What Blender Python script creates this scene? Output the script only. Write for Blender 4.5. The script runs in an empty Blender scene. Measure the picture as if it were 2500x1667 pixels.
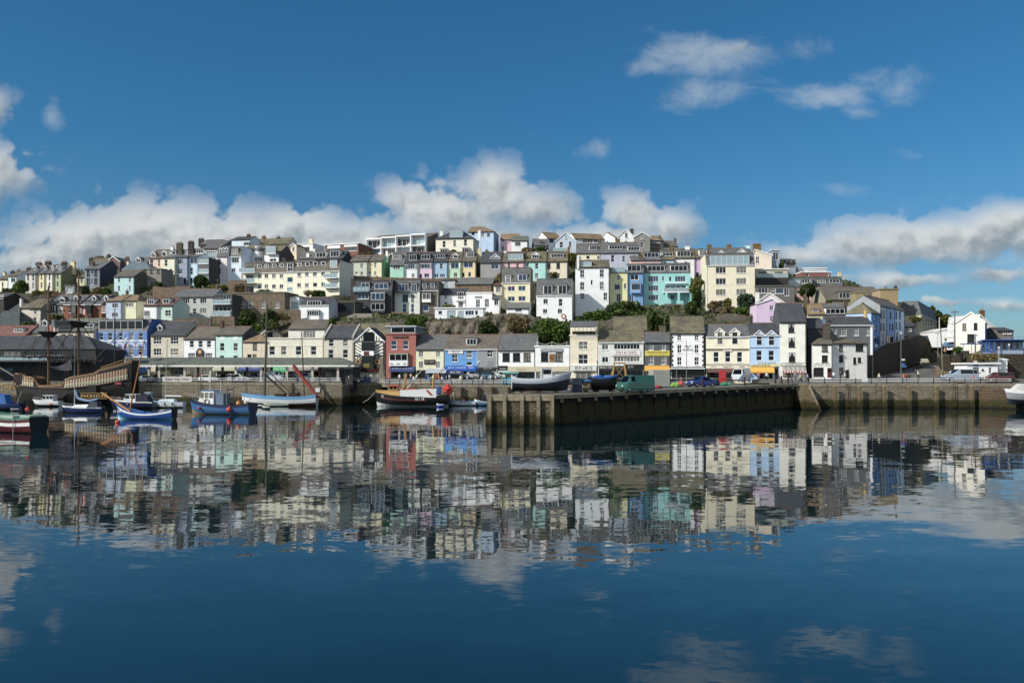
import bpy, math, random
from mathutils import Vector, Matrix
random.seed(7)
S = bpy.context.scene
COL = S.collection
F, CX, CY, EYE = 2083.3, 1250.0, 908.0, 7.5     # focal length, horizon and centre line in photo pixels; eye height
rad = math.radians

# ---------------------------------------------------------------- materials
def lin(h, sat=1.0):
    h = h.lstrip('#')
    o = []
    for i in (0, 2, 4):
        c = int(h[i:i+2], 16) / 255
        o.append(c / 12.92 if c <= .04045 else ((c + .055) / 1.055) ** 2.4)
    g = .3*o[0] + .59*o[1] + .11*o[2]
    return [g + (x - g)*sat for x in o]
_M = {}
class NT:
    def __init__(s, tree): s.t = tree; s.n = tree.nodes; s.l = tree.links
    def new(s, kind, **kw):
        n = s.n.new(kind)
        for k, v in kw.items(): setattr(n, k, v)
        return n
    def set(s, sock, v):
        if hasattr(v, 'is_linked') or isinstance(v, bpy.types.NodeSocket): s.l.new(v, sock)
        else: sock.default_value = v
    def math(s, op, a, b=0.0, c=None, clamp=False):
        n = s.new('ShaderNodeMath', operation=op, use_clamp=clamp)
        s.set(n.inputs[0], a); s.set(n.inputs[1], b)
        if c is not None: s.set(n.inputs[2], c)
        return n.outputs[0]
    def vmath(s, op, a, b=(0, 0, 0)):
        n = s.new('ShaderNodeVectorMath', operation=op)
        s.set(n.inputs[0], a); s.set(n.inputs[1], b)
        return n.outputs['Value' if op in ('LENGTH', 'DOT_PRODUCT') else 'Vector']
    def mix(s, fac, a, b, blend='MIX'):
        n = s.new('ShaderNodeMix', data_type='RGBA', blend_type=blend)
        s.set(n.inputs['Factor'], fac)
        for k, v in ((6, a), (7, b)):
            if isinstance(v, (list, tuple)): v = (*v[:3], 1)
            s.set(n.inputs[k], v)
        return n.outputs[2]
    def noise(s, vec, scale, detail=4, rough=.55, dist=0):
        n = s.new('ShaderNodeTexNoise')
        s.set(n.inputs['Vector'], vec); n.inputs['Scale'].default_value = scale
        n.inputs['Detail'].default_value = detail; n.inputs['Roughness'].default_value = rough
        n.inputs['Distortion'].default_value = dist
        return n
    def ramp(s, fac, lo, hi, a=0.0, b=1.0):
        n = s.new('ShaderNodeMapRange', interpolation_type='SMOOTHSTEP')
        s.set(n.inputs[0], fac)
        for i, v in enumerate((lo, hi, a, b)): n.inputs[i + 1].default_value = v
        return n.outputs[0]
    def bump(s, h, strength, dist):
        n = s.new('ShaderNodeBump')
        s.set(n.inputs['Height'], h); n.inputs['Strength'].default_value = strength; n.inputs['Distance'].default_value = dist
        return n.outputs[0]
    def mapping(s, vec, scale):
        n = s.new('ShaderNodeMapping'); s.set(n.inputs['Vector'], vec); n.inputs['Scale'].default_value = scale
        return n.outputs[0]
def newmat(key):
    m = bpy.data.materials.new(key); m.use_nodes = True
    nt = NT(m.node_tree); b = nt.n['Principled BSDF']
    return m, nt, b
def objco(nt):
    return nt.new('ShaderNodeTexCoord').outputs['Object']
def paint(h, rough=.75, dirt=.34, spec=.25):
    """weathered painted render / board"""
    k = ('paint', h, rough, dirt)
    if k in _M: return _M[k]
    m, nt, b = newmat('painted_' + h)
    co = objco(nt); c = [min(.84, x*1.2 + .01) for x in lin(h, .62)]
    oi = nt.new('ShaderNodeObjectInfo')
    sh = nt.new('ShaderNodeCombineXYZ'); nt.set(sh.inputs[0], nt.math('MULTIPLY', oi.outputs['Random'], 60)); 
    co = nt.vmath('ADD', co, sh.outputs[0])
    n1 = nt.noise(co, .5, 6, .65).outputs['Fac']
    n2 = nt.noise(nt.mapping(co, (2.2, 2.2, .22)), 1.0, 4, .6).outputs['Fac']
    d = nt.math('ADD', nt.ramp(n1, .42, .75, 0, 1), nt.ramp(n2, .5, .78, 0, .9))
    d = nt.math('MULTIPLY', d, dirt, clamp=True)
    dark = [c[0]*.55 + .012, c[1]*.53 + .010, c[2]*.48 + .006]
    nt.l.new(nt.mix(d, c, dark), b.inputs['Base Color'])
    b.inputs['Roughness'].default_value = rough; b.inputs['Specular IOR Level'].default_value = spec
    nt.l.new(nt.bump(nt.noise(co, 9, 3).outputs['Fac'], .25, .02), b.inputs['Normal'])
    _M[k] = m; return m
def flat(h, rough=.5, spec=.4, metal=0, emit=None):
    k = ('flat', h, rough, metal)
    if k in _M: return _M[k]
    m, nt, b = newmat('coat_' + h)
    c = [x*.92 for x in lin(h, .8)]; co = objco(nt)
    n1 = nt.noise(co, 1.7, 5, .6).outputs['Fac']
    nt.l.new(nt.mix(nt.ramp(n1, .45, .8, 0, .3), c, [x*.6 for x in c]), b.inputs['Base Color'])
    b.inputs['Roughness'].default_value = rough; b.inputs['Metallic'].default_value = metal
    b.inputs['Specular IOR Level'].default_value = spec
    _M[k] = m; return m
def roofmat(h, h2, amt=.5):
    k = ('roof', h, h2, amt)
    if k in _M: return _M[k]
    m, nt, b = newmat('slate_' + h)
    co = objco(nt)
    sp = nt.new('ShaderNodeSeparateXYZ'); nt.l.new(co, sp.inputs[0])
    cb = nt.new('ShaderNodeCombineXYZ'); nt.l.new(sp.outputs[0], cb.inputs[0])
    nt.l.new(nt.math('ADD', sp.outputs[1], sp.outputs[2]), cb.inputs[1])
    br = nt.new('ShaderNodeTexBrick'); nt.l.new(cb.outputs[0], br.inputs['Vector'])
    c, c2 = [x*1.12 for x in lin(h, .5)], [x*1.1 for x in lin(h2, .58)]
    br.inputs['Color1'].default_value = (*[x*1.25 for x in c], 1); br.inputs['Color2'].default_value = (*[x*.72 for x in c], 1)
    br.inputs['Mortar'].default_value = (*[x*.4 for x in c], 1)
    br.inputs['Scale'].default_value = 1; br.inputs['Brick Width'].default_value = .55; br.inputs['Row Height'].default_value = .4
    br.inputs['Mortar Size'].default_value = .03; br.inputs['Bias'].default_value = 0
    oi = nt.new('ShaderNodeObjectInfo')
    sh = nt.new('ShaderNodeCombineXYZ'); nt.set(sh.inputs[0], nt.math('MULTIPLY', oi.outputs['Random'], 90))
    co2 = nt.vmath('ADD', co, sh.outputs[0])
    n1 = nt.noise(co2, .35, 6, .7).outputs['Fac']; n2 = nt.noise(co2, 2.6, 5, .7).outputs['Fac']
    a = nt.math('MULTIPLY', nt.ramp(nt.math('ADD', nt.math('MULTIPLY', n1, .6), nt.math('MULTIPLY', n2, .4)), .40, .62), amt)
    col = nt.mix(a, br.outputs['Color'], c2)
    col = nt.mix(nt.ramp(nt.noise(co2, .9, 5, .7).outputs['Fac'], .48, .8, 0, .75), col, [x*.42 for x in c])
    nt.l.new(col, b.inputs['Base Color']); b.inputs['Roughness'].default_value = .72; b.inputs['Specular IOR Level'].default_value = .3
    nt.l.new(nt.bump(br.outputs['Fac'], .5, -.03), b.inputs['Normal'])
    _M[k] = m; return m
ROOF = {'slate': ('5b5e64', '787363', .4), 'dark': ('41454d', '55575a', .35), 'brown': ('61564b', '7d6f50', .55), 'moss': ('5c5439', '8d7c42', .62),
        'ochre': ('86642c', '9a7a38', .6), 'red': ('7a4333', '6a4a38', .5), 'terracotta': ('8a4c38', '7a4030', .4), 'teal': ('3e4d4c', '55605a', .4),
        'blue': ('54707f', '6b7d85', .4), 'white': ('d8d8d4', 'b5b5b0', .3), 'grey': ('6a6b68', '7d7a68', .5), 'green': ('5f6656', '757a60', .4)}
def R(name): return roofmat(*ROOF[name]) if name in ROOF else paint(name)
def stone(h, h2, sx=.9, sz=.35, mort='6a6358', bump=.8, moss=None):
    k = ('stone', h, h2, sx, sz, moss)
    if k in _M: return _M[k]
    m, nt, b = newmat('stone_' + h)
    co = objco(nt)
    sp = nt.new('ShaderNodeSeparateXYZ'); nt.l.new(co, sp.inputs[0])
    cb = nt.new('ShaderNodeCombineXYZ'); nt.l.new(nt.math('ADD', sp.outputs[0], sp.outputs[1]), cb.inputs[0]); nt.l.new(sp.outputs[2], cb.inputs[1])
    wv = nt.vmath('ADD', cb.outputs[0], nt.vmath('MULTIPLY', nt.vmath('SUBTRACT', nt.noise(co, 1.3, 3).outputs['Color'], (.5, .5, .5)), (.5, .22, 0)))
    br = nt.new('ShaderNodeTexBrick'); nt.l.new(wv, br.inputs['Vector'])
    br.inputs['Color1'].default_value = (*lin(h), 1); br.inputs['Color2'].default_value = (*lin(h2), 1); br.inputs['Mortar'].default_value = (*lin(mort), 1)
    br.inputs['Scale'].default_value = 1; br.inputs['Brick Width'].default_value = sx; br.inputs['Row Height'].default_value = sz
    br.inputs['Mortar Size'].default_value = .035; br.inputs['Mortar Smooth'].default_value = .4
    n1 = nt.noise(co, .5, 6, .7).outputs['Fac']; n2 = nt.noise(co, 3.5, 5, .7).outputs['Fac']
    col = nt.mix(nt.ramp(n2, .4, .75, 0, .65), br.outputs['Color'], [x*.42 for x in lin(h2)])
    col = nt.mix(nt.ramp(n1, .45, .75, 0, .6), col, [x*.5 for x in lin(h)])
    st = nt.noise(nt.mapping(co, (1.1, 1.1, .10)), 1.0, 5, .65).outputs['Fac']      # damp and rust runs
    col = nt.mix(nt.ramp(st, .5, .72, 0, .6), col, lin('3f352a')); col = nt.mix(nt.ramp(st, .36, .24, 0, .45), col, lin('a79f90'))
    if moss:   # tide band: weed and wet stone below a wavering height (object z = metres above water)
        zz = nt.math('ADD', sp.outputs[2], nt.math('MULTIPLY', nt.math('SUBTRACT', nt.noise(co, .6, 5, .7).outputs['Fac'], .5), 1.6))
        weed = nt.mix(nt.ramp(n2, .35, .7), lin('23220f'), lin('4a4628'))
        col = nt.mix(nt.ramp(zz, moss - .5, moss + .4, 1, 0), col, weed)
        col = nt.mix(nt.ramp(zz, .15, .7, .8, 0), col, lin('0d0f0b'))
    nt.l.new(col, b.inputs['Base Color']); b.inputs['Roughness'].default_value = .85; b.inputs['Specular IOR Level'].default_value = .25
    h_ = nt.math('ADD', nt.math('MULTIPLY', br.outputs['Fac'], -.5), n2)
    nt.l.new(nt.bump(h_, bump, .08), b.inputs['Normal'])
    _M[k] = m; return m
def glassmat(kind='window'):
    k = ('glass', kind)
    if k in _M: return _M[k]
    m, nt, b = newmat('glass_' + kind)
    oi = nt.new('ShaderNodeObjectInfo'); r = oi.outputs['Random']; co = objco(nt)
    if kind == 'window':
        cur = nt.ramp(r, .72, .8, 0, 1)
        n = nt.noise(nt.mapping(co, (5, 5, .4)), 1, 2).outputs['Fac']
        cc = nt.mix(nt.ramp(n, .35, .6), lin('9a958a'), lin('5d5a55'))
        nt.l.new(nt.mix(nt.math('MULTIPLY', cur, .75), lin('14181d'), cc), b.inputs['Base Color'])
    elif kind == 'blue': b.inputs['Base Color'].default_value = (*lin('2a3c50'), 1)
    elif kind == 'pale': b.inputs['Base Color'].default_value = (*lin('8fa3a8'), 1)
    else: b.inputs['Base Color'].default_value = (*lin('090a0c'), 1)
    b.inputs['Roughness'].default_value = .08; b.inputs['Specular IOR Level'].default_value = .5 if kind != 'dark' else .3
    nt.l.new(nt.bump(nt.noise(co, .9, 2).outputs['Fac'], .08, .05), b.inputs['Normal'])
    _M[k] = m; return m
def leafmat(h1, h2, h3):
    k = ('leaf', h1, h2, h3)
    if k in _M: return _M[k]
    m, nt, b = newmat('leaf_' + h1)
    g = nt.new('ShaderNodeNewGeometry'); r = g.outputs['Random Per Island']
    co = objco(nt); n = nt.noise(co, .55, 3).outputs['Fac']
    col = nt.mix(nt.ramp(nt.math('ADD', nt.math('MULTIPLY', r, .55), nt.math('MULTIPLY', n, .6)), .35, .8), lin(h1), lin(h2))
    col = nt.mix(nt.ramp(r, .86, .95), col, lin(h3))
    nt.l.new(col, b.inputs['Base Color']); b.inputs['Roughness'].default_value = .6; b.inputs['Specular IOR Level'].default_value = .25
    tr = nt.new('ShaderNodeBsdfTranslucent'); nt.l.new(nt.mix(.4, col, lin(h3)), tr.inputs['Color'])
    mx = nt.new('ShaderNodeMixShader'); mx.inputs[0].default_value = .22
    nt.l.new(b.outputs[0], mx.inputs[1]); nt.l.new(tr.outputs[0], mx.inputs[2])
    nt.l.new(mx.outputs[0], nt.n['Material Output'].inputs['Surface'])
    _M[k] = m; return m

# ---------------------------------------------------------------- mesh helpers
class MB:
    """collects faces (each with a material slot) and links them as one mesh object"""
    def __init__(s): s.v = []; s.f = []; s.m = []
    def face(s, pts, m=0):
        i = len(s.v); s.v += [tuple(p) for p in pts]; s.f.append(tuple(range(i, i + len(pts)))); s.m.append(m)
    def box(s, x0, x1, y0, y1, z0, z1, m=0):
        i = len(s.v)
        s.v += [(x0,y0,z0),(x1,y0,z0),(x1,y1,z0),(x0,y1,z0),(x0,y0,z1),(x1,y0,z1),(x1,y1,z1),(x0,y1,z1)]
        for q in ((0,3,2,1),(4,5,6,7),(0,1,5,4),(1,2,6,5),(2,3,7,6),(3,0,4,7)):
            s.f.append(tuple(i + k for k in q)); s.m.append(m)
    def hexa(s, b4, t4, m=0):
        i = len(s.v); s.v += [tuple(p) for p in b4] + [tuple(p) for p in t4]
        for q in ((0,3,2,1),(4,5,6,7),(0,1,5,4),(1,2,6,5),(2,3,7,6),(3,0,4,7)):
            s.f.append(tuple(i + k for k in q)); s.m.append(m)
    def slab(s, pts, d, m=0):
        """polygon extruded by vector d"""
        d = Vector(d); a = [Vector(p) for p in pts]; b = [p + d for p in a]
        s.face(a[::-1], m); s.face(b, m)
        for k in range(len(a)):
            j = (k + 1) % len(a); s.face((a[k], a[j], b[j], b[k]), m)
    def tube(s, p0, p1, r0, r1=None, n=6, m=0, caps=True):
        r1 = r0 if r1 is None else r1
        p0, p1 = Vector(p0), Vector(p1); ax = (p1 - p0).normalized()
        a = ax.orthogonal().normalized(); b = ax.cross(a)
        i = len(s.v)
        for p, r in ((p0, r0), (p1, r1)):
            for k in range(n):
                t = 2 * math.pi * k / n; s.v.append(tuple(p + (a * math.cos(t) + b * math.sin(t)) * r))
        for k in range(n):
            j = (k + 1) % n; s.f.append((i + k, i + j, i + n + j, i + n + k)); s.m.append(m)
        if caps:
            s.f.append(tuple(i + k for k in range(n))[::-1]); s.m.append(m)
            s.f.append(tuple(i + n + k for k in range(n))); s.m.append(m)
    def path(s, pts, r, n=5, m=0):
        for a, b in zip(pts, pts[1:]): s.tube(a, b, r, r, n, m)
    def ball(s, c, r, n=8, m=0, sc=(1, 1, 1)):
        i = len(s.v); h = n // 2
        for a in range(h + 1):
            t = math.pi * a / h
            for b in range(n):
                p = 2 * math.pi * b / n
                s.v.append((c[0] + r*sc[0]*math.sin(t)*math.cos(p), c[1] + r*sc[1]*math.sin(t)*math.sin(p), c[2] + r*sc[2]*math.cos(t)))
        for a in range(h):
            for b in range(n):
                j = (b + 1) % n
                s.f.append((i + a*n + b, i + (a+1)*n + b, i + (a+1)*n + j, i + a*n + j)); s.m.append(m)
    def loft(s, secs, m=0, close=False, rows=None):
        """list of equal-length point rows joined by quads; rows = slot for each strip"""
        i = len(s.v); n = len(secs[0])
        for r in secs: s.v += [tuple(p) for p in r]
        for a in range(len(secs) - 1):
            for b in range(n if close else n - 1):
                j = (b + 1) % n
                s.f.append((i + a*n + b, i + a*n + j, i + (a+1)*n + j, i + (a+1)*n + b)); s.m.append(rows[b] if rows else m)
    def build(s, name, mats, parent=None, label=None, smooth=False):
        me = bpy.data.meshes.new(name); me.from_pydata(s.v, [], s.f)
        if not isinstance(mats, (list, tuple)): mats = [mats]
        for x in mats: me.materials.append(x)
        me.polygons.foreach_set('material_index', s.m)
        if smooth: me.polygons.foreach_set('use_smooth', [True] * len(s.f))
        me.update()
        o = bpy.data.objects.new(name, me); COL.objects.link(o)
        if parent: o.parent = parent
        if label: o['label'] = label
        return o
def tag(o, label, cat, group=None, kind=None):
    if label: o['label'] = label
    if cat: o['category'] = cat
    if group: o['group'] = group
    if kind: o['kind'] = kind
    return o
def empty(name, loc, label, cat, group=None, rz=0.0):
    o = bpy.data.objects.new(name, None); COL.objects.link(o)
    o.location = loc; o.rotation_euler = (0, 0, rz); o.empty_display_size = .5
    return tag(o, label, cat, group)
def kids(o): return [c for c in o.children]
def copy_tree(o, parent=None):
    ch = kids(o); c = o.copy(); COL.objects.link(c)
    if parent: c.parent = parent
    for k in ch: copy_tree(k, c)
    return c
def at(px, py, d):
    """the point that stands at distance d along the view through photo pixel px, py"""
    return Vector(((px - CX) / F * d, d, EYE + (CY - py) / F * d))
def ground(px, py, z):
    d = (EYE - z) * F / (py - CY)
    return Vector(((px - CX) / F * d, d, z))
TEXTS = []
def text(parent, s, c, w, h, mat, name='lettering', rot=(90, 0, 0)):
    cu = bpy.data.curves.new(name, 'FONT'); cu.body = s; cu.align_x = 'CENTER'; cu.align_y = 'CENTER'
    cu.size = 1; cu.extrude = .01; cu.resolution_u = 2
    cu.materials.append(mat)
    o = bpy.data.objects.new(name, cu); COL.objects.link(o); o.parent = parent
    o.location = c; o.rotation_euler = [rad(a) for a in rot]
    TEXTS.append((o, w, h)); return o
WHITE = paint('e9e9e6', .55, .12); OFFW = paint('d9d5c8', .6, .2); BLACKP = flat('17181a', .5); DARKM = flat('2a2c2e', .5)
GALV = flat('9a9d9e', .45, metal=.3); WOOD = flat('6a4a2c', .7); DKWOOD = flat('33261b', .8)
# ---------------------------------------------------------------- houses
TX, TY = 0.0, 0.0
def tile(x, y):
    global TX, TY
    TX, TY = x, y
def X(c): return TX + c / 5.6
def Y(c): return TY + c / 5.6
def D1(px):  # distance of the quayside house fronts
    K = [(-200, 229), (0, 226), (650, 213), (1000, 204), (1500, 194), (2000, 187), (2600, 183)]
    for (a, p), (b, q) in zip(K, K[1:]):
        if px <= b: return p + (q - p) * (px - a) / (b - a)
    return K[-1][1]
TERR = []      # (x, y, z) points the hillside passes through
def w(xs, ys, ww, hh, g=12, k='w'):
    """window rows: left edges xs, tops ys, size, g = 10*columns + rows of panes"""
    xs = xs if isinstance(xs, (list, tuple)) else [xs]; ys = ys if isinstance(ys, (list, tuple)) else [ys]
    return [(x, y, x + ww, y + hh, g, k) for y in ys for x in xs]
class House: pass
FR = {'w': ('f0f0ee', 'window'), 'd': ('2b2522', 'window'), 'b': ('3a2b22', 'window'), 'k': ('e4e4e2', 'dark'), 's': ('e8e8e6', 'blue'), 'p': ('ecece8', 'pale'), 'g': ('6d747a', 'window')}
def pane_frame(parent, u0, u1, z0, z1, v, g, k, sill=True, wname='window'):
    nx, nz = g // 10, g % 10
    if k[0] == 'D':     # a door leaf
        col = {'r': '5a2a22', 'n': '4a3626', 'w': 'dcdcd8', 'b': '2b3340', 'k': '1d1e20'}[k[1]]
        b = MB(); b.box(u0 + .02, u1 - .02, v - .05, v + .02, z0, z1 - .02)
        pw = (u1 - u0)
        b.box(u0 + pw*.2, u1 - pw*.2, v - .07, v - .05, z0 + (z1 - z0)*.55, z1 - (z1 - z0)*.12, 1); b.box(u0 + pw*.2, u1 - pw*.2, v - .065, v - .05, z0 + .2, z0 + (z1 - z0)*.42)
        return b.build('door', [flat(col), glassmat('dark')], parent)
    fc, gk = FR[k]
    b = MB(); b.face([(u0, v, z0), (u1, v, z0), (u1, v, z1), (u0, v, z1)])
    o = b.build(wname, glassmat(gk), parent)
    f = MB(); t = min(.085, (u1 - u0) * .12); y0, y1 = v - .06, v - .004
    f.box(u0, u0 + t, y0, y1, z0, z1); f.box(u1 - t, u1, y0, y1, z0, z1)
    f.box(u0 + t, u1 - t, y0, y1, z1 - t, z1); f.box(u0 + t, u1 - t, y0, y1, z0, z0 + t)
    bt = .05 if (nx > 2 and nz > 2) else .07
    for i in range(1, nx):
        c = u0 + (u1 - u0) * i / nx; f.box(c - bt/2, c + bt/2, y0 + .012, y1, z0 + t, z1 - t)
    for i in range(1, nz):
        c = z0 + (z1 - z0) * i / nz; bb = .09 if (i == nz // 2 and nz % 2 == 0) else bt
        f.box(u0 + t, u1 - t, y0 + .02, y1, c - bb/2, c + bb/2)
    if sill: f.box(u0 - .08, u1 + .08, v - .26, v - .06, z0 - .1, z0 - .004)
    f.build('window_frame', paint(fc, .5, .1), o)
    return o
def H(label, x0, x1, yb, ye, yr, wall, roof, D, yaw=-8, deep=9, rt='g', wins=(), dorm=(), ch=(), side=None, name='house', cat='house',
      down=2.5, trim=(), pipe=True, gut='d', group=None, mv=1.3, wm=None, ri=.5, ov=.2, noterr=False, gable=()):
    h = House(); px0, px1 = X(x0), X(x1); pm = (px0 + px1) / 2
    if D is None: D = D1(pm)
    yw = rad(yaw); ux, uy = math.cos(yw), math.sin(yw)
    tm = (pm - CX) / F; Mx, My = tm * D, D
    def along(px):
        t = (px - CX) / F; return (t * My - Mx) / (ux - t * uy)
    s0, s1 = along(px0), along(px1); W = s1 - s0
    zm = lambda py, d: EYE + (CY - py) / F * d
    zb = zm(Y(yb), D); ze = zm(Y(ye), D) - zb
    e = empty(name, (Mx + s0 * ux, My + s0 * uy, zb), label, cat, group, yw)
    h.e, h.W, h.zb, h.ze, h.D, h.deep = e, W, zb, ze, D, deep
    ex, ey = Mx + s0 * ux, My + s0 * uy
    def ray(px, v=0.0):       # (u along the front, distance) where the view through px meets the plane v behind the front
        t = (px - CX) / F; q = 1 / (-t * uy + ux); s = (v - ex * uy + ey * ux) * q
        return (t * s - ex) * ux + (s - ey) * uy, s
    def U(cx, v=0.0): return ray(X(cx), v)[0]
    def Z(cy, cx=None, v=0.0): return zm(Y(cy), ray(pm if cx is None else X(cx), v)[1]) - zb
    h.ray = ray
    h.U, h.Z = U, Z
    if rt in ('g', 'h', 'hl', 'hr'):
        zr = Z(yr, None, deep / 2) if yr is not None else ze + deep * .35
    elif rt in ('l',): zr = Z(yr, None, deep)
    elif rt == 'm' or rt == 'M': zr = Z(yr, None, mv)
    elif rt == 'n': zr = ze + .3
    else: zr = Z(yr)
    if rt in ('g', 'h', 'hl', 'hr', 'l'): zr = min(max(zr, ze + .5), ze + deep * .62)
    h.zr = zr
    # ---- wall with real openings
    ws = []
    for (a, b, c, d, g, k) in wins:
        u0, u1 = U(a), U(c); z0, z1 = Z(d, (a + c) / 2), Z(b, (a + c) / 2)
        ws.append((u0, u1, z0, z1, g, k))
    cut = [q for q in ws if q[2] > -.2 and q[3] < ze - .02 and q[0] > .05 and q[1] < W - .05]
    wb = MB(); zd = -down
    us = sorted({0, W, *[round(q[0], 3) for q in cut], *[round(q[1], 3) for q in cut]})
    zs = sorted({zd, ze, *[round(max(q[2], zd), 3) for q in cut], *[round(q[3], 3) for q in cut]})
    for a, b in zip(us, us[1:]):
        for c, d in zip(zs, zs[1:]):
            mu, mz = (a + b) / 2, (c + d) / 2
            if any(q[0] - .001 < mu < q[1] + .001 and q[2] - .001 < mz < q[3] + .001 for q in cut): continue
            wb.face([(a, 0, c), (b, 0, c), (b, 0, d), (a, 0, d)])
    RV = .16
    for q in cut:
        a, b, c, d = q[:4]
        for pts in (((a,0,c),(a,RV,c),(a,RV,d),(a,0,d)), ((b,0,c),(b,0,d),(b,RV,d),(b,RV,c)), ((a,0,d),(a,RV,d),(b,RV,d),(b,0,d)), ((a,0,c),(b,0,c),(b,RV,c),(a,RV,c))): wb.face(pts)
    sm = 1
    if rt == 'g' or (rt == 'hl') or (rt == 'hr'):
        L = [(0,0,zd),(0,0,ze),(0,deep/2,zr),(0,deep,ze),(0,deep,zd)] if rt != 'hl' else [(0,0,zd),(0,0,ze),(0,deep,ze),(0,deep,zd)]
        Rr = [(W,0,zd),(W,deep,zd),(W,deep,ze),(W,deep/2,zr),(W,0,ze)] if rt != 'hr' else [(W,0,zd),(W,deep,zd),(W,deep,ze),(W,0,ze)]
        wb.face(L[::-1] if False else L, sm); wb.face(Rr, sm)
    elif rt == 'l':
        wb.face([(0,0,zd),(0,0,ze),(0,deep,zr),(0,deep,zd)], sm); wb.face([(W,0,zd),(W,deep,zd),(W,deep,zr),(W,0,ze)], sm)
    elif rt == 'm':
        wb.face([(0,0,zd),(0,0,ze),(0,mv,zr-.05),(0,deep,zr-.05),(0,deep,zd)], sm); wb.face([(W,0,zd),(W,deep,zd),(W,deep,zr-.05),(W,mv,zr-.05),(W,0,ze)], sm)
    elif rt == 'f':
        wb.face([(0,0,ze),(W,0,ze),(W*ri,0,zr)]); wb.face([(0,deep,ze),(W*ri,deep,zr),(W,deep,ze)], sm)
        wb.face([(0,0,zd),(0,0,ze),(0,deep,ze),(0,deep,zd)], sm); wb.face([(W,0,zd),(W,deep,zd),(W,deep,ze),(W,0,ze)], sm)
    else:
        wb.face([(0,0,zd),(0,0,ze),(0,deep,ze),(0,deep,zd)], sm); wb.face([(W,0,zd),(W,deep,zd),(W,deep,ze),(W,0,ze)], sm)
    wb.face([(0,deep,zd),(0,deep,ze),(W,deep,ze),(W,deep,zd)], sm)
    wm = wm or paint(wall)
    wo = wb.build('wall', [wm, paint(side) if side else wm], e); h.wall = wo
    h.wins = []
    for q in ws:
        inn = q in cut
        h.wins.append(pane_frame(e, q[0], q[1], q[2], q[3], RV - .02 if inn else -.03, q[4], q[5], sill=q[5][0] != 'D'))
    # ---- roof
    rb = MB(); o = ov; t = .14
    def sl(pts): rb.slab(pts, (0, 0, t))
    if rt in ('g', 'h', 'hl', 'hr'):
        k = (zr - ze) / (deep / 2); il = deep/2*.9 if rt in ('h', 'hl') else 0; ir = deep/2*.9 if rt in ('h', 'hr') else 0
        il = min(il, W*.45); ir = min(ir, W*.45); ol = o if il else .06; orr = o if ir else .06
        h.slope = k
        sl([(-ol,-o,ze-o*k),(W+orr,-o,ze-o*k),(W-ir+(0 if ir else .06),deep/2,zr),(il-(0 if il else .06),deep/2,zr)])
        sl([(W+orr,deep+o,ze-o*k),(-ol,deep+o,ze-o*k),(il-(0 if il else .06),deep/2,zr),(W-ir+(0 if ir else .06),deep/2,zr)])
        if il: sl([(-o,deep+o,ze-o*k),(-o,-o,ze-o*k),(il,deep/2,zr)])
        if ir: sl([(W+o,-o,ze-o*k),(W+o,deep+o,ze-o*k),(W-ir,deep/2,zr)])
        rb.box(il, W - ir, deep/2 - .14, deep/2 + .14, zr + .06, zr + .24, 1)
    elif rt == 'l':
        k = (zr - ze) / deep; h.slope = k
        sl([(-o,-o,ze-o*k),(W+o,-o,ze-o*k),(W+o,deep+o,zr+o*k),(-o,deep+o,zr+o*k)])
    elif rt == 'f':
        h.slope = 1
        for a, s in ((0, -1), (W, 1)):
            k = (zr - ze) / (abs(a - W*ri)); ea = a + s*o
            pts = [(ea,-o,ze-o*k),(W*ri,-o,zr),(W*ri,deep,zr),(ea,deep,ze-o*k)]
            sl(pts if s < 0 else pts[::-1])
            # barge board
            rb.hexa([(ea,-o-.05,ze-o*k-.16),(W*ri,-o-.05,zr-.16),(W*ri,-o-.002,zr-.16),(ea,-o-.002,ze-o*k-.16)], [(ea,-o-.05,ze-o*k+t),(W*ri,-o-.05,zr+t),(W*ri,-o-.002,zr+t),(ea,-o-.002,ze-o*k+t)], 2)
    elif rt == 'm':
        h.slope = (zr - ze) / mv
        sl2 = [(-.05,-.12,ze),(W+.05,-.12,ze),(W+.05,mv,zr),(-.05,mv,zr)]
        rb.slab(sl2, (0, .1, .08)); rb.box(-.08, W+.08, mv-.1, deep+.1, zr, zr+.16)
    elif rt == 'M':
        h.slope = (zr - ze) / mv; q = mv
        b4 = [(-.15,-.15,ze),(W+.15,-.15,ze),(W+.15,deep+.15,ze),(-.15,deep+.15,ze)]; t4 = [(q*.8,q,zr),(W-q*.8,q,zr),(W-q*.8,deep-q,zr),(q*.8,deep-q,zr)]
        rb.hexa(b4, t4); rb.box(q*.8-.05, W-q*.8+.05, q-.05, deep-q+.05, zr+.003, zr+.14, 1)
    elif rt == 'n':
        h.slope = 1; rb.box(-o, W+o, -o, deep+o, ze + .003, ze+.3)
    ridge = paint('7a5243') if roof in ('slate', 'brown', 'dark') else R(roof)
    ro = rb.build('roof', [R(roof), ridge, WHITE], e); h.roof = ro
    if gut and rt in ('g', 'h', 'hl', 'hr', 'm', 'M', 'l'):
        gb = MB(); kk = h.slope if rt not in ('m', 'M') else 0
        zg = ze - (o * kk if rt not in ('m', 'M') else 0); yo = -o if rt not in ('m', 'M') else -.16
        gb.box(-.04, W + .04, yo - .13, yo - .004, zg - .1, zg + .06)
        if rt not in ('m', 'M'): gb.box(-.02, W + .02, yo + .0, -.003, zg - .16, zg - .1)
        gb.build('gutter', WHITE if gut == 'w' else DARKM, e)
        if pipe and W > 3:
            p = MB(); uu = W - .14 if pipe != 'l' else .14
            p.tube((uu, -.09, zd), (uu, -.09, zg - .02), .055, n=5); p.build('downpipe', WHITE if gut == 'w' else DARKM, e)
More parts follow.
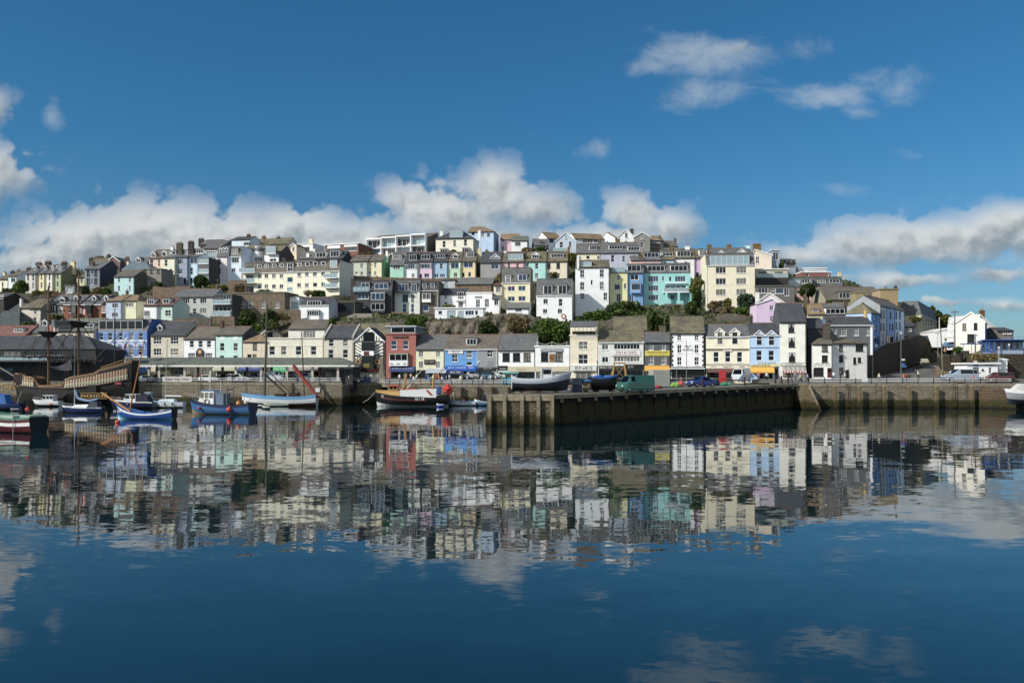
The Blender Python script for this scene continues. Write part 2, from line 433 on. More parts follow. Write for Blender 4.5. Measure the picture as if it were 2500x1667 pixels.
    for i, (y, hh, col) in enumerate(trim):
        tb = MB(); z = Z(y); tb.box(-.05, W + .05, -.09, -.003, z - hh, z); tb.build('string_course', paint(col, .6, .12), e)
    h.dormers = []
    for dd in dorm: h.dormers.append(dormer(h, *dd))
    for c in ch: chimney(h, *c)
    for gw in gable:     # openings in the side gable: u along depth, right side
        v0, v1, z0, z1, g = gw
        b = MB(); b.face([(W+.03, v0, z0), (W+.03, v1, z0), (W+.03, v1, z1), (W+.03, v0, z1)]); oo = b.build('window', glassmat(), e)
        f = MB(); 
        for a in (v0, (v0+v1)/2, v1): f.box(W+.002, W+.07, a-.05, a+.05, z0-.05, z1+.05)
        for a in (z0, z1): f.box(W+.004, W+.066, v0, v1, a-.05, a+.05)
        f.build('window_frame', WHITE, oo)
    if not noterr:
        c, s_ = ux, uy
        for f_ in (0, .5, 1):
            u = W * f_
            for vv in (-.6, deep * .8): TERR.append((e.location.x + u*c - vv*s_, e.location.y + u*s_ + vv*c, zb - .35))
    return h
def dormer(h, x0, x1, y0, y1, kind='b', g=31, wall='d8d8d4', k='w', rf='dark', vfix=None):
    """box ('b') or pitched ('p') dormer standing on the front slope"""
    K = (CY - Y(y1)) / F; t = h.slope; xm = (x0 + x1) / 2
    D = h.ray(X(xm))[1]; c = h.ray(X(xm), 1.0)[1] - D
    v = (EYE + K * D - h.zb - h.ze) / (t - K * c)
    v = max(-.05, min(v, h.deep * .45)) if vfix is None else vfix
    z0, z1 = h.Z(y1, xm, v), h.Z(y0, xm, v)
    u0, u1 = h.U(x0, v), h.U(x1, v); um = (u0 + u1) / 2
    v2 = min(h.deep * .5, max(v + 1.0, (z1 - h.ze) / t)) if t < 2 else v + 1.6
    b = MB()
    zf = z0 - .3
    if kind == 'b':
        b.box(u0, u1, v, v2, zf, z1 - .12); b.box(u0 - .12, u1 + .12, v - .18, v2 + .1, z1 - .117, z1 + .04, 1)
        wz1 = z1 - .22
    else:
        pk = (u1 - u0) * .42; ez = z1 - pk
        b.box(u0, u1, v, v2, zf, ez); b.face([(u0, v, ez), (u1, v, ez), (um, v, z1 - .08)])
        for s, a in ((-1, u0), (1, u1)):
            pts = [(a + s*.14, v - .16, ez - .12), (um, v - .16, z1), (um, v2 + .6, z1), (a + s*.14, v2 + .3, ez - .12)]
            b.slab(pts if s < 0 else pts[::-1], (0, 0, .09), 1)
            b.hexa([(a+s*.14,v-.2,ez-.24),(um,v-.2,z1-.12),(um,v-.162,z1-.12),(a+s*.14,v-.162,ez-.24)], [(a+s*.14,v-.2,ez-.02),(um,v-.2,z1+.1),(um,v-.162,z1+.1),(a+s*.14,v-.162,ez-.02)], 2)
        wz1 = ez + pk * .15
    o = b.build('dormer', [paint(wall) if wall not in ROOF else R(wall), R(rf), WHITE], h.e)
    m = .1 if vfix is None else (u1 - u0) * .22
    wo = pane_frame(o, u0 + m, u1 - m, z0 + .12, wz1, v - .012, g, k, sill=False)
    return o
def chimney(h, cx, ytop, wpx, kind='g', v=None, pots=2, hh=None):
    v = h.deep / 2 if v is None else v
    z1 = h.Z(ytop, cx, v); um, d = h.ray(X(cx), v); uw = wpx / 5.6 / F * d
    z0 = h.ze if hh is None else z1 - hh
    m = {'g': stone('77705f', '5d5749'), 'b': stone('7a4436', '653528', .3, .12), 'w': paint('dcdad2'), 'd': stone('3d3a36', '2d2b29'), 'y': paint('cdb878'), 'o': stone('94753a', '6d5a38'), 'p': paint('cf9a8a'), 'm': paint('b5dcc8'), 't': stone('5b564c', '46423b')}[kind]
    b = MB(); b.box(um - uw/2, um + uw/2, v - .42, v + .42, z0, z1); b.box(um - uw/2 - .07, um + uw/2 + .07, v - .49, v + .49, z1 - .28, z1 - .1)
    for i in range(pots):
        a = um + uw * ((i + .5) / pots - .5); b.tube((a, v, z1), (a, v, z1 + .55), .15, .11, 7, 1)
    b.build('chimney', [m, flat('8a5a40', .8)], h.roof)
    if random.random() < .55:
        a = MB(); q = um + uw*.3; a.tube((q, v, z1), (q, v, z1 + 1.9), .03, n=4); a.tube((q - .7, v, z1 + 1.8), (q + .7, v, z1 + 1.8), .02, n=4)
        for i in range(5): a.tube((q - .6 + i*.3, v - .3, z1 + 1.8), (q - .6 + i*.3, v + .3, z1 + 1.8), .015, n=4)
        a.build('tv_aerial', GALV, h.roof)
def bay(h, x0, x1, y0, y1, dep=.7, g=31, wall='e6e6e4', k='w', rf='dark', skirt=.5, name='bay_window', y2=None):
    u0, u1 = h.U(x0), h.U(x1); xm = (x0 + x1) / 2; z0, z1 = h.Z(y1, xm), h.Z(y0, xm)
    zz = h.Z(y2, xm) if y2 else z0 - skirt
    b = MB(); b.box(u0, u1, -dep, -.004, zz, z1); b.box(u0 - .12, u1 + .12, -dep - .14, -.006, z1 + .003, z1 + .14, 1)
    o = b.build(name, [paint(wall), R(rf)], h.e)
    pane_frame(o, u0 + .08, u1 - .08, z0, z1 - .05, -dep - .012, g, k, sill=False)
    s = MB(); s.face([(u1 + .012, -dep + .1, z0), (u1 + .012, -.1, z0), (u1 + .012, -.1, z1 - .08), (u1 + .012, -dep + .1, z1 - .08)])
    s.face([(u0 - .012, -dep + .1, z0), (u0 - .012, -.1, z0), (u0 - .012, -.1, z1 - .08), (u0 - .012, -dep + .1, z1 - .08)]); s.build('side_pane', glassmat(), o)
    return o
def balcony(h, x0, x1, yt, yf, dep=1.3, col='e4e4e2', glass=True, posts=4):
    u0, u1 = h.U(x0), h.U(x1); xm = (x0 + x1) / 2; z1, z0 = h.Z(yt, xm), h.Z(yf, xm)
    b = MB(); b.box(u0, u1, -dep, -.004, z0 - .18, z0); m = paint(col, .5, .1)
    r = .035
    for a, c in (((u0, -dep, z1), (u1, -dep, z1)), ((u0, -dep, z1), (u0, -.01, z1)), ((u1, -dep, z1), (u1, -.01, z1))): b.tube(a, c, r, n=4)
    for i in range(posts + 1): a = u0 + (u1 - u0) * i / posts; b.tube((a, -dep, z0), (a, -dep, z1), r, n=4)
    o = b.build('balcony', m, h.e)
    if glass:
        p = MB(); p.face([(u0, -dep + .02, z0 + .08), (u1, -dep + .02, z0 + .08), (u1, -dep + .02, z1 - .05), (u0, -dep + .02, z1 - .05)])
        p.build('balcony_pane', glassmat('pale'), o)
    else:
        p = MB(); n = int((u1 - u0) / .25)
        for i in range(1, n): a = u0 + (u1 - u0) * i / n; p.tube((a, -dep, z0), (a, -dep, z1), .015, n=4)
        p.build('baluster', m, o)
    return o
def sign(h, x0, x1, y0, y1, col, words=(), tc='1b1b1e', off=.08, th=.08, border=None, name='sign', par=None):
    xm = (x0 + x1) / 2; u0, u1 = h.U(x0), h.U(x1); z0, z1 = h.Z(y1, xm), h.Z(y0, xm)
    b = MB(); b.box(u0, u1, -off - th, -off, z0, z1)
    if border:
        q = .07
        for bb in ((u0 - q, u1 + q, z1, z1 + q), (u0 - q, u1 + q, z0 - q, z0)): b.box(bb[0], bb[1], -off - th - .02, -off, bb[2], bb[3], 1)
        for bb in ((u0 - q, u0, z0, z1), (u1, u1 + q, z0, z1)): b.box(bb[0], bb[1], -off - th - .02, -off, bb[2], bb[3], 1)
    o = b.build(name, [flat(col, .5), flat(border or col, .5)], par or h.e)
    for (s, fx, fz, fw, fh, *cc) in words:
        text(o, s, (u0 + (u1 - u0) * fx, -off - th - .015, z0 + (z1 - z0) * fz), (u1 - u0) * fw, (z1 - z0) * fh, flat(cc[0] if cc else tc, .5))
    return o
def awning(h, x0, x1, y0, y1, col, dep=1.4, stripe=None, words=None, tc='f0f0ee', box=True, name='awning', val=.22):
    """sloping canvas: top edge on the wall at y0, front edge at y1"""
    xm = (x0 + x1) / 2; u0, u1 = h.U(x0), h.U(x1); z1 = h.Z(y0, xm); z0 = h.Z(y1, xm, -dep)
    b = MB(); n = max(4, int((u1 - u0) / .45)) if stripe else 1
    for i in range(n):
        a, c = u0 + (u1 - u0) * i / n, u0 + (u1 - u0) * (i + 1) / n; m = i % 2 if stripe else 0
        b.slab([(a, -dep, z0), (c, -dep, z0), (c, -.02, z1), (a, -.02, z1)], (0, 0, .03), m)
        b.box(a, c, -dep - .03, -dep - .004, z0 - val, z0 + .02, m)
    b.face([(u0, -.02, z1), (u0, -dep, z0), (u0, -.02, z0)], 0); b.face([(u1, -.02, z1), (u1, -dep, z0), (u1, -.02, z0)], 0)
    o = b.build(name, [flat(col, .8, .15), flat(stripe or col, .8, .15)], h.e)
    if words:
        sl = math.degrees(math.atan2(z1 - z0, dep))
        text(o, words, ((u0+u1)/2, -dep*.5 - .06, (z0+z1)/2 + .06), (u1-u0)*.82, (z1-z0)*.55, flat(tc, .6), rot=(sl, 0, 0))
    return o

def shop(h, x0, x1, y0, y1, g=41, k='d'):
    return pane_frame(h.e, h.U(x0), h.U(x1), h.Z(y1), h.Z(y0), -.03, g, k, sill=False, wname='shop_window')
# ---------------------------------------------------------------- setting
import numpy as np
RNG = np.random.default_rng(5)
def structure(o): o['kind'] = 'structure'; return o
def hill_and_water():
    # water
    m, nt, b = newmat('harbour_water')
    tc = nt.new('ShaderNodeTexCoord').outputs['Object']
    def chop(scale, amp, detail, off):
        n = nt.noise(nt.vmath('ADD', nt.mapping(tc, (scale*.55, scale, 1)), (off, off, 0)), 1.0, detail, .5)
        return nt.vmath('MULTIPLY', nt.vmath('SUBTRACT', n.outputs['Color'], (.5, .5, .5)), (amp*.35, amp, 0))
    patch = nt.ramp(nt.noise(nt.mapping(tc, (.018, .05, 1)), 1.0, 3, .6, .6).outputs['Fac'], .38, .66, .25, 1.0)
    fine = nt.vmath('MULTIPLY', chop(2.6, .052, 3, 5), nt.vmath('MULTIPLY', (1, 1, 1), patch))
    mid = chop(.5, .031, 2, 11); big = chop(.12, .012, 1, 23)
    sl = nt.vmath('ADD', nt.vmath('ADD', fine, mid), big)
    nrm = nt.vmath('NORMALIZE', nt.vmath('ADD', sl, (0, 0, 1)))
    nt.l.new(nrm, b.inputs['Normal'])
    b.inputs['Base Color'].default_value = (.002, .013, .018, 1); b.inputs['Roughness'].default_value = .02
    b.inputs['IOR'].default_value = 1.68; b.inputs['Specular IOR Level'].default_value = .5
    w_ = MB(); w_.face([(-2500, -150, 0), (2500, -150, 0), (2500, 4000, 0), (-2500, 4000, 0)])
    structure(w_.build('water', m))
    # hillside, through the feet of the houses
    for px in range(-400, 3000, 60):
        d = D1(px); x = (px - CX) / F * d
        TERR.append((x, d - 4, 3.2)); TERR.append((x, d + 5, 3.6))
    for px, py, d in ((2205, 745, 300), (2240, 755, 300), (2280, 775, 300), (2330, 800, 300), (2400, 838, 300), (2500, 850, 310), (2650, 860, 320), (2180, 740, 330), (2100, 720, 330), (2000, 690, 340), (1900, 640, 350), (-100, 700, 340), (100, 690, 350)):
        p = at(px, py, d); TERR.append(tuple(p))
    for px, z in ((2350, 7.6), (2430, 7.6), (2500, 7.6), (2600, 7.6)):
        TERR.append(((px - CX) / F * 196, 196, z)); TERR.append(((px - CX) / F * 206, 206, z))
    for px in range(2380, 3000, 60):
        for d in (222, 240, 265, 300, 340, 380): TERR.append(((px - CX)/F*d, d, 5.2))
    P = np.array(TERR); nx, ny = 170, 100
    xs = np.linspace(-235, 235, nx); ys = np.linspace(186, 430, ny)
    gx, gy = np.meshgrid(xs, ys)
    z = np.zeros_like(gx); wsum = np.zeros_like(gx)
    for (a, b_, c) in P:
        d2 = (gx - a)**2 + (gy - b_)**2 + 1.0; q = d2 ** -2.2; z += q*c; wsum += q
    z /= wsum
    z = np.where((gy < 209) & (gx < 62), -3, z); z = np.where(gy < 192, np.minimum(z, 3.2), z)
    z = np.where((gx > 62) & (gx < 118) & (gy < 226), np.minimum(z, 3.0), z)
    far = np.clip((gy - 345) / 85, 0, 1); z = z * (1 - far*far*.8)
    z += RNG.normal(0, .12, z.shape)
    me = bpy.data.meshes.new('hill')
    vs = np.stack([gx.ravel(), gy.ravel(), z.ravel()], 1)
    fs = [(j*nx+i, j*nx+i+1, (j+1)*nx+i+1, (j+1)*nx+i) for j in range(ny-1) for i in range(nx-1)]
    me.from_pydata(vs.tolist(), [], fs); me.polygons.foreach_set('use_smooth', [True]*len(fs))
    m, nt, b = newmat('hillside'); co = objco(nt)
    n1 = nt.noise(co, .12, 6, .7).outputs['Fac']; n2 = nt.noise(co, 1.1, 6, .75).outputs['Fac']
    c = nt.mix(nt.ramp(n2, .35, .7), lin('3a372b'), lin('6b6251')); g = nt.mix(nt.ramp(n2, .35, .7), lin('1e2614'), lin('3f4a22'))
    nt.l.new(nt.mix(nt.ramp(n1, .42, .56), c, g), b.inputs['Base Color']); b.inputs['Roughness'].default_value = .9
    nt.l.new(nt.bump(n2, 1, .4), b.inputs['Normal'])
    me.materials.append(m); o = bpy.data.objects.new('hill', me); COL.objects.link(o); structure(o)
    # rough growth covering the banks between the houses
    n = 52000; px = RNG.uniform(-215, 150, n); py = RNG.uniform(216, 345, n)
    i = np.clip((px + 235)/470*(nx-1), 0, nx-2).astype(int); j = np.clip((py - 186)/244*(ny-1), 0, ny-2).astype(int)
    sl_ = np.abs(z[j+1, i] - z[j, i]) + np.abs(z[j, i+1] - z[j, i]); nz_ = np.sin(px*.13 + 2*np.sin(py*.11)) + np.sin(py*.17 + px*.05)
    ok = (sl_ > .7) & (nz_ > -.9); px, py, i, j = px[ok], py[ok], i[ok], j[ok]; m_ = len(px)
    fx = (px + 235)/470*(nx-1) - i; fy = (py - 186)/244*(ny-1) - j
    hz = z[j, i]*(1-fx)*(1-fy) + z[j, i+1]*fx*(1-fy) + z[j+1, i]*(1-fx)*fy + z[j+1, i+1]*fx*fy
    c = np.stack([px, py, hz + RNG.uniform(0, .75, m_)], 1); a = RNG.normal(size=(m_, 3)); a /= np.linalg.norm(a, axis=1)[:, None]; b2 = np.cross(a, RNG.normal(size=(m_, 3))); b2 /= np.linalg.norm(b2, axis=1)[:, None]
    s_ = RNG.uniform(.25, .7, m_)[:, None]; v = np.stack([c - a*s_, c + b2*s_*.6, c + a*s_, c - b2*s_*.6], 1).reshape(-1, 3)
    me = bpy.data.meshes.new('undergrowth'); me.from_pydata(v.tolist(), [], [(4*q, 4*q+1, 4*q+2, 4*q+3) for q in range(m_)]); me.materials.append(leafmat(*LEAF['bank']))
    o = bpy.data.objects.new('undergrowth', me); COL.objects.link(o); tag(o, 'rough undergrowth on the banks between the hillside houses', 'undergrowth', None, 'stuff')
    global HZ
    def HZ(x, y):
        i = int(np.clip((x + 235) / 470 * (nx-1), 0, nx-1)); j = int(np.clip((y - 186) / 244 * (ny-1), 0, ny-1)); return float(z[j, i])
def asphalt():
    k = 'asphalt'
    if k in _M: return _M[k]
    m, nt, b = newmat('asphalt'); co = objco(nt)
    n1 = nt.noise(co, .25, 6, .65).outputs['Fac']; n2 = nt.noise(co, 4, 4).outputs['Fac']
    c = nt.mix(nt.ramp(n1, .35, .7), lin('55534f'), lin('6d6a63')); c = nt.mix(nt.ramp(n2, .4, .7, 0, .4), c, lin('3c3b39'))
    nt.l.new(c, b.inputs['Base Color']); b.inputs['Roughness'].default_value = .85; _M[k] = m; return m
QW = stone('938a79', '766d5e', 1.3, .42, '554d41', .9, moss=1.9)
CONC = stone('8a826f', '766e5c', 3.0, 1.2, '665e4e', .5, moss=1.3)
PIERW = stone('837760', '574e3e', .5, .32, '332e24', 1.6, moss=1.7)
COPE = stone('a39a84', '8d846f', 2.2, .5, '6a6353', .4)
def gp(px, d, z=0): return Vector(((px - CX) / F * d, d, z))
QZ, QZM = 5.0, 4.5
def edge_d(px): return 195 - 5*(px - 330)/505 if px < 836 else 195 if px < 1745 else 177.5
def SZ(px, d):      # height of the street, which climbs gently from the quay edge to the house fronts
    ze = QZM if 836 < px < 1745 else QZ; a, b = edge_d(px), D1(px) - 1.5
    return ze + (6.0 - ze) * max(0, min(1, (d - a - 1) / max(1, b - a - 1)))
def PZ(d): return 4.2 + .8*max(0, min(1, (d - 120) / 55))     # height of the pier deck
def pg(px, py):
    d = 140
    for _ in range(30): d = min(168, (EYE - PZ(d) - .03) * F / max(py - CY, 1))
    return Vector(((px - CX)/F*d, d, PZ(d) + .03))
def quay():
    L = [gp(-450, 202), gp(330, 195), gp(835, 190)]
    rb = [Vector((L[-1].x, 203, 0)), Vector((gp(915, 203).x + 3, 203, 0))]
    M_ = [rb[1], Vector((rb[1].x, 195, 0)), Vector((50.0, 195, 0)), Vector((50.0, 197, 0))]
    Rr = [gp(1900, 177.5), gp(2500, 177), gp(2950, 177)]
    b = MB(); xl, xm = L[-1].x, rb[1].x
    def strip(pts, ze):      # quay edge, then up to the house fronts, then level
        rows = []
        for q in pts:
            px = CX + q.x/q.y*F; d2 = D1(px) - 1.5
            rows.append([(q.x, q.y, ze), (q.x*(1 + .004), q.y + 1, ze), (q.x*d2/q.y, d2, 6.0), (q.x*262/q.y, 262, 6.02)])
        b.loft(rows)
    def sub(pts, n=12): return [pts[i].lerp(pts[i+1], k/n) for i in range(len(pts)-1) for k in range(n)] + [pts[-1]]
    strip(sub(L), QZ); strip(sub([M_[1], M_[2]]), QZM); strip(sub([Vector((50.5, 179.5, 0)), Rr[0], *Rr[1:]]), QZ)
    b.loft([[(x, 203, QZM + .2), (x*1.02, 207, 5.2), (x*1.2, 262, 6.02)] for x in (xl, xm)])
    structure(b.build('street', asphalt()))
    def wall(label, pts, QZ=QZ):
        b = MB(); c = MB()
        for a, q in zip(pts, pts[1:]):
            d = (q - a).normalized(); nrm = Vector((d.y, -d.x, 0))
            b.hexa([(a.x, a.y, -2.5), (q.x, q.y, -2.5), (q.x - nrm.x*1.2, q.y - nrm.y*1.2, -2.5), (a.x - nrm.x*1.2, a.y - nrm.y*1.2, -2.5)], [(a.x, a.y, QZ - .42), (q.x, q.y, QZ - .42), (q.x - nrm.x*1.2, q.y - nrm.y*1.2, QZ - .42), (a.x - nrm.x*1.2, a.y - nrm.y*1.2, QZ - .42)])
            o = nrm * .1; i = nrm * -.7
            c.hexa([(p.x + k.x, p.y + k.y, QZ - .418) for p, k in ((a, o), (q, o), (q, i), (a, i))], [(p.x + k.x, p.y + k.y, QZ + .07) for p, k in ((a, o), (q, o), (q, i), (a, i))])
        o = b.build('quay_wall', QW); tag(o, label, 'quay wall', 'quay walls'); c.build('coping', COPE, o); return o
    wall('long stone quay wall in front of the arcade and moored boats', L)
    wall('shaded stone wall at the back of the slip beside the trawler', [L[-1]] + rb + [M_[1]], QZM + .2)
    wall('stone quay wall behind the trawler and the boat standing on the pier', M_[1:3], QZM)
    wall('stone quay wall with timber fenders below the hill road', [Vector((50.5, 179.5, 0))] + Rr)
    # timber fenders on the right wall
    fp = [2037, 2097, 2158, 2218, 2285, 2372]
    for i, px in enumerate(fp):
        p = gp(px, 176.6); e = empty('timber_fender', (p.x, p.y, 0), ['first timber fender post east of the harbour steps', 'second timber fender post east of the harbour steps', 'third timber fender post east of the harbour steps', 'fourth timber fender post east of the harbour steps', 'fifth timber fender post, under the silver van\'s railing', 'last timber fender post, next to the rusty slipway'][i], 'fender post', 'timber fenders on the quay wall')
        b = MB(); b.hexa([(-.28, -.75, -1.5), (.28, -.75, -1.5), (.28, -.12, -1.5), (-.28, -.12, -1.5)], [(-.28, -.5, 4.35), (.28, -.5, 4.35), (.28, -.12, 4.35), (-.28, -.12, 4.35)])
        b.build('post', stone('7d6f50', '655940', 4, 3, '4a4230', .4, moss=1.6), e)
        c = MB(); c.box(-.34, .34, -.6, -.12, 4.36, 4.62); c.build('cap', COPE, e)
    for i, px in enumerate((1128, 1168, 1204, 1243)):
        p = gp(px, 194.9); b = MB(); b.box(-.3, .3, -.5, -.12, -1, 4.1); o = b.build('timber_fender', DKWOOD); o.location = (p.x, p.y, 0)
        tag(o, ['dark fender pile behind the white motorboat', 'dark fender pile above the black-hooded dinghy', 'dark fender pile below the pale blue kiosk', 'dark fender pile beside the grey boat\'s stern'][i], 'fender post', 'dark piles on the stone quay')
    # steps
    e = empty('harbour_steps', (gp(1954, 177.5).x, 177.4, 0), 'stone harbour steps running down to the water at the pier root', 'steps')
    b = MB(); n = 22
    for k in range(n):
        z = QZ - .25 - k * .25; y0 = -.3 - k * .36
        b.box(-1.5, 1.15, y0 - .36, y0, -2.5, z)
    b.build('stair_flight', stone('93856a', '7d7058', 1.4, .25, '5d533f', .6, moss=1.7), e)
    c = MB(); c.slab([(1.16, 0, -2.5), (1.16, -.2, QZ), (1.16, -.9, QZ), (1.16, -8.6, -.6), (1.16, -8.6, -2.5)], (.38, 0, 0)); c.build('side_wall', CONC, e)
def pier():
    A, B_, C, D_ = gp(1190, 120), gp(1353, 119.5), gp(1945, 176.5), Vector((47, 195.5, 0))
    e = empty('pier', (0, 0, 0), 'long stone pier with concrete buttresses jutting into the harbour', 'pier')
    pts = [A, B_, C, D_]
    b = MB(); bot = [(p.x + (-.5 if i in (0, 3) else 0), p.y - (.5 if i < 2 else 0), -3) for i, p in enumerate(pts)]; tp = [(p.x, p.y, PZ(p.y) - .5) for p in pts]
    b.hexa(bot, tp); b.m[3] = b.m[4] = b.m[5] = 1; b.build('pier_wall', [PIERW, stone('1d1d17', '141410', .5, .32, '0d0d0a', 1.2, moss=3.0)], e)  # long sides: near-black weedy stone, with their shade painted into the colour
    d = MB(); d.hexa([(p.x, p.y, PZ(p.y) - .497) for p in pts], [(p.x, p.y, PZ(p.y) + .015) for p in pts]); d.build('deck', asphalt(), e)
    def beam(p, q, w_, z0, z1, out=.18):
        c = MB(); dr = (q - p).normalized(); n = Vector((dr.y, -dr.x, 0)); o, i = n*out, n*-w_
        P = [(a, k) for a, k in ((p, o), (q, o), (q, i), (p, i))]
        c.hexa([(a.x + k.x, a.y + k.y, PZ(a.y) + z0) for a, k in P], [(a.x + k.x, a.y + k.y, PZ(a.y) + z1) for a, k in P]); c.build('coping', COPE, e)
    beam(A, B_, .9, -.75, .12, .25); beam(B_, C, .9, -.45, .11, .25); beam(D_, A, .7, -.45, .10, .15)
    dr = (B_ - A); nrm = Vector((dr.y, -dr.x, 0)).normalized()
    for f in (.035, .26, .52, .765, .97):
        p = A + dr * f; b = MB(); hw = .25; QZ = PZ(120)
        t = dr.normalized() * hw
        def q(off, sgn, z): v = p + nrm*off + t*sgn; return (v.x, v.y, z)
        b.hexa([q(1.15, -1.2, -3), q(1.15, 1.2, -3), q(-.05, 1.2, -3), q(-.05, -1.2, -3)], [q(.55, -1, QZ - .72), q(.55, 1, QZ - .72), q(-.05, 1, QZ - .72), q(-.05, -1, QZ - .72)])
        b.hexa([q(.551, -1, QZ - .72), q(.551, 1, QZ - .72), q(-.04, 1, QZ - .72), q(-.04, -1, QZ - .72)], [q(.32, -1, QZ + .16), q(.32, 1, QZ + .16), q(-.04, 1, QZ + .16), q(-.04, -1, QZ + .16)])
        b.build('buttress', CONC, e)
    dr = (C - B_); nrm = Vector((dr.y, -dr.x, 0)).normalized(); n = 20
    for k in range(n):
        p = B_ + dr * ((k + .35) / n); b = MB(); t = dr.normalized() * .13; QZ = PZ(p.y)
        def q(off, sgn, z): v = p + nrm*off + t*sgn; return (v.x, v.y, z)
        zb = -2.5 if k == 0 else 1.2
        b.hexa([q(1.0 if k == 0 else .35, -1, zb), q(1.0 if k == 0 else .35, 1, zb), q(.05, 1, zb), q(.05, -1, zb)], [q(.5, -1, QZ - 1.0), q(.5, 1, QZ - 1.0), q(.05, 1, QZ - 1.0), q(.05, -1, QZ - 1.0)])
        b.hexa([q(.5, -1.2, QZ - .99), q(.5, 1.2, QZ - .99), q(.05, 1.2, QZ - .99), q(.05, -1.2, QZ - .99)], [q(.3, -1.2, QZ + .13), q(.3, 1.2, QZ + .13), q(.05, 1.2, QZ + .13), q(.05, -1.2, QZ + .13)])
        b.m = [1]*6 + [0]*6; b.build('fender', [CONC, stone('1d1d17', '141410', .5, .32, '0d0d0a', 1.2, moss=3.0)], e)  # posts near-black, shade put into the colour; only the knees stay pale
def railing(label, pts, n, h=1.1, post='17181a', group='quay railings', z=QZ + .07):
    e = empty('railing', tuple(pts[0]), label, 'railing', group); o0 = Vector(pts[0])
    b = MB()
    for a, q in zip(pts, pts[1:]):
        for hh in (.55, 1.0): b.tube(Vector(a) - o0 + Vector((0, 0, hh)), Vector(q) - o0 + Vector((0, 0, hh)), .07, n=5)
    b.build('rail', flat('e4e6e6', .4), e)
    Ls = [(Vector(q) - Vector(a)).length for a, q in zip(pts, pts[1:])]; T = sum(Ls)
    for i in range(n):
        s = T * i / (n - 1); k = 0
        while k < len(Ls) - 1 and s > Ls[k]: s -= Ls[k]; k += 1
        p = Vector(pts[k]).lerp(Vector(pts[k+1]), min(1, s / Ls[k])) - o0
        c = MB(); c.tube(p, p + Vector((0, 0, h)), .1, .085, 6); c.ball(p + Vector((0, 0, h + .08)), .12, 6); c.build('post', flat(post), e)
    return e
def rwall(label, pts, D, mat, thick=.8, name='retaining_wall', D2=None, cat='stone wall'):
    """rough masonry wall: pts = (px, y of top, y of foot) in the current tile"""
    b = MB(); P = []
    for i, (cx, yt, yb) in enumerate(pts):
        d = D if D2 is None else D + (D2 - D) * i / (len(pts) - 1)
        P.append((at(X(cx), Y(yt), d), at(X(cx), Y(yb), d)))
    org = P[0][1].copy()
    for (t0, b0), (t1, b1) in zip(P, P[1:]):
        z0, z1 = b0.z - 3, b1.z - 3
        b.hexa([(b0.x, b0.y, z0), (b1.x, b1.y, z1), (b1.x, b1.y + thick, z1), (b0.x, b0.y + thick, z0)], [(t0.x, t0.y, t0.z), (t1.x, t1.y, t1.z), (t1.x, t1.y + thick, t1.z), (t0.x, t0.y + thick, t0.z)])
    return tag(b.build(name, mat), label, cat)
LEAF = {'dark': ('253219', '4a5d2b', '6f7c40'), 'green': ('2d3f1b', '587230', '7c8d42'), 'olive': ('484a28', '73723a', '98935a'), 'dry': ('5a5039', '877852', 'a6966c'), 'pine': ('26342a', '4a5e4a', '6e8266'), 'bank': ('2f3a1c', '566430', '7a7a48')}
def leaves(cs, n, size, flatz=1.0):
    """n leaf-clump quads scattered through the lumps cs = (x, y, z, rx, ry, rz)"""
    cs = np.array(cs); wt = (cs[:, 3] * cs[:, 5]); wt = wt / wt.sum()
    k = RNG.choice(len(cs), n, p=wt); c = cs[k]
    d = RNG.normal(size=(n, 3)); d /= np.linalg.norm(d, axis=1)[:, None]
    r = RNG.uniform(.35, 1.08, n) ** .5
    p = c[:, :3] + d * c[:, 3:] * r[:, None]
    a = RNG.normal(size=(n, 3)); a /= np.linalg.norm(a, axis=1)[:, None]
    b = np.cross(a, RNG.normal(size=(n, 3))); b /= np.linalg.norm(b, axis=1)[:, None]
    s = size * RNG.uniform(.5, 1.25, n)[:, None]
    v = np.stack([p - a*s, p + b*s*.55, p + a*s, p - b*s*.55], 1).reshape(-1, 3)
    me = bpy.data.meshes.new('crown'); me.from_pydata(v.tolist(), [], [(4*i, 4*i+1, 4*i+2, 4*i+3) for i in range(n)])
    return me
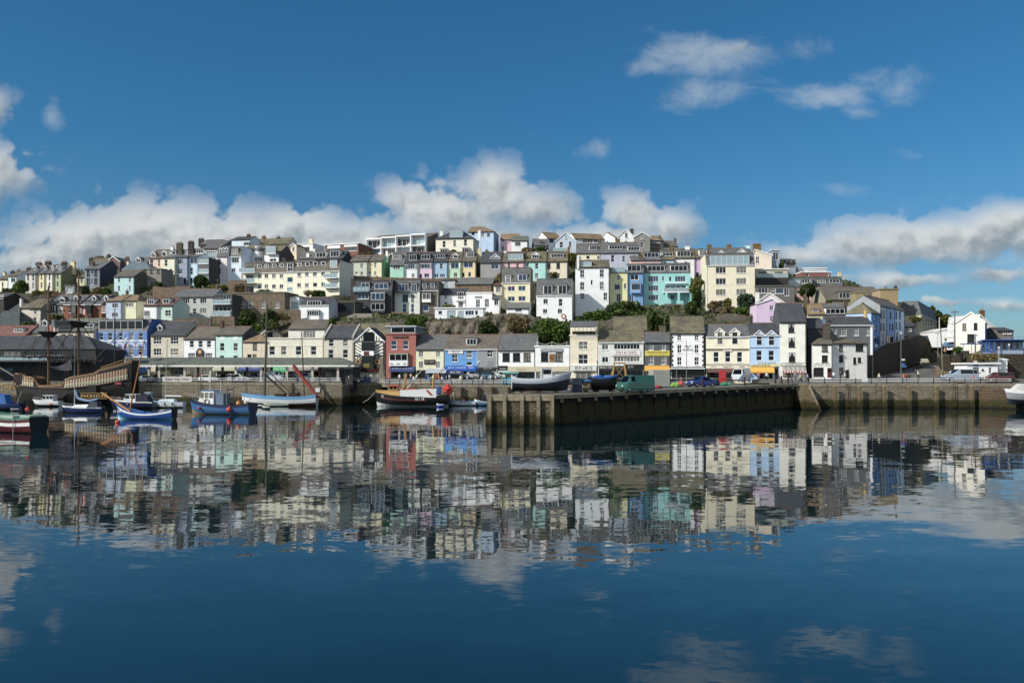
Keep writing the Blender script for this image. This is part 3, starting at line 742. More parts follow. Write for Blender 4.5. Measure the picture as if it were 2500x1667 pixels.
def bush(label, x0, x1, yt, yb, D, pal='green', n=1400, size=.42, name='shrub', cat='shrub', trunk=None, group=None, deep=.6, lumps=9):
    for _ in range(24):      # stand the plant on the bank, in front of it where the bank is steep
        c0, c1 = at(X(x0), Y(yb), D), at(X(x1), Y(yt), D)
        if D < 216 or HZ((c0.x + c1.x)/2, D) < c0.z + .25*(c1.z - c0.z): break
        D -= 1
    Wd, Hh = c1.x - c0.x, c1.z - c0.z
    e = empty(name, ((c0.x + c1.x)/2, D, c0.z), label, cat, group); cs = []
    for i in range(lumps):
        fx = -.36 + .72*((i*.618 + random.uniform(0, .25)) % 1); q = math.sqrt(max(.15, 1 - (fx/.5)**2))
        fz = random.uniform(.12, .78) if trunk is None else random.uniform(.34, .8)
        rr = random.uniform(.17, .29); zt = fz*Hh*(.35 + .65*q)
        cs.append((fx*Wd, random.uniform(-.3, .3)*Wd*deep, zt, rr*Wd*.9, max(rr*Wd*deep, .8), min(rr*Hh*1.15 + .2, max(Hh*(.3 + .7*q) - zt, .16*Hh))))
    me = leaves(cs, int(n*1.25), size); me.materials.append(leafmat(*LEAF[pal]))
    o = bpy.data.objects.new('crown', me); COL.objects.link(o); o.parent = e
    t = MB(); hh = Hh * (.6 if trunk is None else .7); r = .12 if trunk is None else trunk
    t.tube((0, 0, -1.5), (.1, 0, hh*.5), r, r*.75, 6); t.tube((.1, 0, hh*.5), (.0, .1, hh), r*.75, r*.3, 6)
    for k in range(5):
        c = random.choice(cs); t.tube((.08, 0, hh*random.uniform(.3, .8)), (c[0]*.8, c[1]*.8, c[2]), r*.45, r*.15, 5)
    t.build('trunk', flat('3a3024', .9), e)
    return e
# ---------------------------------------------------------------- sky, sun, camera
EL, AZ = 34.0, 60.0
EXPO = .25
def sky():
    wd = bpy.data.worlds.new('World'); S.world = wd; wd.use_nodes = True; nt = NT(wd.node_tree); bg = nt.n['Background']
    st = nt.new('ShaderNodeTexSky', sky_type='NISHITA'); st.sun_disc = False
    st.sun_elevation = rad(EL); st.sun_rotation = rad(180 + AZ); st.air_density = 1.0; st.dust_density = .6; st.ozone_density = 2.2; st.altitude = 0
    STR = .07; bg.inputs['Strength'].default_value = STR
    tc = nt.new('ShaderNodeTexCoord').outputs['Generated']
    sp = nt.new('ShaderNodeSeparateXYZ'); nt.l.new(tc, sp.inputs[0])
    y = nt.math('MAXIMUM', sp.outputs[1], .05)
    u = nt.math('DIVIDE', sp.outputs[0], y); v = nt.math('DIVIDE', sp.outputs[2], y)
    # cloud banks: (azimuth, height, half width, half height, density) in photo pixels / 2083 = slopes from the viewer
    E = [(90, 605, 150, 62, 1.05), (220, 575, 170, 68, 1.2), (400, 550, 200, 70, 1.25), (560, 570, 190, 64, 1.22), (730, 556, 120, 66, 1.15), (860, 585, 140, 64, 1.15), (1000, 475, 85, 62, 1.05), (1080, 505, 150, 75, 1.15), (1215, 455, 85, 62, 1.15), (1310, 490, 100, 50, 1.05), (1230, 570, 280, 60, .95),
         (1540, 505, 90, 56, 1.1), (1640, 530, 90, 52, 1.05), (1500, 570, 200, 52, 1.05), (1000, 610, 250, 60, .9), (-10, 415, 95, 62, 1.1), (10, 470, 70, 30, .6), (-30, 255, 90, 52, .85),
         (2340, 585, 280, 50, 1.2), (2140, 612, 200, 44, 1.12), (2490, 552, 160, 50, 1.2), (1960, 632, 130, 36, .95), (2250, 622, 260, 34, .9), (2190, 692, 140, 30, .98), (2440, 670, 90, 24, .98), (2310, 742, 130, 18, .85), (2470, 748, 80, 20, .85), (2060, 685, 60, 24, .8),
         (1785, 115, 75, 40, .62)]
    WSP = [(1720, 135, 240, 80, 1.1), (1600, 155, 170, 44, .95), (1570, 70, 80, 40, .5), (1720, 235, 170, 70, .8), (1850, 190, 150, 50, .35), (1990, 115, 120, 60, .7), (2010, 228, 200, 52, .95), (2175, 205, 140, 66, .8), (1460, 360, 95, 42, .9), (2210, 370, 70, 28, .5), (2060, 465, 150, 34, .5), (2080, 280, 90, 28, .55), (130, 262, 45, 70, .8), (1290, 330, 60, 18, .3), (760, 470, 70, 30, .4), (2480, 640, 150, 40, .5)]
    P0 = nt.new('ShaderNodeCombineXYZ'); nt.l.new(u, P0.inputs[0]); nt.l.new(v, P0.inputs[1])
    wob = nt.vmath('MULTIPLY', nt.vmath('SUBTRACT', nt.noise(P0.outputs[0], 9, 3, .5).outputs['Color'], (.5, .5, .5)), (.05, .035, 0))
    P = nt.vmath('ADD', P0.outputs[0], wob)
    m = None; hs = None
    wm = None
    for (px, py, rx, ry, s) in WSP:      # thin wisps
        q = nt.vmath('MULTIPLY', nt.vmath('SUBTRACT', P, ((px - CX)/F, (CY - py)/F, 0)), (F/rx, F/ry, 0))
        l = nt.math('MULTIPLY', nt.ramp(nt.vmath('LENGTH', q), 1.25, .0), s)
        wm = l if wm is None else nt.math('MAXIMUM', wm, l)
    wn = nt.noise(nt.mapping(P0.outputs[0], (1, 1.5, 1)), 12, 8, .62, .5).outputs['Fac']
    wa = nt.math('MULTIPLY', nt.ramp(nt.math('ADD', wm, nt.math('MULTIPLY', nt.math('SUBTRACT', wn, .53), 2.0)), .22, 1.2), .52)
    wa = nt.math('MULTIPLY', wa, nt.ramp(wm, .02, .3))
    for (px, py, rx, ry, s) in E:
        py += 20 if 80 < px < 1900 and py > 440 else 0
        q = nt.vmath('MULTIPLY', nt.vmath('SUBTRACT', P, ((px - CX)/F, (CY - py)/F, 0)), (F/rx, F/ry, 0))
        l = nt.math('SUBTRACT', s, nt.math('MULTIPLY', nt.vmath('LENGTH', q), .62))
        qs = nt.new('ShaderNodeSeparateXYZ'); nt.l.new(q, qs.inputs[0])
        wgt = nt.math('POWER', nt.math('MAXIMUM', nt.math('ADD', l, .3), 0), 3)
        hq = nt.math('MULTIPLY', nt.math('SUBTRACT', qs.outputs[1], nt.math('MULTIPLY', qs.outputs[0], .35)), wgt)
        if m is None: m, hs, ws = l, hq, wgt
        else: m = nt.math('SMOOTH_MAX', m, l, .12); hs = nt.math('ADD', hs, hq); ws = nt.math('ADD', ws, wgt)
    hgt = nt.math('DIVIDE', hs, nt.math('ADD', ws, .0001))
    Q0 = nt.vmath('ADD', nt.mapping(P0.outputs[0], (1, 1.2, 1)), nt.vmath('MULTIPLY', nt.vmath('SUBTRACT', nt.noise(P0.outputs[0], 28, 3).outputs['Color'], (.5, .5, .5)), (.02, .02, 0)))
    def billow(v, sc):
        n = nt.new('ShaderNodeTexVoronoi', feature='F1', voronoi_dimensions='2D'); nt.l.new(v, n.inputs['Vector']); n.inputs['Scale'].default_value = sc; return n.outputs['Distance']
    def puff(v): return nt.math('ADD', nt.math('MULTIPLY', nt.math('SUBTRACT', .45, billow(v, 17)), .75), nt.math('ADD', nt.math('ADD', nt.math('MULTIPLY', nt.math('SUBTRACT', .45, billow(v, 41)), .34), nt.math('MULTIPLY', nt.math('SUBTRACT', .45, billow(v, 97)), .16)), nt.math('MULTIPLY', nt.math('SUBTRACT', nt.noise(v, 16, 7, .6).outputs['Fac'], .5), .75)))
    nA = puff(Q0); nB = puff(nt.vmath('ADD', Q0, (-.009, .013, 0)))
    dens = nt.math('ADD', m, nA)
    wisp = nt.ramp(m, .1, 1.0, .10, 1.0)
    thick = nt.math('MULTIPLY', nt.ramp(dens, .24, .50), wisp)
    lit = nt.math('ADD', nt.math('MULTIPLY', hgt, .55), nt.math('MULTIPLY', nt.math('SUBTRACT', nA, nB), .75))
    lit = nt.ramp(nt.math('ADD', lit, .55), .0, 1.0)
    e = 2 ** EXPO * STR
    col = nt.mix(lit, [x / e for x in lin('8d99a1')], [x / e for x in lin('d8dbdb')])
    front = nt.ramp(sp.outputs[1], .05, .2); low = nt.ramp(sp.outputs[2], -.02, .01)
    fac = nt.math('MULTIPLY', nt.math('MULTIPLY', thick, .96), nt.math('MULTIPLY', front, low))
    tint = nt.mix(nt.ramp(sp.outputs[2], .02, .3), (.53, .79, 1.01), (.30, .815, 1.08))
    skyc = nt.mix(1.0, st.outputs[0], tint, 'MULTIPLY')
    # unseen bright broken cloud, added behind the viewer to fill the shadows
    bk = nt.ramp(nt.noise(nt.mapping(tc, (1, 1, 2.2)), 2.6, 6, .6).outputs['Fac'], .42, .60)
    bk = nt.math('MULTIPLY', nt.math('MULTIPLY', bk, nt.ramp(sp.outputs[1], .0, -.25)), nt.ramp(sp.outputs[2], .0, .06))
    skyc = nt.mix(bk, skyc, [x * 1.9 / e for x in lin('d0d4d6')])
    skyc = nt.mix(nt.math('MULTIPLY', nt.math('MULTIPLY', wa, front), low), skyc, [x / e for x in lin('c4ced4')])
    nt.l.new(nt.mix(fac, skyc, col), bg.inputs['Color'])
    su = bpy.data.lights.new('sun', 'SUN'); su.energy = 4.2; su.angle = rad(.5); su.color = (1, .95, .87)
    o = bpy.data.objects.new('sun', su); COL.objects.link(o)
    d = Vector((-math.sin(rad(AZ)) * math.cos(rad(EL)), -math.cos(rad(AZ)) * math.cos(rad(EL)), math.sin(rad(EL))))
    o.rotation_euler = d.to_track_quat('Z', 'Y').to_euler(); o.location = (-60, -20, 90)
def camera():
    c = bpy.data.cameras.new('camera'); c.lens = 36 * F / 2500; c.sensor_width = 36; c.shift_y = (CY - 833.5) / 2500; c.clip_end = 6000; c.clip_start = .5
    o = bpy.data.objects.new('camera', c); COL.objects.link(o); o.location = (0, 0, EYE); o.rotation_euler = (rad(90), 0, 0); S.camera = o
    S.view_settings.view_transform = 'Standard'; S.view_settings.look = 'None'; S.view_settings.exposure = EXPO; S.view_settings.gamma = 1
    S.cycles.max_bounces = 6; S.cycles.glossy_bounces = 4; S.cycles.transparent_max_bounces = 4; S.cycles.use_denoising = True
    S.cycles.caustics_reflective = False; S.cycles.caustics_refractive = False; S.cycles.sample_clamp_indirect = 4
# ---------------------------------------------------------------- the town, row by row
G_HILL = 'houses climbing the hillside'; G_QUAY = 'buildings facing the quay'
STN = stone('8d7d6a', '6d6151'); STNP = stone('96806c', '7d6a5c'); GREYST = stone('7d776c', '625d54')
# === far west end of the ridge (tile 0,560)
tile(0, 560)
H('pale cream cottage at the hill\'s western end, cut by the photo edge', -70, 112, 880, 685, 630, 'd8cfae', 'brown', 302, -12, 9, wins=w([25], [720], 22, 125, 12), ch=[(65, 590, 34, 'y', None, 2)])
H('pale blue-white cottage with a tall bay beside the western end cottage', 116, 232, 860, 640, 575, 'c6d3d6', 'brown', 296, -12, 9, wins=w([150], [665], 60, 60, 21) + w([165], [760], 40, 70, 12), ch=[(175, 575, 50, 'd', None, 3), (255, 560, 40, 'g')])
h = H('mottled white-grey end house of the pastel terrace on the western ridge', 345, 492, 870, 605, 500, 'bdb6ab', 'slate', 286, -10, 10, wins=w([370, 440], [618, 730], 27, 82, 12), dorm=[(470, 500, 500, 560, 'p', 11)], ch=[(400, 530, 60, 'd', None, 3)])
H('butter yellow house in the terrace between mottled white and cream ones', 494, 600, 885, 603, 500, 'dccb86', 'slate', 286, -10, 10, wins=w([555], [615, 725], 24, 75, 12), dorm=[(605, 635, 498, 555, 'p', 11)], ch=[(530, 460, 80, 't', None, 4)])
H('cream terraced house between the butter yellow and olive green ones', 602, 722, 890, 600, 495, 'd3ccb2', 'slate', 286, -10, 10, wins=w([665], [615, 728], 24, 80, 12), dorm=[(705, 738, 497, 558, 'p', 11)], ch=[(660, 445, 80, 'd', None, 4)])
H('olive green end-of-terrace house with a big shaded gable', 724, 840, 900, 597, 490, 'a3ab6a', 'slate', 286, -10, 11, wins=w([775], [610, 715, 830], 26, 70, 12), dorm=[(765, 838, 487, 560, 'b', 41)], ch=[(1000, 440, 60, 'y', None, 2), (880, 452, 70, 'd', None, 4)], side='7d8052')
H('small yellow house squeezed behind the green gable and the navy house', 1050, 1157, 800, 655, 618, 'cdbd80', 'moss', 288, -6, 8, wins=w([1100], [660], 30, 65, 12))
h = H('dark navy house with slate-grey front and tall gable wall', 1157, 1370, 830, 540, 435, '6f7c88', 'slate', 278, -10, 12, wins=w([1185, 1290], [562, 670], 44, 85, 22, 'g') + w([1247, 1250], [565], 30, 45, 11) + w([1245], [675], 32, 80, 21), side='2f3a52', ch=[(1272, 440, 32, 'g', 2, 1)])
H('grey block garage below the olive green gable', 890, 1020, 900, 775, None, '82847f', 'grey', 268, -10, 6, 'n', wins=w([920], [800], 70, 70, 44, 'p'))
h = H('pale turquoise cottage with brown roof and unpainted gable', 1560, 1835, 890, 645, 572, '9fcdcf', 'brown', 262, -8, 9, wins=w([1612, 1760], [652, 772], 30, 68, 12) , side='5a554c', ch=[(1630, 540, 30, 'g', None, 1)])
H('slate-blue house with blue hipped roof behind the turquoise cottage', 1655, 2060, 720, 556, 462, '46647c', 'blue', 276, -8, 10, 'hr', wins=w([1715], [565], 40, 25, 11), ch=[(1755, 445, 20, 'w', None, 1)])
H('low slate-hung wing with white ground floor beside the pink gabled house', 1955, 2205, 770, 548, None, '7c756b', 'grey', 268, -8, 7, 'n', wins=w([1965, 2052, 2145], [556], 40, 46, 21, 'd') + w([2040], [705], 90, 45, 51))
h = H('peach house with twin scalloped gables on the ridge', 2040, 2300, 560, 392, 285, 'd3ae90', 'brown', 284, -8, 9, wins=w([2050], [415], 45, 95, 12) + w([2160], [415], 28, 90, 12), dorm=[(2065, 2130, 305, 388, 'p', 11, 'd8b79c', 'w', 'brown'), (2215, 2275, 290, 370, 'p', 11, 'd8b79c', 'w', 'brown')])
H('dark-roofed house with one white arched dormer near the peach house', 1800, 2010, 560, 458, 388, '514c46', 'slate', 300, -10, 9, dorm=[(1858, 1925, 378, 455, 'p', 21, 'e6e6e4')], ch=[(1740, 385, 50, 'b', None, 3)])
H('long mossy roof with a row of dark chimneys on the western skyline', 1225, 1450, 560, 462, 392, '4c4640', 'moss', 312, -10, 9, ch=[(1250, 395, 55, 'd', None, 3), (1320, 380, 60, 't', None, 3), (1378, 370, 70, 'd', None, 3), (1487, 355, 50, 'd', None, 4)])
H('brick-gabled house behind the navy one on the western skyline', 1455, 1640, 560, 440, 372, '6d4c48', 'slate', 310, -8, 9, 'f', gut=None)
# lower western rows
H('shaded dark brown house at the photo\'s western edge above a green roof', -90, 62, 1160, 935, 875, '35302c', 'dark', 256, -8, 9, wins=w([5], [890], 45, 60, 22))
H('pink-washed cottage half hidden behind the beige house', 122, 248, 1300, 1112, 1022, 'c9a6ae', 'dark', 246, -8, 8, wins=w([135], [1130], 28, 55, 12))
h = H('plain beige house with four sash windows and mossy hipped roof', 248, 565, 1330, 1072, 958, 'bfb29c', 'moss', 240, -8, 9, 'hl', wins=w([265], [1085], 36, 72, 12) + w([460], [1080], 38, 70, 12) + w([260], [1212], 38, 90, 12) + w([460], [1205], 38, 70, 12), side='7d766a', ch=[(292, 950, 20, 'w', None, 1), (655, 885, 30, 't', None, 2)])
h = H('cream house with a big canted bay, first of the brick terrace', 668, 876, 1230, 1030, 900, 'bab09a', 'slate', 244, -8, 10, dorm=[(822, 890, 922, 1000, 'p', 11)], ch=[(760, 905, 130, 'd', None, 6)])
bay(h, 682, 786, 1050, 1150, .9, 31, 'cfccc4', y2=1190)
for (a, b, dx, lab) in ((878, 1082, 1012, 'first red brick terraced house, next to the cream bay house'), (1084, 1264, 1264, 'middle red brick terraced house with a gabled dark bay'), (1266, 1392, 1430, 'last red brick terraced house, next to the pale blue one')):
    h = H(lab, a, b, 1240, 1026, 905, '8f4f40', 'slate', 243, -8, 10, wins=w([a + 62 if b - a > 150 else a + 130], [1050], 50, 90, 12), dorm=[(dx, dx + 50, 905, 980, 'p', 11)], gut='w', wm=stone('96523f', '7f4536', .3, .1, '8f6a58', .3), group='red brick terrace')
    if b - a > 150: bay(h, a + 115, a + 185, 1040, 1150, .8, 21, '4a332c', 'd', y2=1200)
h = H('pale blue house of the hipped pair beside the brick terrace', 1450, 1663, 1215, 978, 905, 'a0b2cf', 'ochre', 238, -8, 9, 'hl', wins=w([1535], [1012], 78, 62, 31) + w([1530], [1140], 82, 60, 31))
h = H('pale yellow house of the hipped pair beside the brick terrace', 1665, 1875, 1215, 975, 905, 'd0cc9a', 'ochre', 238, -8, 9, 'hr', wins=w([1722], [1005], 104, 54, 31), ch=[(1738, 840, 24, 'g', None, 1)])
h = H('white cottage with small dormer joined to the mint one', 1968, 2152, 1230, 1040, 940, 'dfe2e4', 'red', 236, -8, 9, wins=w([1970], [1110], 80, 80, 33), dorm=[(2012, 2106, 945, 1028, 'b', 31)])
h = H('mint green cottage with small dormer joined to the white one', 2154, 2366, 1250, 1040, 940, 'a9c8b6', 'red', 236, -8, 9, wins=w([2258], [1105], 78, 80, 22), dorm=[(2225, 2318, 942, 1018, 'b', 21)])
# quayside west
H('house with big dark green hipped roof at the western edge', -150, 262, 1420, 1312, 1120, '3a3e3c', 'teal', 232, -4, 12, 'hr')
H('low house with bright terracotta roof and one white dormer', -150, 352, 1600, 1448, 1322, '6d4436', 'terracotta', 223, -8, 9, dorm=[(190, 312, 1345, 1412, 'b', 31)], noterr=True)
H('grey hipped-roof house with pale eaves beside the terracotta roof', 352, 742, 1600, 1412, 1248, 'cfc7a6', 'slate', 224, -8, 10, 'h', dorm=[(583, 645, 1232, 1322, 'p', 11)], noterr=True)
h = H('shop house with a dark rooftop loggia next to the blue hotel', 744, 1292, 1900, 1392, 1225, 'c4b79e', 'green', 220, -8, 11, wins=w([840, 940], [1430], 60, 100, 12, 'd') + w([1080], [1425], 80, 75, 22, 's'), dorm=[(800, 975, 1248, 1378, 'b', 31, '2c2f30', 'd', 'dark'), (1165, 1282, 1280, 1345, 'b', 21)], noterr=True)
balcony(h, 800, 975, 1325, 1375, .5, '5a6468', False)
h = H('blue three-storey hotel with white arched windows and slate attic', 1305, 2010, 1930, 1390, 1232, '4478bd', 'slate', 219, -8, 12, 'm', mv=2.2, wins=w([1360, 1480, 1625, 1775, 1900], [1418], 54, 92, 12) + w([1352, 1474, 1612, 1765, 1894], [1602], 58, 118, 12), side='2f5fb0', trim=[(1520, .22, 'e8e8ea'), (1628, .1, 'e8e8ea'), (1735, .5, 'ecece8'), (1392, .15, '9fb8dc')], dorm=[(1350, 1955, 1236, 1375, 'b', 61, 'slate', 'w', 'grey')], gut=None, pipe=None)
for x in (1381, 1503, 1641, 1794, 1923):     # arched hood moulds
    b = MB(); u, z = h.U(x), h.Z(1604, x); 
    for k in range(9):
        a0, a1 = math.pi * k / 9, math.pi * (k + 1) / 9
        for r, q in ((1.0, .2), (.62, .16)): b.hexa([(u + r*math.cos(t), -.1, z + r*math.sin(t)) for t in (a1, a0)] + [(u + r*math.cos(t), -.002, z + r*math.sin(t)) for t in (a0, a1)], [(u + (r+q)*math.cos(t), -.1, z + (r+q)*math.sin(t)) for t in (a1, a0)] + [(u + (r+q)*math.cos(t), -.002, z + (r+q)*math.sin(t)) for t in (a0, a1)])
    b.build('arch_mould', WHITE, h.e)
for x0, x1 in ((1415, 1470), (1545, 1612), (1684, 1745), (1836, 1890)):
    b = MB(); b.box(h.U(x0), h.U(x1), -.07, -.003, h.Z(1508), h.Z(1412)); b.box(h.U(x0) + .13, h.U(x1) - .13, -.085, -.071, h.Z(1508) + .12, h.Z(1412) - .12, 1); b.build('wall_panel', [paint('8fb0de'), paint('4478bd')], h.e)
sign(h, 1390, 1680, 1778, 1815, '2a8f8a', [('HARBOUR TOURS', .5, .5, .8, .5)], 'cfe6e2')
# === (tile 380,560)
tile(380, 560)
h = H('tall cream-green house with two dormers at the start of the ridge terrace', 78, 268, 800, 390, 345, 'cfcdab', 'slate', 276, -10, 9, wins=w([122], [415, 540], 40, 88, 12) + w([190], [540], 36, 85, 12) + w([120], [672], 38, 52, 12) + [(210, 672, 245, 768, 11, 'Dn')], dorm=[(145, 200, 290, 352, 'b', 11), (220, 278, 288, 350, 'b', 11)], ch=[(230, 240, 40, 'w', None, 2), (330, 190, 85, 't', None, 4)])
h = H('grey-blue terraced house between cream-green and sky blue ones', 270, 440, 790, 378, 345, '8392ad', 'slate', 276, -10, 9, wins=w([298], [405], 74, 74, 31) + w([296], [540], 70, 70, 31) + w([292], [665], 40, 52, 12) + [(385, 662, 420, 755, 11, 'Db')], dorm=[(342, 442, 276, 342, 'b', 41)], ch=[(485, 170, 75, 'd', None, 4)])
h = H('sky blue terraced house next to the grey glazed bays', 442, 582, 790, 376, 340, 'a5cfe4', 'slate', 276, -10, 9, wins=w([474], [395], 95, 75, 21, 's') + w([468], [522], 42, 96, 12) + [(470, 662, 506, 755, 11, 'Db')], dorm=[(488, 655, 262, 332, 'b', 51)])
h = H('grey slate-hung house with two storeys of glazed bays', 583, 728, 790, 400, None, '6e7275', 'grey', 270, -10, 8, 'n', side='34373b')
for a, b in ((405, 472), (540, 602)): pane_frame(h.e, h.U(590), h.U(724), h.Z(b), h.Z(a), -.05, 41, 'p')
b_ = MB(); b_.box(h.U(582), h.U(730), -.12, -.004, h.Z(535), h.Z(478)); b_.box(h.U(582), h.U(730), -.12, -.004, h.Z(640), h.Z(608)); b_.build('bay_panel', paint('595c60'), h.e)
H('white glazed sunroom house above the slate bays', 668, 842, 420, 300, None, 'd5d8da', 'white', 284, -10, 7, 'n', wins=w([690], [305], 145, 68, 51, 'p'), noterr=True)
h = H('pinkish white house with three little round-topped attic windows', 833, 985, 770, 378, 242, 'cfc8ce', 'slate', 276, -10, 9, 'm', mv=1.2, wins=w([848], [402, 532], 42, 82, 12) + w([845], [665], 38, 80, 12), dorm=[(873, 905, 255, 325, 'p', 11), (919, 950, 252, 322, 'p', 11), (960, 992, 250, 320, 'p', 11)])
h = H('icy blue-white house beside the pinkish white one', 987, 1176, 720, 375, 240, 'bccde2', 'slate', 276, -10, 9, 'm', mv=1.2, wins=w([1042], [390], 96, 68, 31) + w([1036], [532], 56, 55, 21) + w([1142], [538], 28, 36, 11), dorm=[(1036, 1132, 260, 342, 'b', 31, 'slate')], gut='w')
h = H('white modernist house with a rounded glazed turret', 1186, 1484, 560, 285, 225, 'dcdfe2', 'moss', 283, -12, 9, wins=w([1272], [292], 36, 52, 12) + w([1245], [395], 62, 58, 31))
b = MB(); uu, r = h.U(1415), 1.25; z0, z1 = h.Z(452), h.Z(248); b.tube((uu, -.3, z0), (uu, -.3, z1), r, n=14); b.tube((uu, -.3, z1), (uu, -.3, z1 + .2), r + .12, n=14, m=1)
o = b.build('turret', [paint('e4e6e8'), paint('c8c8c6')], h.e)
b = MB()
for (a, c) in ((310, 258), (445, 390)):
    za, zc = h.Z(a), h.Z(c)
    for k in range(14):
        t0, t1 = 2*math.pi*k/14, 2*math.pi*(k+1)/14; q = r + .02
        if math.sin((t0+t1)/2) < -.1:
            P = [(uu + q*math.cos(t), -.3 + q*math.sin(t)) for t in (t0 + .07, t1 - .07)]
            b.face([(*P[0], za), (*P[1], za), (*P[1], zc), (*P[0], zc)])
b.build('turret_window', glassmat(), o)
h = H('white house with glass conservatory balcony and brown side gable', 1486, 1690, 560, 330, 232, 'd6d8da', 'moss', 281, -14, 10, wins=w([1560], [400], 90, 40, 21), side='4d4036', gable=[(2, 4, 2.5, 4.3, 2)])
bay(h, 1528, 1662, 242, 332, 1.0, 41, 'c6ccd0', 'p', 'white', .3, 'conservatory')
H('dark-slated ridge house with blue-white end and chimney on the skyline', 1040, 1300, 260, 140, 108, 'b8c8d6', 'dark', 306, -10, 8, wins=w([1205], [175], 90, 45, 31), ch=[(1272, 75, 45, 'd', None, 3)])
H('long mossy ridge roof with three chimneys above the white turret house', 1300, 1800, 300, 205, 135, 'a59a86', 'moss', 312, -14, 9, ch=[(1480, 95, 45, 'o', None, 2), (1680, 105, 45, 't', None, 2)])
H('long dark slate roof on the skyline behind the sky blue house', 610, 960, 300, 205, 148, '3c3d40', 'slate', 308, -8, 9, ch=[(625, 130, 70, 'd', None, 3), (990, 140, 60, 'w', None, 3)])
H('mid-grey slate cottage roof tucked below the dark skyline roof', 640, 870, 330, 262, 205, '4a4842', 'slate', 298, -8, 8)
H('dark flat-roofed house with white fascia on the ridge', 850, 1040, 330, 240, None, '5b5a58', 'grey', 300, -8, 8, 'n')
H('cream house with pointed timber gable near the white dormer block', 1845, 1925, 420, 225, 195, 'd6bf94', 'brown', 300, -14, 10, 'f', wins=w([1870], [245], 30, 55, 12), gut=None)
H('white box house with dark glazed end on the ridge', 1925, 2150, 400, 205, None, 'dfe0e0', 'white', 306, -14, 9, 'n', wins=w([2030], [240], 75, 60, 31, 'k'), ch=[(2125, 130, 55, 'y', None, 2)])
H('slate roofed cottage with white chimney below the box house', 1950, 2200, 470, 400, 305, 'a29c92', 'slate', 292, -10, 8, ch=[(2085, 330, 40, 'w', 1, 1), (2172, 270, 28, 'w', None, 1)])
# long cream apartment block
h = H('long cream apartment block with mansard attic and corner balconies', 1200, 2518, 900, 588, 445, 'd9d4b2', 'brown', 268, -12, 11, 'm', mv=1.1, wins=w([1490, 1592, 1696], [612, 752], 50, 56, 21) + w([1396], [612, 760], 40, 56, 21) + [(1800, 655, 1876, 722, 11, 's'), (1798, 795, 1874, 850, 11, 'p')] + w([1936, 2042], [586, 735], 50, 58, 21) + w([2152], [582], 52, 58, 21) + [(2152, 730, 2208, 785, 11, 'w')] + w([2264], [578, 725], 50, 56, 21) + w([2390], [582, 720], 100, 110, 31, 'p'), dorm=[(1392, 1450, 468, 535, 'b', 21), (1492, 1548, 466, 530, 'b', 21), (1594, 1652, 462, 526, 'b', 21), (1697, 1756, 458, 520, 'b', 21), (1798, 1880, 452, 580, 'b', 22), (1938, 1998, 445, 510, 'b', 11), (2046, 2106, 440, 506, 'b', 11), (2155, 2216, 436, 500, 'b', 11), (2264, 2324, 432, 496, 'b', 11), (2385, 2480, 412, 528, 'b', 31, 'd6dadc', 'p')], gut='w', name='apartment_block', cat='apartment block', side='cfcbb0')
for y0, y1 in ((610, 665), (745, 800)): balcony(h, 2320, 2500, y0 + 0, y1, 1.3)
for y0, y1, yf in ((488, 580, 595), (610, 720, 735), (765, 855, 870)):
    pane_frame(h.e, h.U(1236), h.U(1338), h.Z(y1), h.Z(y0), -.06, 31, 'g')
    if yf < 800: balcony(h, 1192, 1385, yf - 58, yf, 1.5)
h2 = H('slate-roofed upper house with two white box dormers behind the apartment block', 2180, 2560, 520, 400, 305, '3b3c40', 'dark', 284, -12, 9, dorm=[(2190, 2330, 305, 388, 'b', 31), (2385, 2512, 285, 378, 'b', 31)])
# stone terraces and buildings in the middle
H('grey-green painted house with slate roof and six windows', 245, 795, 1235, 922, 822, 'a4aba3', 'slate', 246, -8, 9, wins=w([375], [938, 1078], 88, 74, 31) + w([510], [942, 1082], 46, 74, 12) + w([608], [938, 1078], 86, 74, 31), side='7f9198', ch=[(840, 775, 30, 'g', None, 2)])
h = H('glass-railed balcony house joined to the grey-green one', 797, 1046, 1235, 900, None, '3f4448', 'grey', 244, -8, 8, 'n', wins=w([930], [905], 100, 55, 31) + w([805], [1060], 225, 58, 41, 'k'))
balcony(h, 798, 1044, 965, 1022, 1.2); balcony(h, 798, 1044, 1120, 1180, 1.2)
H('long rubble-stone building with white many-paned windows', 1060, 1762, 1340, 872, None, '8b7b68', 'grey', 248, -10, 9, 'n', wins=w([1142], [980], 62, 92, 34) + w([1204], [980], 62, 92, 34) + w([1266], [980], 62, 92, 34) + w([1445], [984], 55, 90, 34) + w([1632], [984], 58, 92, 34), wm=STN)
H('narrow white rendered block with a glazed porch beside the stone building', 1764, 1960, 1110, 925, None, 'dcdee2', 'grey', 250, -10, 7, 'n', wins=w([1850], [990], 100, 100, 32, 'p'))
h = H('white house with shallow dormer over a canted bay', 1966, 2372, 1265, 1035, 932, 'd6d9de', 'dark', 240, -8, 9, dorm=[(2072, 2262, 968, 1045, 'b', 51)], side='aeb6c0', gut='w')
bay(h, 2083, 2246, 1112, 1182, .8, 51, 'e2e4e6', y2=1235)
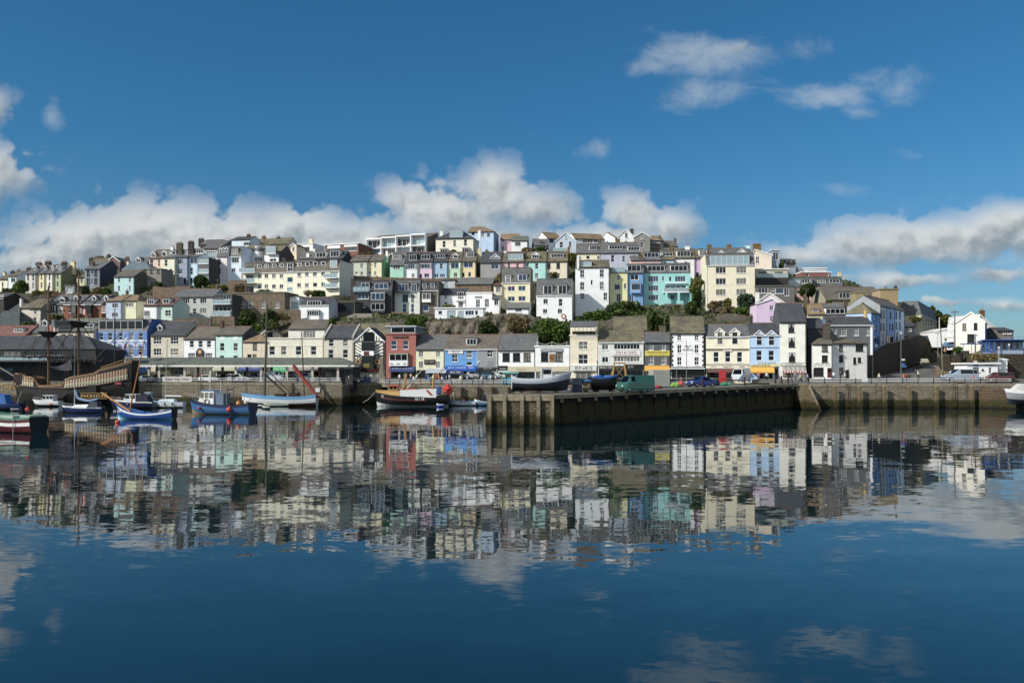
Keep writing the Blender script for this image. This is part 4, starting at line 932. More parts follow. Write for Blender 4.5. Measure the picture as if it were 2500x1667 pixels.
# quay row, behind the arcade
h = H('stone-cream town house with dark slate roof between blue hotel and white pub', -66, 395, 1900, 1448, 1268, 'c0b59d', 'dark', None, -8, 10, wins=w([-28, 205], [1475, 1629], 106, 118 if 0 else 92, 32), dorm=[(28, 92, 1300, 1385, 'p', 11)], group=G_QUAY)
tile(380, 800); shop(h, 0, 390, 530, 690, 61); tile(380, 560)
tile(380, 800)
h = H('white pub with three sash windows and weathered brown roof', 385, 822, 700, 150, -3, 'dde2e6', 'brown', None, -8, 10, wins=w([465, 585, 700], [180], 58, 86, 12) + w([444], [345], 96, 85, 42) + w([680], [345], 94, 85, 42), group=G_QUAY)
shop(h, 400, 810, 530, 690, 51)
sg = sign(h, 553, 663, 318, 430, '1c2240', [('RISING', .5, .30, .8, .22), ('SUN', .5, .1, .5, .15)], 'c8884a')
b = MB(); u, z = h.U(608), h.Z(325); b.tube((u, -.19, z), (u, -.14, z), .85, n=16); b.tube((u, -.21, z - .1), (u, -.185, z - .1), .5, n=14, m=1); b.build('emblem', [flat('1c2240'), flat('d8a544')], sg)
h = H('mint green house with blind upper windows beside the white pub', 824, 1192, 700, 100, -10, 'a3d0c4', 'brown', None, -8, 10, wins=w([880, 1064], [210], 60, 105, 12) + w([878, 1062], [380], 60, 60, 12), side='35383a', group=G_QUAY, ch=[(912, -95, 34, 'b', None, 1)])
shop(h, 835, 1185, 535, 690, 51); awning(h, 800, 1150, 528, 580, 'a9a68e', 1.6, None, 'BELL SHOP', 'd8d4c0')
for x in (885, 1066):
    b = MB(); b.box(h.U(x), h.U(x + 62), -.05, -.003, h.Z(162), h.Z(110)); b.build('blind_window', WHITE, h.e)
h = H('sand-coloured corner house with rust hipped roof and projecting bay', 1194, 1520, 700, 190, 98, 'c9b896', 'ochre', D1(625) - 1, -8, 7, 'h', wins=w([1330], [200], 56, 102, 11, 'b') + w([1254, 1324], [362], 56, 54, 11, 'b'), group=G_QUAY)
shop(h, 1200, 1510, 535, 690, 41); awning(h, 1152, 1478, 528, 582, '3f4f86', 1.6, None, 'HARBOURSIDE', 'a8b0d0')
H('small beige bungalow gable with white barge boards above the flat cream block', 1432, 1690, 200, 92, -2, 'c8bb9d', 'moss', 232, -8, 10, 'f', wins=[(1495, 62, 1600, 122, 31, 'd')], gut=None, noterr=True)
h = H('flat-topped cream building with four sash windows behind the arcade', 1515, 2283, 700, 150, None, 'cbc4ab', 'cbc4ab', None, -8, 8, 'n', wins=w([1555, 1715, 1916, 2122], [254], 75, 118, 12), trim=[(245, .12, 'd2ccb6'), (400, .12, 'd2ccb6')], group=G_QUAY)
shop(h, 1525, 2275, 535, 690, 81); awning(h, 1615, 1822, 528, 605, '2a9a60', 1.7, None, 'Country Gardens', 'dfe8dc'); awning(h, 1826, 2232, 528, 595, '8d8a84', 1.7, None, 'GALLERY', 'b0aca4')
H('cream rear wing with French doors and mossy slate roof above the flat block', 1815, 2320, 260, 15, -100, 'cdc8bb', 'brown', 228, -8, 9, wins=w([2020], [45], 165, 95, 43), noterr=True)
# === (tile 760,780) quay row
tile(760, 780)
h = H('grey-cream house with raised gable copings and plain slate roof', 172, 578, 800, 250, 85, 'bdb49f', 'dark', None, -8, 10, wins=w([240, 434], [265], 66, 102, 12) + w([234, 432], [410], 70, 114, 12), group=G_QUAY)
for u in (.12, h.W - .12):
    b = MB(); b.hexa([(u-.25,-.3,h.ze-.5),(u+.25,-.3,h.ze-.5),(u+.25,h.deep/2,h.zr-.1),(u-.25,h.deep/2,h.zr-.1)], [(u-.25,-.3,h.ze+.35),(u+.25,-.3,h.ze+.35),(u+.25,h.deep/2,h.zr+.5),(u-.25,h.deep/2,h.zr+.5)])
    b.build('gable_coping', paint('8f897c'), h.e)
hb = H('broad mossy brown roof rising behind the half-timbered inn', 590, 1010, 500, 260, 60, '4d4636', 'moss', D1(900) + 5, -8, 11, noterr=True)
h = H('half-timbered black and white inn with steep front gable', 585, 1000, 800, 300, 112, 'd9d8c8', 'dark', None, -8, 6, 'f', group=G_QUAY, gut=None)
bm = MB(); TK = -.07
def beam(xa, ya, xb, yb, t=.09):
    p, q = Vector((h.U(xa), 0, h.Z(ya, xa))), Vector((h.U(xb), 0, h.Z(yb, xb))); d = (q - p).normalized(); n = Vector((-d.z, 0, d.x)) * t
    bm.hexa([(p-n) + Vector((0, TK, 0)), (q-n) + Vector((0, TK, 0)), (q-n) - Vector((0, .003, 0)), (p-n) - Vector((0, .003, 0))], [(p+n) + Vector((0, TK, 0)), (q+n) + Vector((0, TK, 0)), (q+n) - Vector((0, .003, 0)), (p+n) - Vector((0, .003, 0))])
for x in (592, 990): beam(x, 300, x, 700, .14)
beam(585, 300, 1000, 300, .13); beam(590, 490, 995, 490, .12)
for k in range(5):
    beam(598, 300 + k*48, 698, 372 + k*40, .1); beam(986, 300 + k*48, 872, 372 + k*40, .1)
for x in (630, 665, 690, 880, 915, 950): beam(x, 490, x, 650, .08)
for x in (655, 690, 890, 925): beam(x, 300, x, 300 - (min(x - 590, 995 - x)) * .72, .08)
bm.build('timber_frame', flat('1b1917', .7), h.e)
bay(h, 702, 868, 312, 425, .9, 31, '1d1c1b', 'd', 'grey', y2=430); bay(h, 702, 868, 505, 600, .9, 31, '1d1c1b', 'd', 'dark', y2=680)
b = MB(); b.box(h.U(710), h.U(862), -.12, -.004, h.Z(295), h.Z(170)); o = b.build('attic_window', glassmat('dark'), h.e)
b = MB(); b.box(h.U(700), h.U(872), -1.1, -.91, h.Z(492), h.Z(432)); o = b.build('white_panel', WHITE, h.e)
b = MB(); b.box(h.U(738), h.U(808), -1.16, -1.105, h.Z(488), h.Z(438)); o = b.build('sign', flat('2a1714'), h.e); text(o, 'THE\nGATE', (h.U(773), -1.18, h.Z(463)), 1.5, .9, flat('b8453a'))
b = MB(); b.box(h.U(740), h.U(806), -1.0, -.94, h.Z(652), h.Z(606)); o = b.build('notice', flat('1c1b16'), h.e); text(o, 'GOOD\nFOOD', (h.U(773), -1.03, h.Z(629)), 1.5, .9, flat('d6c43a'))
for x in (642, 908):
    o = sign(h, x - 34, x + 34, 535, 668, '2a1d14', [('X', .5, .2, .5, .18)], 'd6cfbc', .1); b = MB(); u, z = h.U(x), h.Z(575); b.tube((u, -.24, z), (u, -.19, z), .75, n=12); b.tube((u, -.26, z), (u, -.235, z), .4, n=10, m=1); b.build('crest', [flat('a8884a'), flat('5a3a22')], o)
awning(h, 690, 945, 655, 700, '3d1416', 1.2)
h = H('brick-red house with glazed flat penthouse and white bay', 1022, 1430, 800, 205, None, 'a04a38', 'a04a38', None, -8, 9, 'n', wins=w([1096, 1256], [290], 72, 116, 12, 's'), side='6a3128', group=G_QUAY)
shop(h, 1085, 1425, 705, 800, 51)
b = MB(); zt = h.ze + .31; z1 = h.Z(100); b.box(.1, h.W - .1, .1, h.deep - .5, zt, z1); b.box(-.15, h.W + .15, -.2, h.deep - .2, z1 + .003, z1 + .28, 1); o = b.build('penthouse', [paint('6f757a'), paint('aab0b4')], h.e)
pane_frame(o, h.U(1094), h.U(1418), zt + .1, z1 - .12, .07, 21, 'k', sill=False)
bay(h, 1076, 1330, 468, 562, .8, 31, 'dcdcd8', 'k', 'grey', y2=636); o = sign(h, 1078, 1328, 572, 634, 'e6e6e4', [('~   ~   ~', .5, .5, .85, .4)], '3a3a3a', .82)
b = MB(); b.box(h.U(1112), h.U(1320), -.3, -.004, h.Z(243), h.Z(222)); b.build('ledge', paint('5a4238'), h.e)
o = awning(h, 1085, 1425, 640, 705, '35476e', 1.3, None, 'SIMPLY DAVES', '97a4c8')
h = H('pale yellow fishing-supplies house with small paned windows', 1432, 1822, 800, 405, 212, 'cdc999', 'slate', None, -8, 10, wins=w([1470, 1706], [430], 60, 82, 33) + w([1470, 1704], [575], 62, 90, 33), group=G_QUAY)
shop(h, 1445, 1815, 690, 800, 51)
sign(h, 1550, 1690, 552, 608, '221b18', [('RED CABIN', .5, .5, .8, .45)], 'b9a89a', border='4a3a30')
h = H('bright blue boat-trips house with one white dormer', 1824, 2278, 800, 405, 215, '3a8fd0', 'brown', None, -8, 10, wins=w([1926], [475], 72, 106, 22) + w([2124], [412], 75, 112, 12) + w([2124], [580], 75, 46, 11), dorm=[(2120, 2264, 250, 352, 'b', 31)], gut='w', group=G_QUAY)
shop(h, 1835, 2270, 700, 800, 61)
sign(h, 1875, 2075, 415, 468, 'e6e2dc', [('SHRIMP & FISH', .5, .7, .6, .3), ('Fisheries', .5, .3, .5, .3)], '3a5a7a')
o = awning(h, 1838, 2270, 632, 695, '2153a8', 1.6, None, 'BOAT  CHARTER   TRIPS', 'c8d8ee')
# === (tile 1140,780)
tile(1140, 780)
h = H('plain grey house under the same brown roof as the blue one', 150, 418, 800, 400, 212, '83878a', 'brown', None, -8, 10, wins=w([276], [408], 76, 106, 22), gut='w', group=G_QUAY)
shop(h, 160, 410, 690, 800, 41); sign(h, 160, 412, 652, 682, '2a2c30', [('SEAFOODS', .5, .5, .5, .5)], 'c8c8c8')
b = MB(); b.box(h.U(278), h.U(356), -.06, -.003, h.Z(640), h.Z(565)); b.build('blocked_window', paint('767a7d'), h.e)
h = H('white restaurant with three dark square windows and patchy slate roof', 430, 930, 800, 418, 205, 'dfe2e8', 'slate', None, -8, 10, wins=w([486, 628, 772], [455], 100, 118, 22, 'd'), trim=[(440, .2, 'e8e8ea')], group=G_QUAY)
shop(h, 440, 920, 715, 800, 61)
sign(h, 428, 556, 632, 692, '231c1a', [('SEAMEN', .5, .3, .7, .3)], 'e0d8cc'); sign(h, 560, 926, 640, 712, 'cbbf9f', [('Harbour', .5, .4, .35, .5)], 'a8997a')
h = H('low white flat-fronted restaurant with slate name board', 934, 1402, 800, 372, None, 'dfe2e8', 'e2e4e6', None, -8, 8, 'n', wins=w([1012, 1212], [450], 100, 124, 22, 'd'), group=G_QUAY)
shop(h, 945, 1395, 715, 800, 61)
sign(h, 1008, 1314, 397, 442, '7e8286', [('Poopdeck Restaurant', .5, .5, .9, .7)], 'e6e8ea'); sign(h, 1128, 1198, 470, 570, '8f6232', [('MENU', .5, .4, .5, .2)], '4a3016', border='b08a52')
sign(h, 936, 1400, 640, 712, 'd0c4a4', (), off=.05)
b = MB()
for x in (960, 1160, 1365): b.tube((h.U(x), .2, h.ze + .3), (h.U(x), .2, h.ze + 1.2), .06, n=5)
for xa, xb in ((960, 1160), (1160, 1365)):
    for k in range(6):
        f = lambda q: (h.U(xa) + (h.U(xb) - h.U(xa)) * q, .2, h.ze + 1.15 - 1.6*q*(1-q)*1.4)
        b.tube(f(k/6), f((k+1)/6), .05, n=4)
b.build('rope_rail', paint('b9b4a8'), h.e)
h = H('tall cream house with striped awning over a rooftop terrace', 1410, 1785, 800, 225, None, 'd2c4a2', 'd2c4a2', None, -8, 9, 'n', wins=w([1530], [302], 122, 104, 22) + w([1526], [476], 128, 130, 22), side='6d675b', trim=[(262, .08, 'c6b894'), (615, .15, 'e6e2d6')], group=G_QUAY)
b = MB(); zt = h.ze + .31; z1 = h.Z(108)
b.box(.05, .5, .0, 5, zt, z1); b.box(h.W - .5, h.W - .05, .0, 5, zt, z1); b.box(.5, h.W - .5, 4, 5, zt, z1); b.box(-.1, h.W + .1, .2, 6, z1 + .003, z1 + .25, 1); b.slab([(-.1,.2,z1+.26),(h.W+.1,.2,z1+.26),(h.W+.1,4,z1+1.6),(-.1,4,z1+1.6)], (0,0,.1), 1)
o = b.build('terrace_room', [paint('d2c4a2'), R('slate')], h.e)
pane_frame(o, .6, h.W - .6, zt + .3, z1 - .3, 3.9, 51, 'd', sill=False)
awning(h, 1440, 1765, 112, 150, 'cfc6ae', 1.0, 'b9ae94'); balcony(h, 1436, 1768, 196, 228, .15, 'd8d4c8', False)
sign(h, 1428, 1770, 632, 700, 'dcdcd6', [('ENES', .5, .5, .68, .7)], '26282b', .12, .5); sign(h, 1475, 1715, 690, 712, '3c4144', (), off=.1, th=.4)
pane_frame(h.e, h.U(1480), h.U(1712), h.Z(812), h.Z(722), -.05, 31, 'w', sill=False)
# === (tile 1520,780)
tile(1520, 780)
h = H('pale grey fish-and-chip restaurant with long strips of windows', -336, 292, 800, 308, 160, 'c3c5bd', 'moss', None, -8, 11, wins=w([-280, -276][:1], [345], 86, 68, 21) + w([-280], [512], 86, 76, 21) + w([-116], [335], 352, 72, 81) + w([-116], [505], 352, 72, 81), gut='w', group=G_QUAY)
shop(h, -325, 285, 685, 800, 71)
sign(h, -158, 245, 425, 498, 'e9e4e2', [('FISH & CHIPS', .52, .66, .68, .4, '6b1f2e'), ('LICENCED 90 SEAT RESTAURANT', .52, .22, .86, .24, '8a5a62')])
sign(h, -325, -130, 632, 680, '151515', [('Brixham Cafe', .5, .5, .85, .6)], 'e8e8e4'); sign(h, -125, 30, 632, 680, '1a1816', [('Harbour', .5, .5, .8, .6)], 'a08a5a'); sign(h, 34, 285, 612, 680, '151515', [('G O', .3, .5, .3, .5)], 'c8c8c4')
h = H('dark slate-grey pub with white barred windows and yellow banner', 302, 652, 800, 310, 178, '4c5056', 'slate', None, -8, 10, wins=w([356, 524], [336], 66, 82, 33) + w([356, 524], [502], 72, 112, 34), group=G_QUAY, ch=[(545, 88, 88, 'g', None, 0)])
shop(h, 310, 645, 695, 800, 41)
sign(h, 306, 642, 425, 496, 'dcc922', [('CROWN & ANCHOR', .5, .64, .86, .42), ('public house and restaurant', .5, .2, .7, .16)], '4a3a1a')
awning(h, 300, 640, 632, 692, 'd89a1c', 1.2)
h = H('white pub with black quoins and brown mossy roof', 660, 1122, 800, 186, -32, 'e6e9ec', 'moss', None, -8, 11, wins=w([750, 986], [208], 54, 76, 22) + w([750, 986], [346], 56, 112, 22) + w([748, 984], [512], 60, 112, 22), group=G_QUAY, side='2c2b29')
shop(h, 670, 1112, 680, 800, 51)
b = MB()
for k in range(14):
    z = h.Z(200) - (h.Z(200) - h.Z(640)) * k / 14; l = .55 if k % 2 else .3
    for u0, u1 in ((.0, l), (h.W - l, h.W)): b.box(u0, u1, -.05, -.003, z - .42, z)
b.build('quoin', flat('1c1c1d'), h.e)
text(h.e, 'SPRAT', (h.U(893), -.02, h.Z(368)), 1.65, .45, BLACKP); text(h.e, '&', (h.U(893), -.02, h.Z(392)), .3, .35, BLACKP); text(h.e, 'MACKEREL', (h.U(893), -.02, h.Z(417)), 2.5, .45, BLACKP)
b = MB(); b.box(h.U(640), h.U(1120), -1.2, -.004, h.Z(668), h.Z(648)); b.box(h.U(640), h.U(1120), -1.25, -1.202, h.Z(676), h.Z(664), 1); b.build('canopy', [flat('1d1f20'), WHITE], h.e)
h = H('cream restaurant with twin gabled dormers breaking the eaves', 1142, 1742, 800, 232, 72, 'd9d1ae', 'slate', None, -8, 11, wins=w([1244, 1404, 1565], [443], 72, 138, 12), trim=[(398, .42, '6b5d4c'), (610, .16, '4a4038')], ch=[(1760, -45, 34, 'd', None, 2)], gut='w', group=G_QUAY)
shop(h, 1150, 1735, 715, 800, 71)
for a, b_ in ((1262, 1398), (1462, 1606)):
    dormer(h, a, b_, 118, 345, 'p', 12, 'd9d1ae', 'w', 'slate', vfix=-.03)
sign(h, 1160, 1715, 622, 668, 'e6ddc8', [('~ Simply Fish ~', .5, .5, .3, .7), ('EAT IN', .15, .5, .12, .4), ('TAKE AWAY', .85, .5, .14, .4)], '4a3a34')
awning(h, 1150, 1712, 672, 712, '6a4a44', 1.2, None, None); sign(h, 1378, 1494, 412, 436, 'e8e4da', [('Fish', .5, .5, .5, .7)], '5a3a2a', .1)
h = H('sky blue house with twin white-edged dormers and yellow shopfront', 1746, 2158, 800, 215, 55, '95bfe8', 'dark', None, -8, 11, wins=w([1830, 1996], [424], 76, 138, 12), trim=[(382, .1, '3a4a5a')], gut='w', group=G_QUAY)
for a, b_ in ((1796, 1938), (1962, 2106)): dormer(h, a, b_, 148, 358, 'p', 12, '95bfe8', 'w', 'dark', vfix=-.03)
sign(h, 1835, 2150, 580, 612, 'd5e2e8', [('THE HARBOURS EDGE', .42, .5, .8, .62)], '5a6a74'); sign(h, 1750, 2150, 614, 640, 'e2d98a', [('HARBOUR BITES', .35, .5, .64, .75)], '3a3420', .1)
awning(h, 1748, 2066, 648, 715, 'e0a414', 1.3, None, None)
pane_frame(h.e, h.U(1870), h.U(2060), h.Z(850), h.Z(722), -.04, 31, 'k', sill=False); pane_frame(h.e, h.U(2078), h.U(2128), h.Z(855), h.Z(650), -.04, 11, 'Dr')
# === (tile 1860,780)
tile(1860, 780)
h = H('tall narrow white house with draped sash windows and red-edged shop awning', 242, 606, 800, 28, -218, 'd6d3c3', 'dark', None, -8, 10, wins=w([362], [55], 84, 122, 12, 'b') + w([366], [250], 88, 128, 12, 'b') + w([370], [454], 88, 124, 12, 'b'), side='4a4f58', gut='d', group=G_QUAY, ch=[(590, -315, 40, 'g', None, 2)])  # dark side colour has the shade on the right-hand wall painted in
for q in h.wins:     # tied-back curtains behind each sash
    xs = [v.co.x for v in q.data.vertices]; zs = [v.co.z for v in q.data.vertices]; a, c, e_, f = min(xs), max(xs), min(zs), max(zs); m = (a + c) / 2
    b = MB(); b.face([(a, .132, f), (m, .132, f), (a + .15, .132, (e_+f)/2)]); b.face([(m, .132, f), (c, .132, f), (c - .15, .132, (e_+f)/2)]); b.build('curtain', paint('b9b8b0'), q)
sign(h, 268, 598, 598, 632, 'dedccd', [('STONER NEWS', .5, .5, .7, .6)], '5a5a52', border='2c2824')
awning(h, 280, 595, 640, 704, 'a5a39c', 1.1, '8d8b86', val=.0); 
b = MB(); n = 18; u0, u1 = h.U(280), h.U(595); z = h.Z(704, 440, -1.1)
for i in range(n):
    a, c = u0 + (u1 - u0) * i / n, u0 + (u1 - u0) * (i + 1) / n; b.slab([(a, -1.16, z - .38), (c, -1.16, z - .38), (c, -1.16, z + .06), (a, -1.16, z + .06)], (0, .03, 0), i % 2)
b.build('awning_valance', [flat('b81f28', .8), flat('e0d8d4', .8)], h.e)
pane_frame(h.e, h.U(290), h.U(420), h.Z(790), h.Z(712), -.04, 31, 'b', sill=False)
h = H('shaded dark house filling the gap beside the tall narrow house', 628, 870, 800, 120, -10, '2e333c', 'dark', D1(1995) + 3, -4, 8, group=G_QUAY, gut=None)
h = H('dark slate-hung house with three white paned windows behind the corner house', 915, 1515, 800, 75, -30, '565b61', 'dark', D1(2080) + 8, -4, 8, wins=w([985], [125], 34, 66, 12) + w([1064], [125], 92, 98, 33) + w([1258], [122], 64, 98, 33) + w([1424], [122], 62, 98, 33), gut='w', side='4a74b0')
b = MB(); b.box(h.W - .55, h.W + .02, -.06, -.003, -2, h.ze - .1); b.build('corner_strip', WHITE, h.e)
b = MB(); b.tube((h.W - .3, 4, h.zr - 1), (h.W - .3, 4, h.zr + 1.6), .55, .3, 8); b.build('chimney', paint('b8903a'), h.roof)
h = H('white corner pub with bent front and tall stone chimney', 692, 965, 800, 335, 245, 'd2cfc4', 'brown', D1(2000) - 1, -14, 9, 'hl', wins=w([820], [336], 78, 98, 22, 'b') + w([820], [488], 82, 94, 22, 'b') + w([706], [655], 140, 122, 32, 'b') + [(895, 660, 955, 795, 11, 'Dr')], side='aeb0b0', ch=[(885, 62, 92, 't', 3, 2)], group=G_QUAY, noterr=True)
text(h.e, 'MARITIME INN', (h.U(815), -.02, h.Z(605)), 3.2, .3, flat('4a4a48')); text(h.e, 'ALES  SPIRITS  FOOD', (h.U(815), -.02, h.Z(630)), 3.6, .25, flat('4a4a48'))
h = H('white two-storey wing of the corner pub set against the stone slope', 966, 1445, 800, 328, 262, 'd0cdc6', 'moss', D1(2060) + 1, 6, 8, 'hr', wins=w([1055], [335], 56, 98, 12, 'b') + w([1055], [486], 58, 96, 12, 'b') + w([1282], [332], 108, 100, 22, 'b') + w([1250], [518], 44, 92, 11, 'b') + w([1312], [518], 48, 68, 11, 'b') + w([1058], [655], 56, 90, 12, 'b'), group=G_QUAY, noterr=True)
# === (tile 760,540) middle hillside
tile(760, 540)
h = H('brick and white panelled flat-roofed house on the ridge', 190, 645, 480, 320, None, '7d4232', 'd8d8d4', 300, -18, 10, 'n', wins=w([232], [375], 160, 42, 61) + w([460], [352], 165, 55, 61), side='6b3a2e', ov=.35)
for a, b_ in ((222, 395), (448, 628)):
    b = MB(); b.box(h.U(a), h.U(b_), -.06, -.003, h.Z(372 if a < 300 else 348, (a+b_)/2), h.ze - .1); b.build('white_panel', WHITE, h.e)
h = H('long white block of flats with open balconies in stepped bays', 775, 1582, 480, 245, 190, 'd3d5d2', 'brown', 306, -16, 11, 'l', side='5d5245', gut='w', pipe=None, name='apartment_block', cat='apartment block', ov=.1)
for i in range(4):
    x0, x1 = 775 + i*201.75, 775 + (i + 1)*201.75; yy = 262 - i * 20 
    for j, (ya, yb_) in enumerate(((yy + 12, 380 - i*14), (400 - i*14, 470))):
        zA, zB = h.Z(yb_, x0), h.Z(ya, x0); u0, u1 = h.U(x0) + .25, h.U(x1) - .15
        b = MB(); b.face([(u0, -.02, zA), (u1, -.02, zA), (u1, -.02, zB), (u0, -.02, zB)]); o = b.build('glazed_wall', glassmat('pale' if (i + j) % 2 else 'window'), h.e)
        f = MB(); 
        for q in (.3, .62, .8): f.box(u0 + (u1-u0)*q - .05, u0 + (u1-u0)*q + .05, -.08, -.022, zA, zB)
        f.build('window_frame', WHITE, o)
        b = MB(); b.box(u0 - .25, u1 + .15, -1.7, -.03, zA - .3, zA); b.box(u0 - .25, u0 - .1, -1.7, -.03, zA + .002, zB + .3); b.box(u1, u1 + .15, -1.7, -.03, zA + .002, zB + .3)
        if j == 0: b.box(u0 - .25, u1 + .15, -1.75, -.03, zB + .302, zB + .75)
        b.slab([(u1 - 1.9, -1.65, zA + .002), (u1, -1.65, zA + .002), (u1, -1.65, zA + .95)], (0, .06, 0))
        b.build('balcony', WHITE, h.e)
h = H('cream detached house with glass roof lantern and white chimneys', 1702, 2222, 470, 235, 148, 'd9d2b4', 'dark', 302, -8, 10, 'h', wins=w([1796], [272], 42, 84, 12) + w([1942], [262], 40, 84, 12) + w([2088], [252], 42, 82, 12), side='b9b69e', ch=[(1782, 138, 42, 'w', 3, 1), (2298, 128, 38, 'w', 6, 1)], dorm=[(1895, 2068, 135, 222, 'b', 41, 'b9c4c8', 'p', 'white')])
bay(h, 1765, 1868, 385, 430, .7, 31, 'e4e2d8', y2=460); bay(h, 2065, 2165, 370, 425, .7, 31, 'e4e2d8', y2=455)
H('sage green plain house, first of the pastel mid-hill row', 527, 770, 790, 548, 470, 'b3ba9f', 'brown', 284, -8, 9, wins=w([672], [578], 38, 62, 12) + w([672], [692], 38, 50, 12) + [(600, 690, 635, 745, 11, 'Dw')])
H('pale custard house with bright green gable end', 772, 970, 790, 545, 468, 'd6cc9a', 'brown', 284, -8, 9, wins=w([860], [568], 32, 62, 12) + w([858], [688], 34, 50, 12) + [(785, 685, 812, 745, 11, 'Dw')], side='5f9a68', ch=[(1035, 410, 30, 'w', None, 1)])
row = [('turquoise', 1076, 1270, 600, 'slate', '86cab0', (1112, 1236, 452, 525, 'b', 41, 'd0d6d8'), [(1118, 602, 1215, 662, 31, 'w')], 'turquoise terraced house with deep slate mansard'),
 ('white', 1272, 1456, 562, 'dark', 'd6d9dc', (1335, 1442, 448, 540, 'b', 31, '3a3c40', 'k'), [(1322, 585, 1416, 655, 31, 's'), (1372, 715, 1415, 770, 21, 'w')], 'white terraced house between turquoise and pink ones with black shutters'),
 ('pink', 1458, 1658, 552, 'dark', 'd3a9c6', (1498, 1626, 448, 525, 'b', 31, 'slate'), [(1505, 585, 1622, 648, 31, 's'), (1545, 715, 1612, 770, 21, 'w'), (1480, 722, 1512, 785, 11, 'Dk')], 'lilac-pink terraced house with slate box dormer'),
 ('blue', 1666, 1862, 552, 'dark', '86b0d4', (1688, 1834, 444, 506, 'b', 41, 'slate'), [(1758, 580, 1798, 655, 12, 'w'), (1680, 722, 1740, 775, 21, 's'), (1760, 720, 1830, 770, 31, 's')], 'cornflower blue terraced house with wide slate dormer'),
 ('green', 1866, 2046, 548, 'brown', 'a3cca0', (1938, 2008, 438, 508, 'p', 11), [(1910, 570, 2018, 650, 21, 's'), (1950, 705, 1995, 765, 21, 'w')], 'leaf green terraced house with white shutters'),
 ('yellow', 2048, 2250, 545, 'brown', 'd9bd76', (2122, 2222, 418, 492, 'b', 41), [(2086, 562, 2210, 634, 21, 's'), (2146, 698, 2186, 762, 11, 's'), (2062, 705, 2095, 765, 11, 'Dk')], 'custard yellow end house of the pastel row with stone gable')]
for (_, a, b_, ye, rf, col, dm, wn, lab) in row:
    h = H(lab, a, b_, 815, ye, 428, col, rf, 284, -6, 9, wins=wn, dorm=[dm], side='6d6353' if b_ == 2250 else None, ch=[(2298, 380, 45, 'y', None, 2)] if b_ == 2250 else ())
    if _ in ('white', 'pink', 'green'):
        q = wn[0]; sc = '6f7478' if _ != 'green' else 'd8e4d4'
        for xa in (q[0] - 26, q[2] + 4): b = MB(); b.box(h.U(xa), h.U(xa + 22), -.06, -.003, h.Z(q[3]), h.Z(q[1])); b.build('shutter', paint(sc), h.e)
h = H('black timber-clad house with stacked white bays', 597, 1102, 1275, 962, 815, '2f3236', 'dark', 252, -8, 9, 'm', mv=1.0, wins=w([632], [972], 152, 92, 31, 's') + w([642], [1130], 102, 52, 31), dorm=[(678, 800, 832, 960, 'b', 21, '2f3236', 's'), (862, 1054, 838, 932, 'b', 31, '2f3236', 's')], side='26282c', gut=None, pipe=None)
bay(h, 832, 1020, 985, 1080, 1.3, 31, '3c4045', 's', 'white', y2=1120); bay(h, 832, 1020, 1125, 1218, 1.3, 31, '3c4045', 'k', 'dark', y2=1252)
balcony(h, 585, 800, 900, 962, 1.0, '6d7f8c')
h = H('grey loft storey over white rendered house with glass doors', 1107, 1482, 1260, 965, 805, 'c4c6bb', 'slate', 254, -6, 9, 'm', mv=.8, wins=w([1246], [1000], 78, 105, 21, 'g') + w([1366], [1000], 40, 105, 11, 'g') + w([1246], [1130], 54, 118, 12, 's') + w([1364], [1130], 42, 118, 12, 's'), dorm=[(1186, 1330, 845, 965, 'b', 31, '5a6065', 's'), (1366, 1446, 845, 972, 'b', 21, '5a6065', 's')], gut=None, pipe=None)
balcony(h, 1100, 1345, 900, 962, 1.5, '4a5a66', False)
h = H('dark slate storey over rough stone house with a white oriel', 1484, 1738, 1260, 952, 828, '8a8474', 'dark', 254, -6, 9, 'm', mv=.5, dorm=[(1516, 1580, 840, 918, 'b', 12, 'dark'), (1628, 1692, 838, 916, 'b', 12, 'dark')], wm=GREYST, gut='w', wins=w([1528], [1142], 75, 86, 11, 's'))
bay(h, 1522, 1640, 985, 1070, .9, 21, 'd8d6cc', y2=1112)
h = H('white L-shaped cottage with slate roof and Juliet balcony', 1740, 2118, 1230, 1000, 925, 'd9dce2', 'dark', 256, -6, 9, wins=w([1812, 1818][:1], [1010], 45, 52, 22) + w([2010], [1100], 68, 88, 43) + w([1815], [1100], 45, 75, 22) , dorm=[(1996, 2086, 958, 1072, 'b', 33)], side='c6cbd4')
balcony(h, 1975, 2098, 1020, 1080, .8, 'dcdcdc', False)
h = H('white house with name plaque and long narrow garden windows', 2120, 2470, 1235, 985, None, 'dee1e6', 'dde0e4', 252, -6, 8, 'n', wins=w([2250], [1070], 58, 118, 34) + w([2370], [1062], 62, 112, 34))
sign(h, 2235, 2332, 1025, 1048, '7d8084', [('SEA VIEW', .5, .5, .8, .5)], 'd0d2d4')
h = H('white conservatory terrace in front of the slate cottage', 1690, 2350, 1345, 1192, None, 'd2d5da', 'd0d3d6', 245, -6, 5, 'n', wins=w([1738], [1225], 52, 50, 11) + w([1858], [1218], 120, 135, 41, 'p') + w([2010], [1225], 80, 120, 31, 'p') + w([2105], [1222], 120, 62, 31, 's') + w([2240], [1222], 40, 60, 11), ov=.3)
H('long low stone outbuilding with lean-to slate roof beneath the yellow house', 1965, 2470, 1000, 862, 782, '7a5f50', 'grey', 264, -6, 7, 'l', wm=STNP, gut='d')
H('grey glazed loft beside the stone outbuilding', 1790, 1965, 980, 815, None, 'a9aeb0', 'dark', 266, -6, 6, 'n', wins=w([1820], [825], 60, 100, 11, 'p'))
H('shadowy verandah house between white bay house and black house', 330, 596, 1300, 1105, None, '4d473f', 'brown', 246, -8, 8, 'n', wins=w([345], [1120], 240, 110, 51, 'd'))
b = MB()
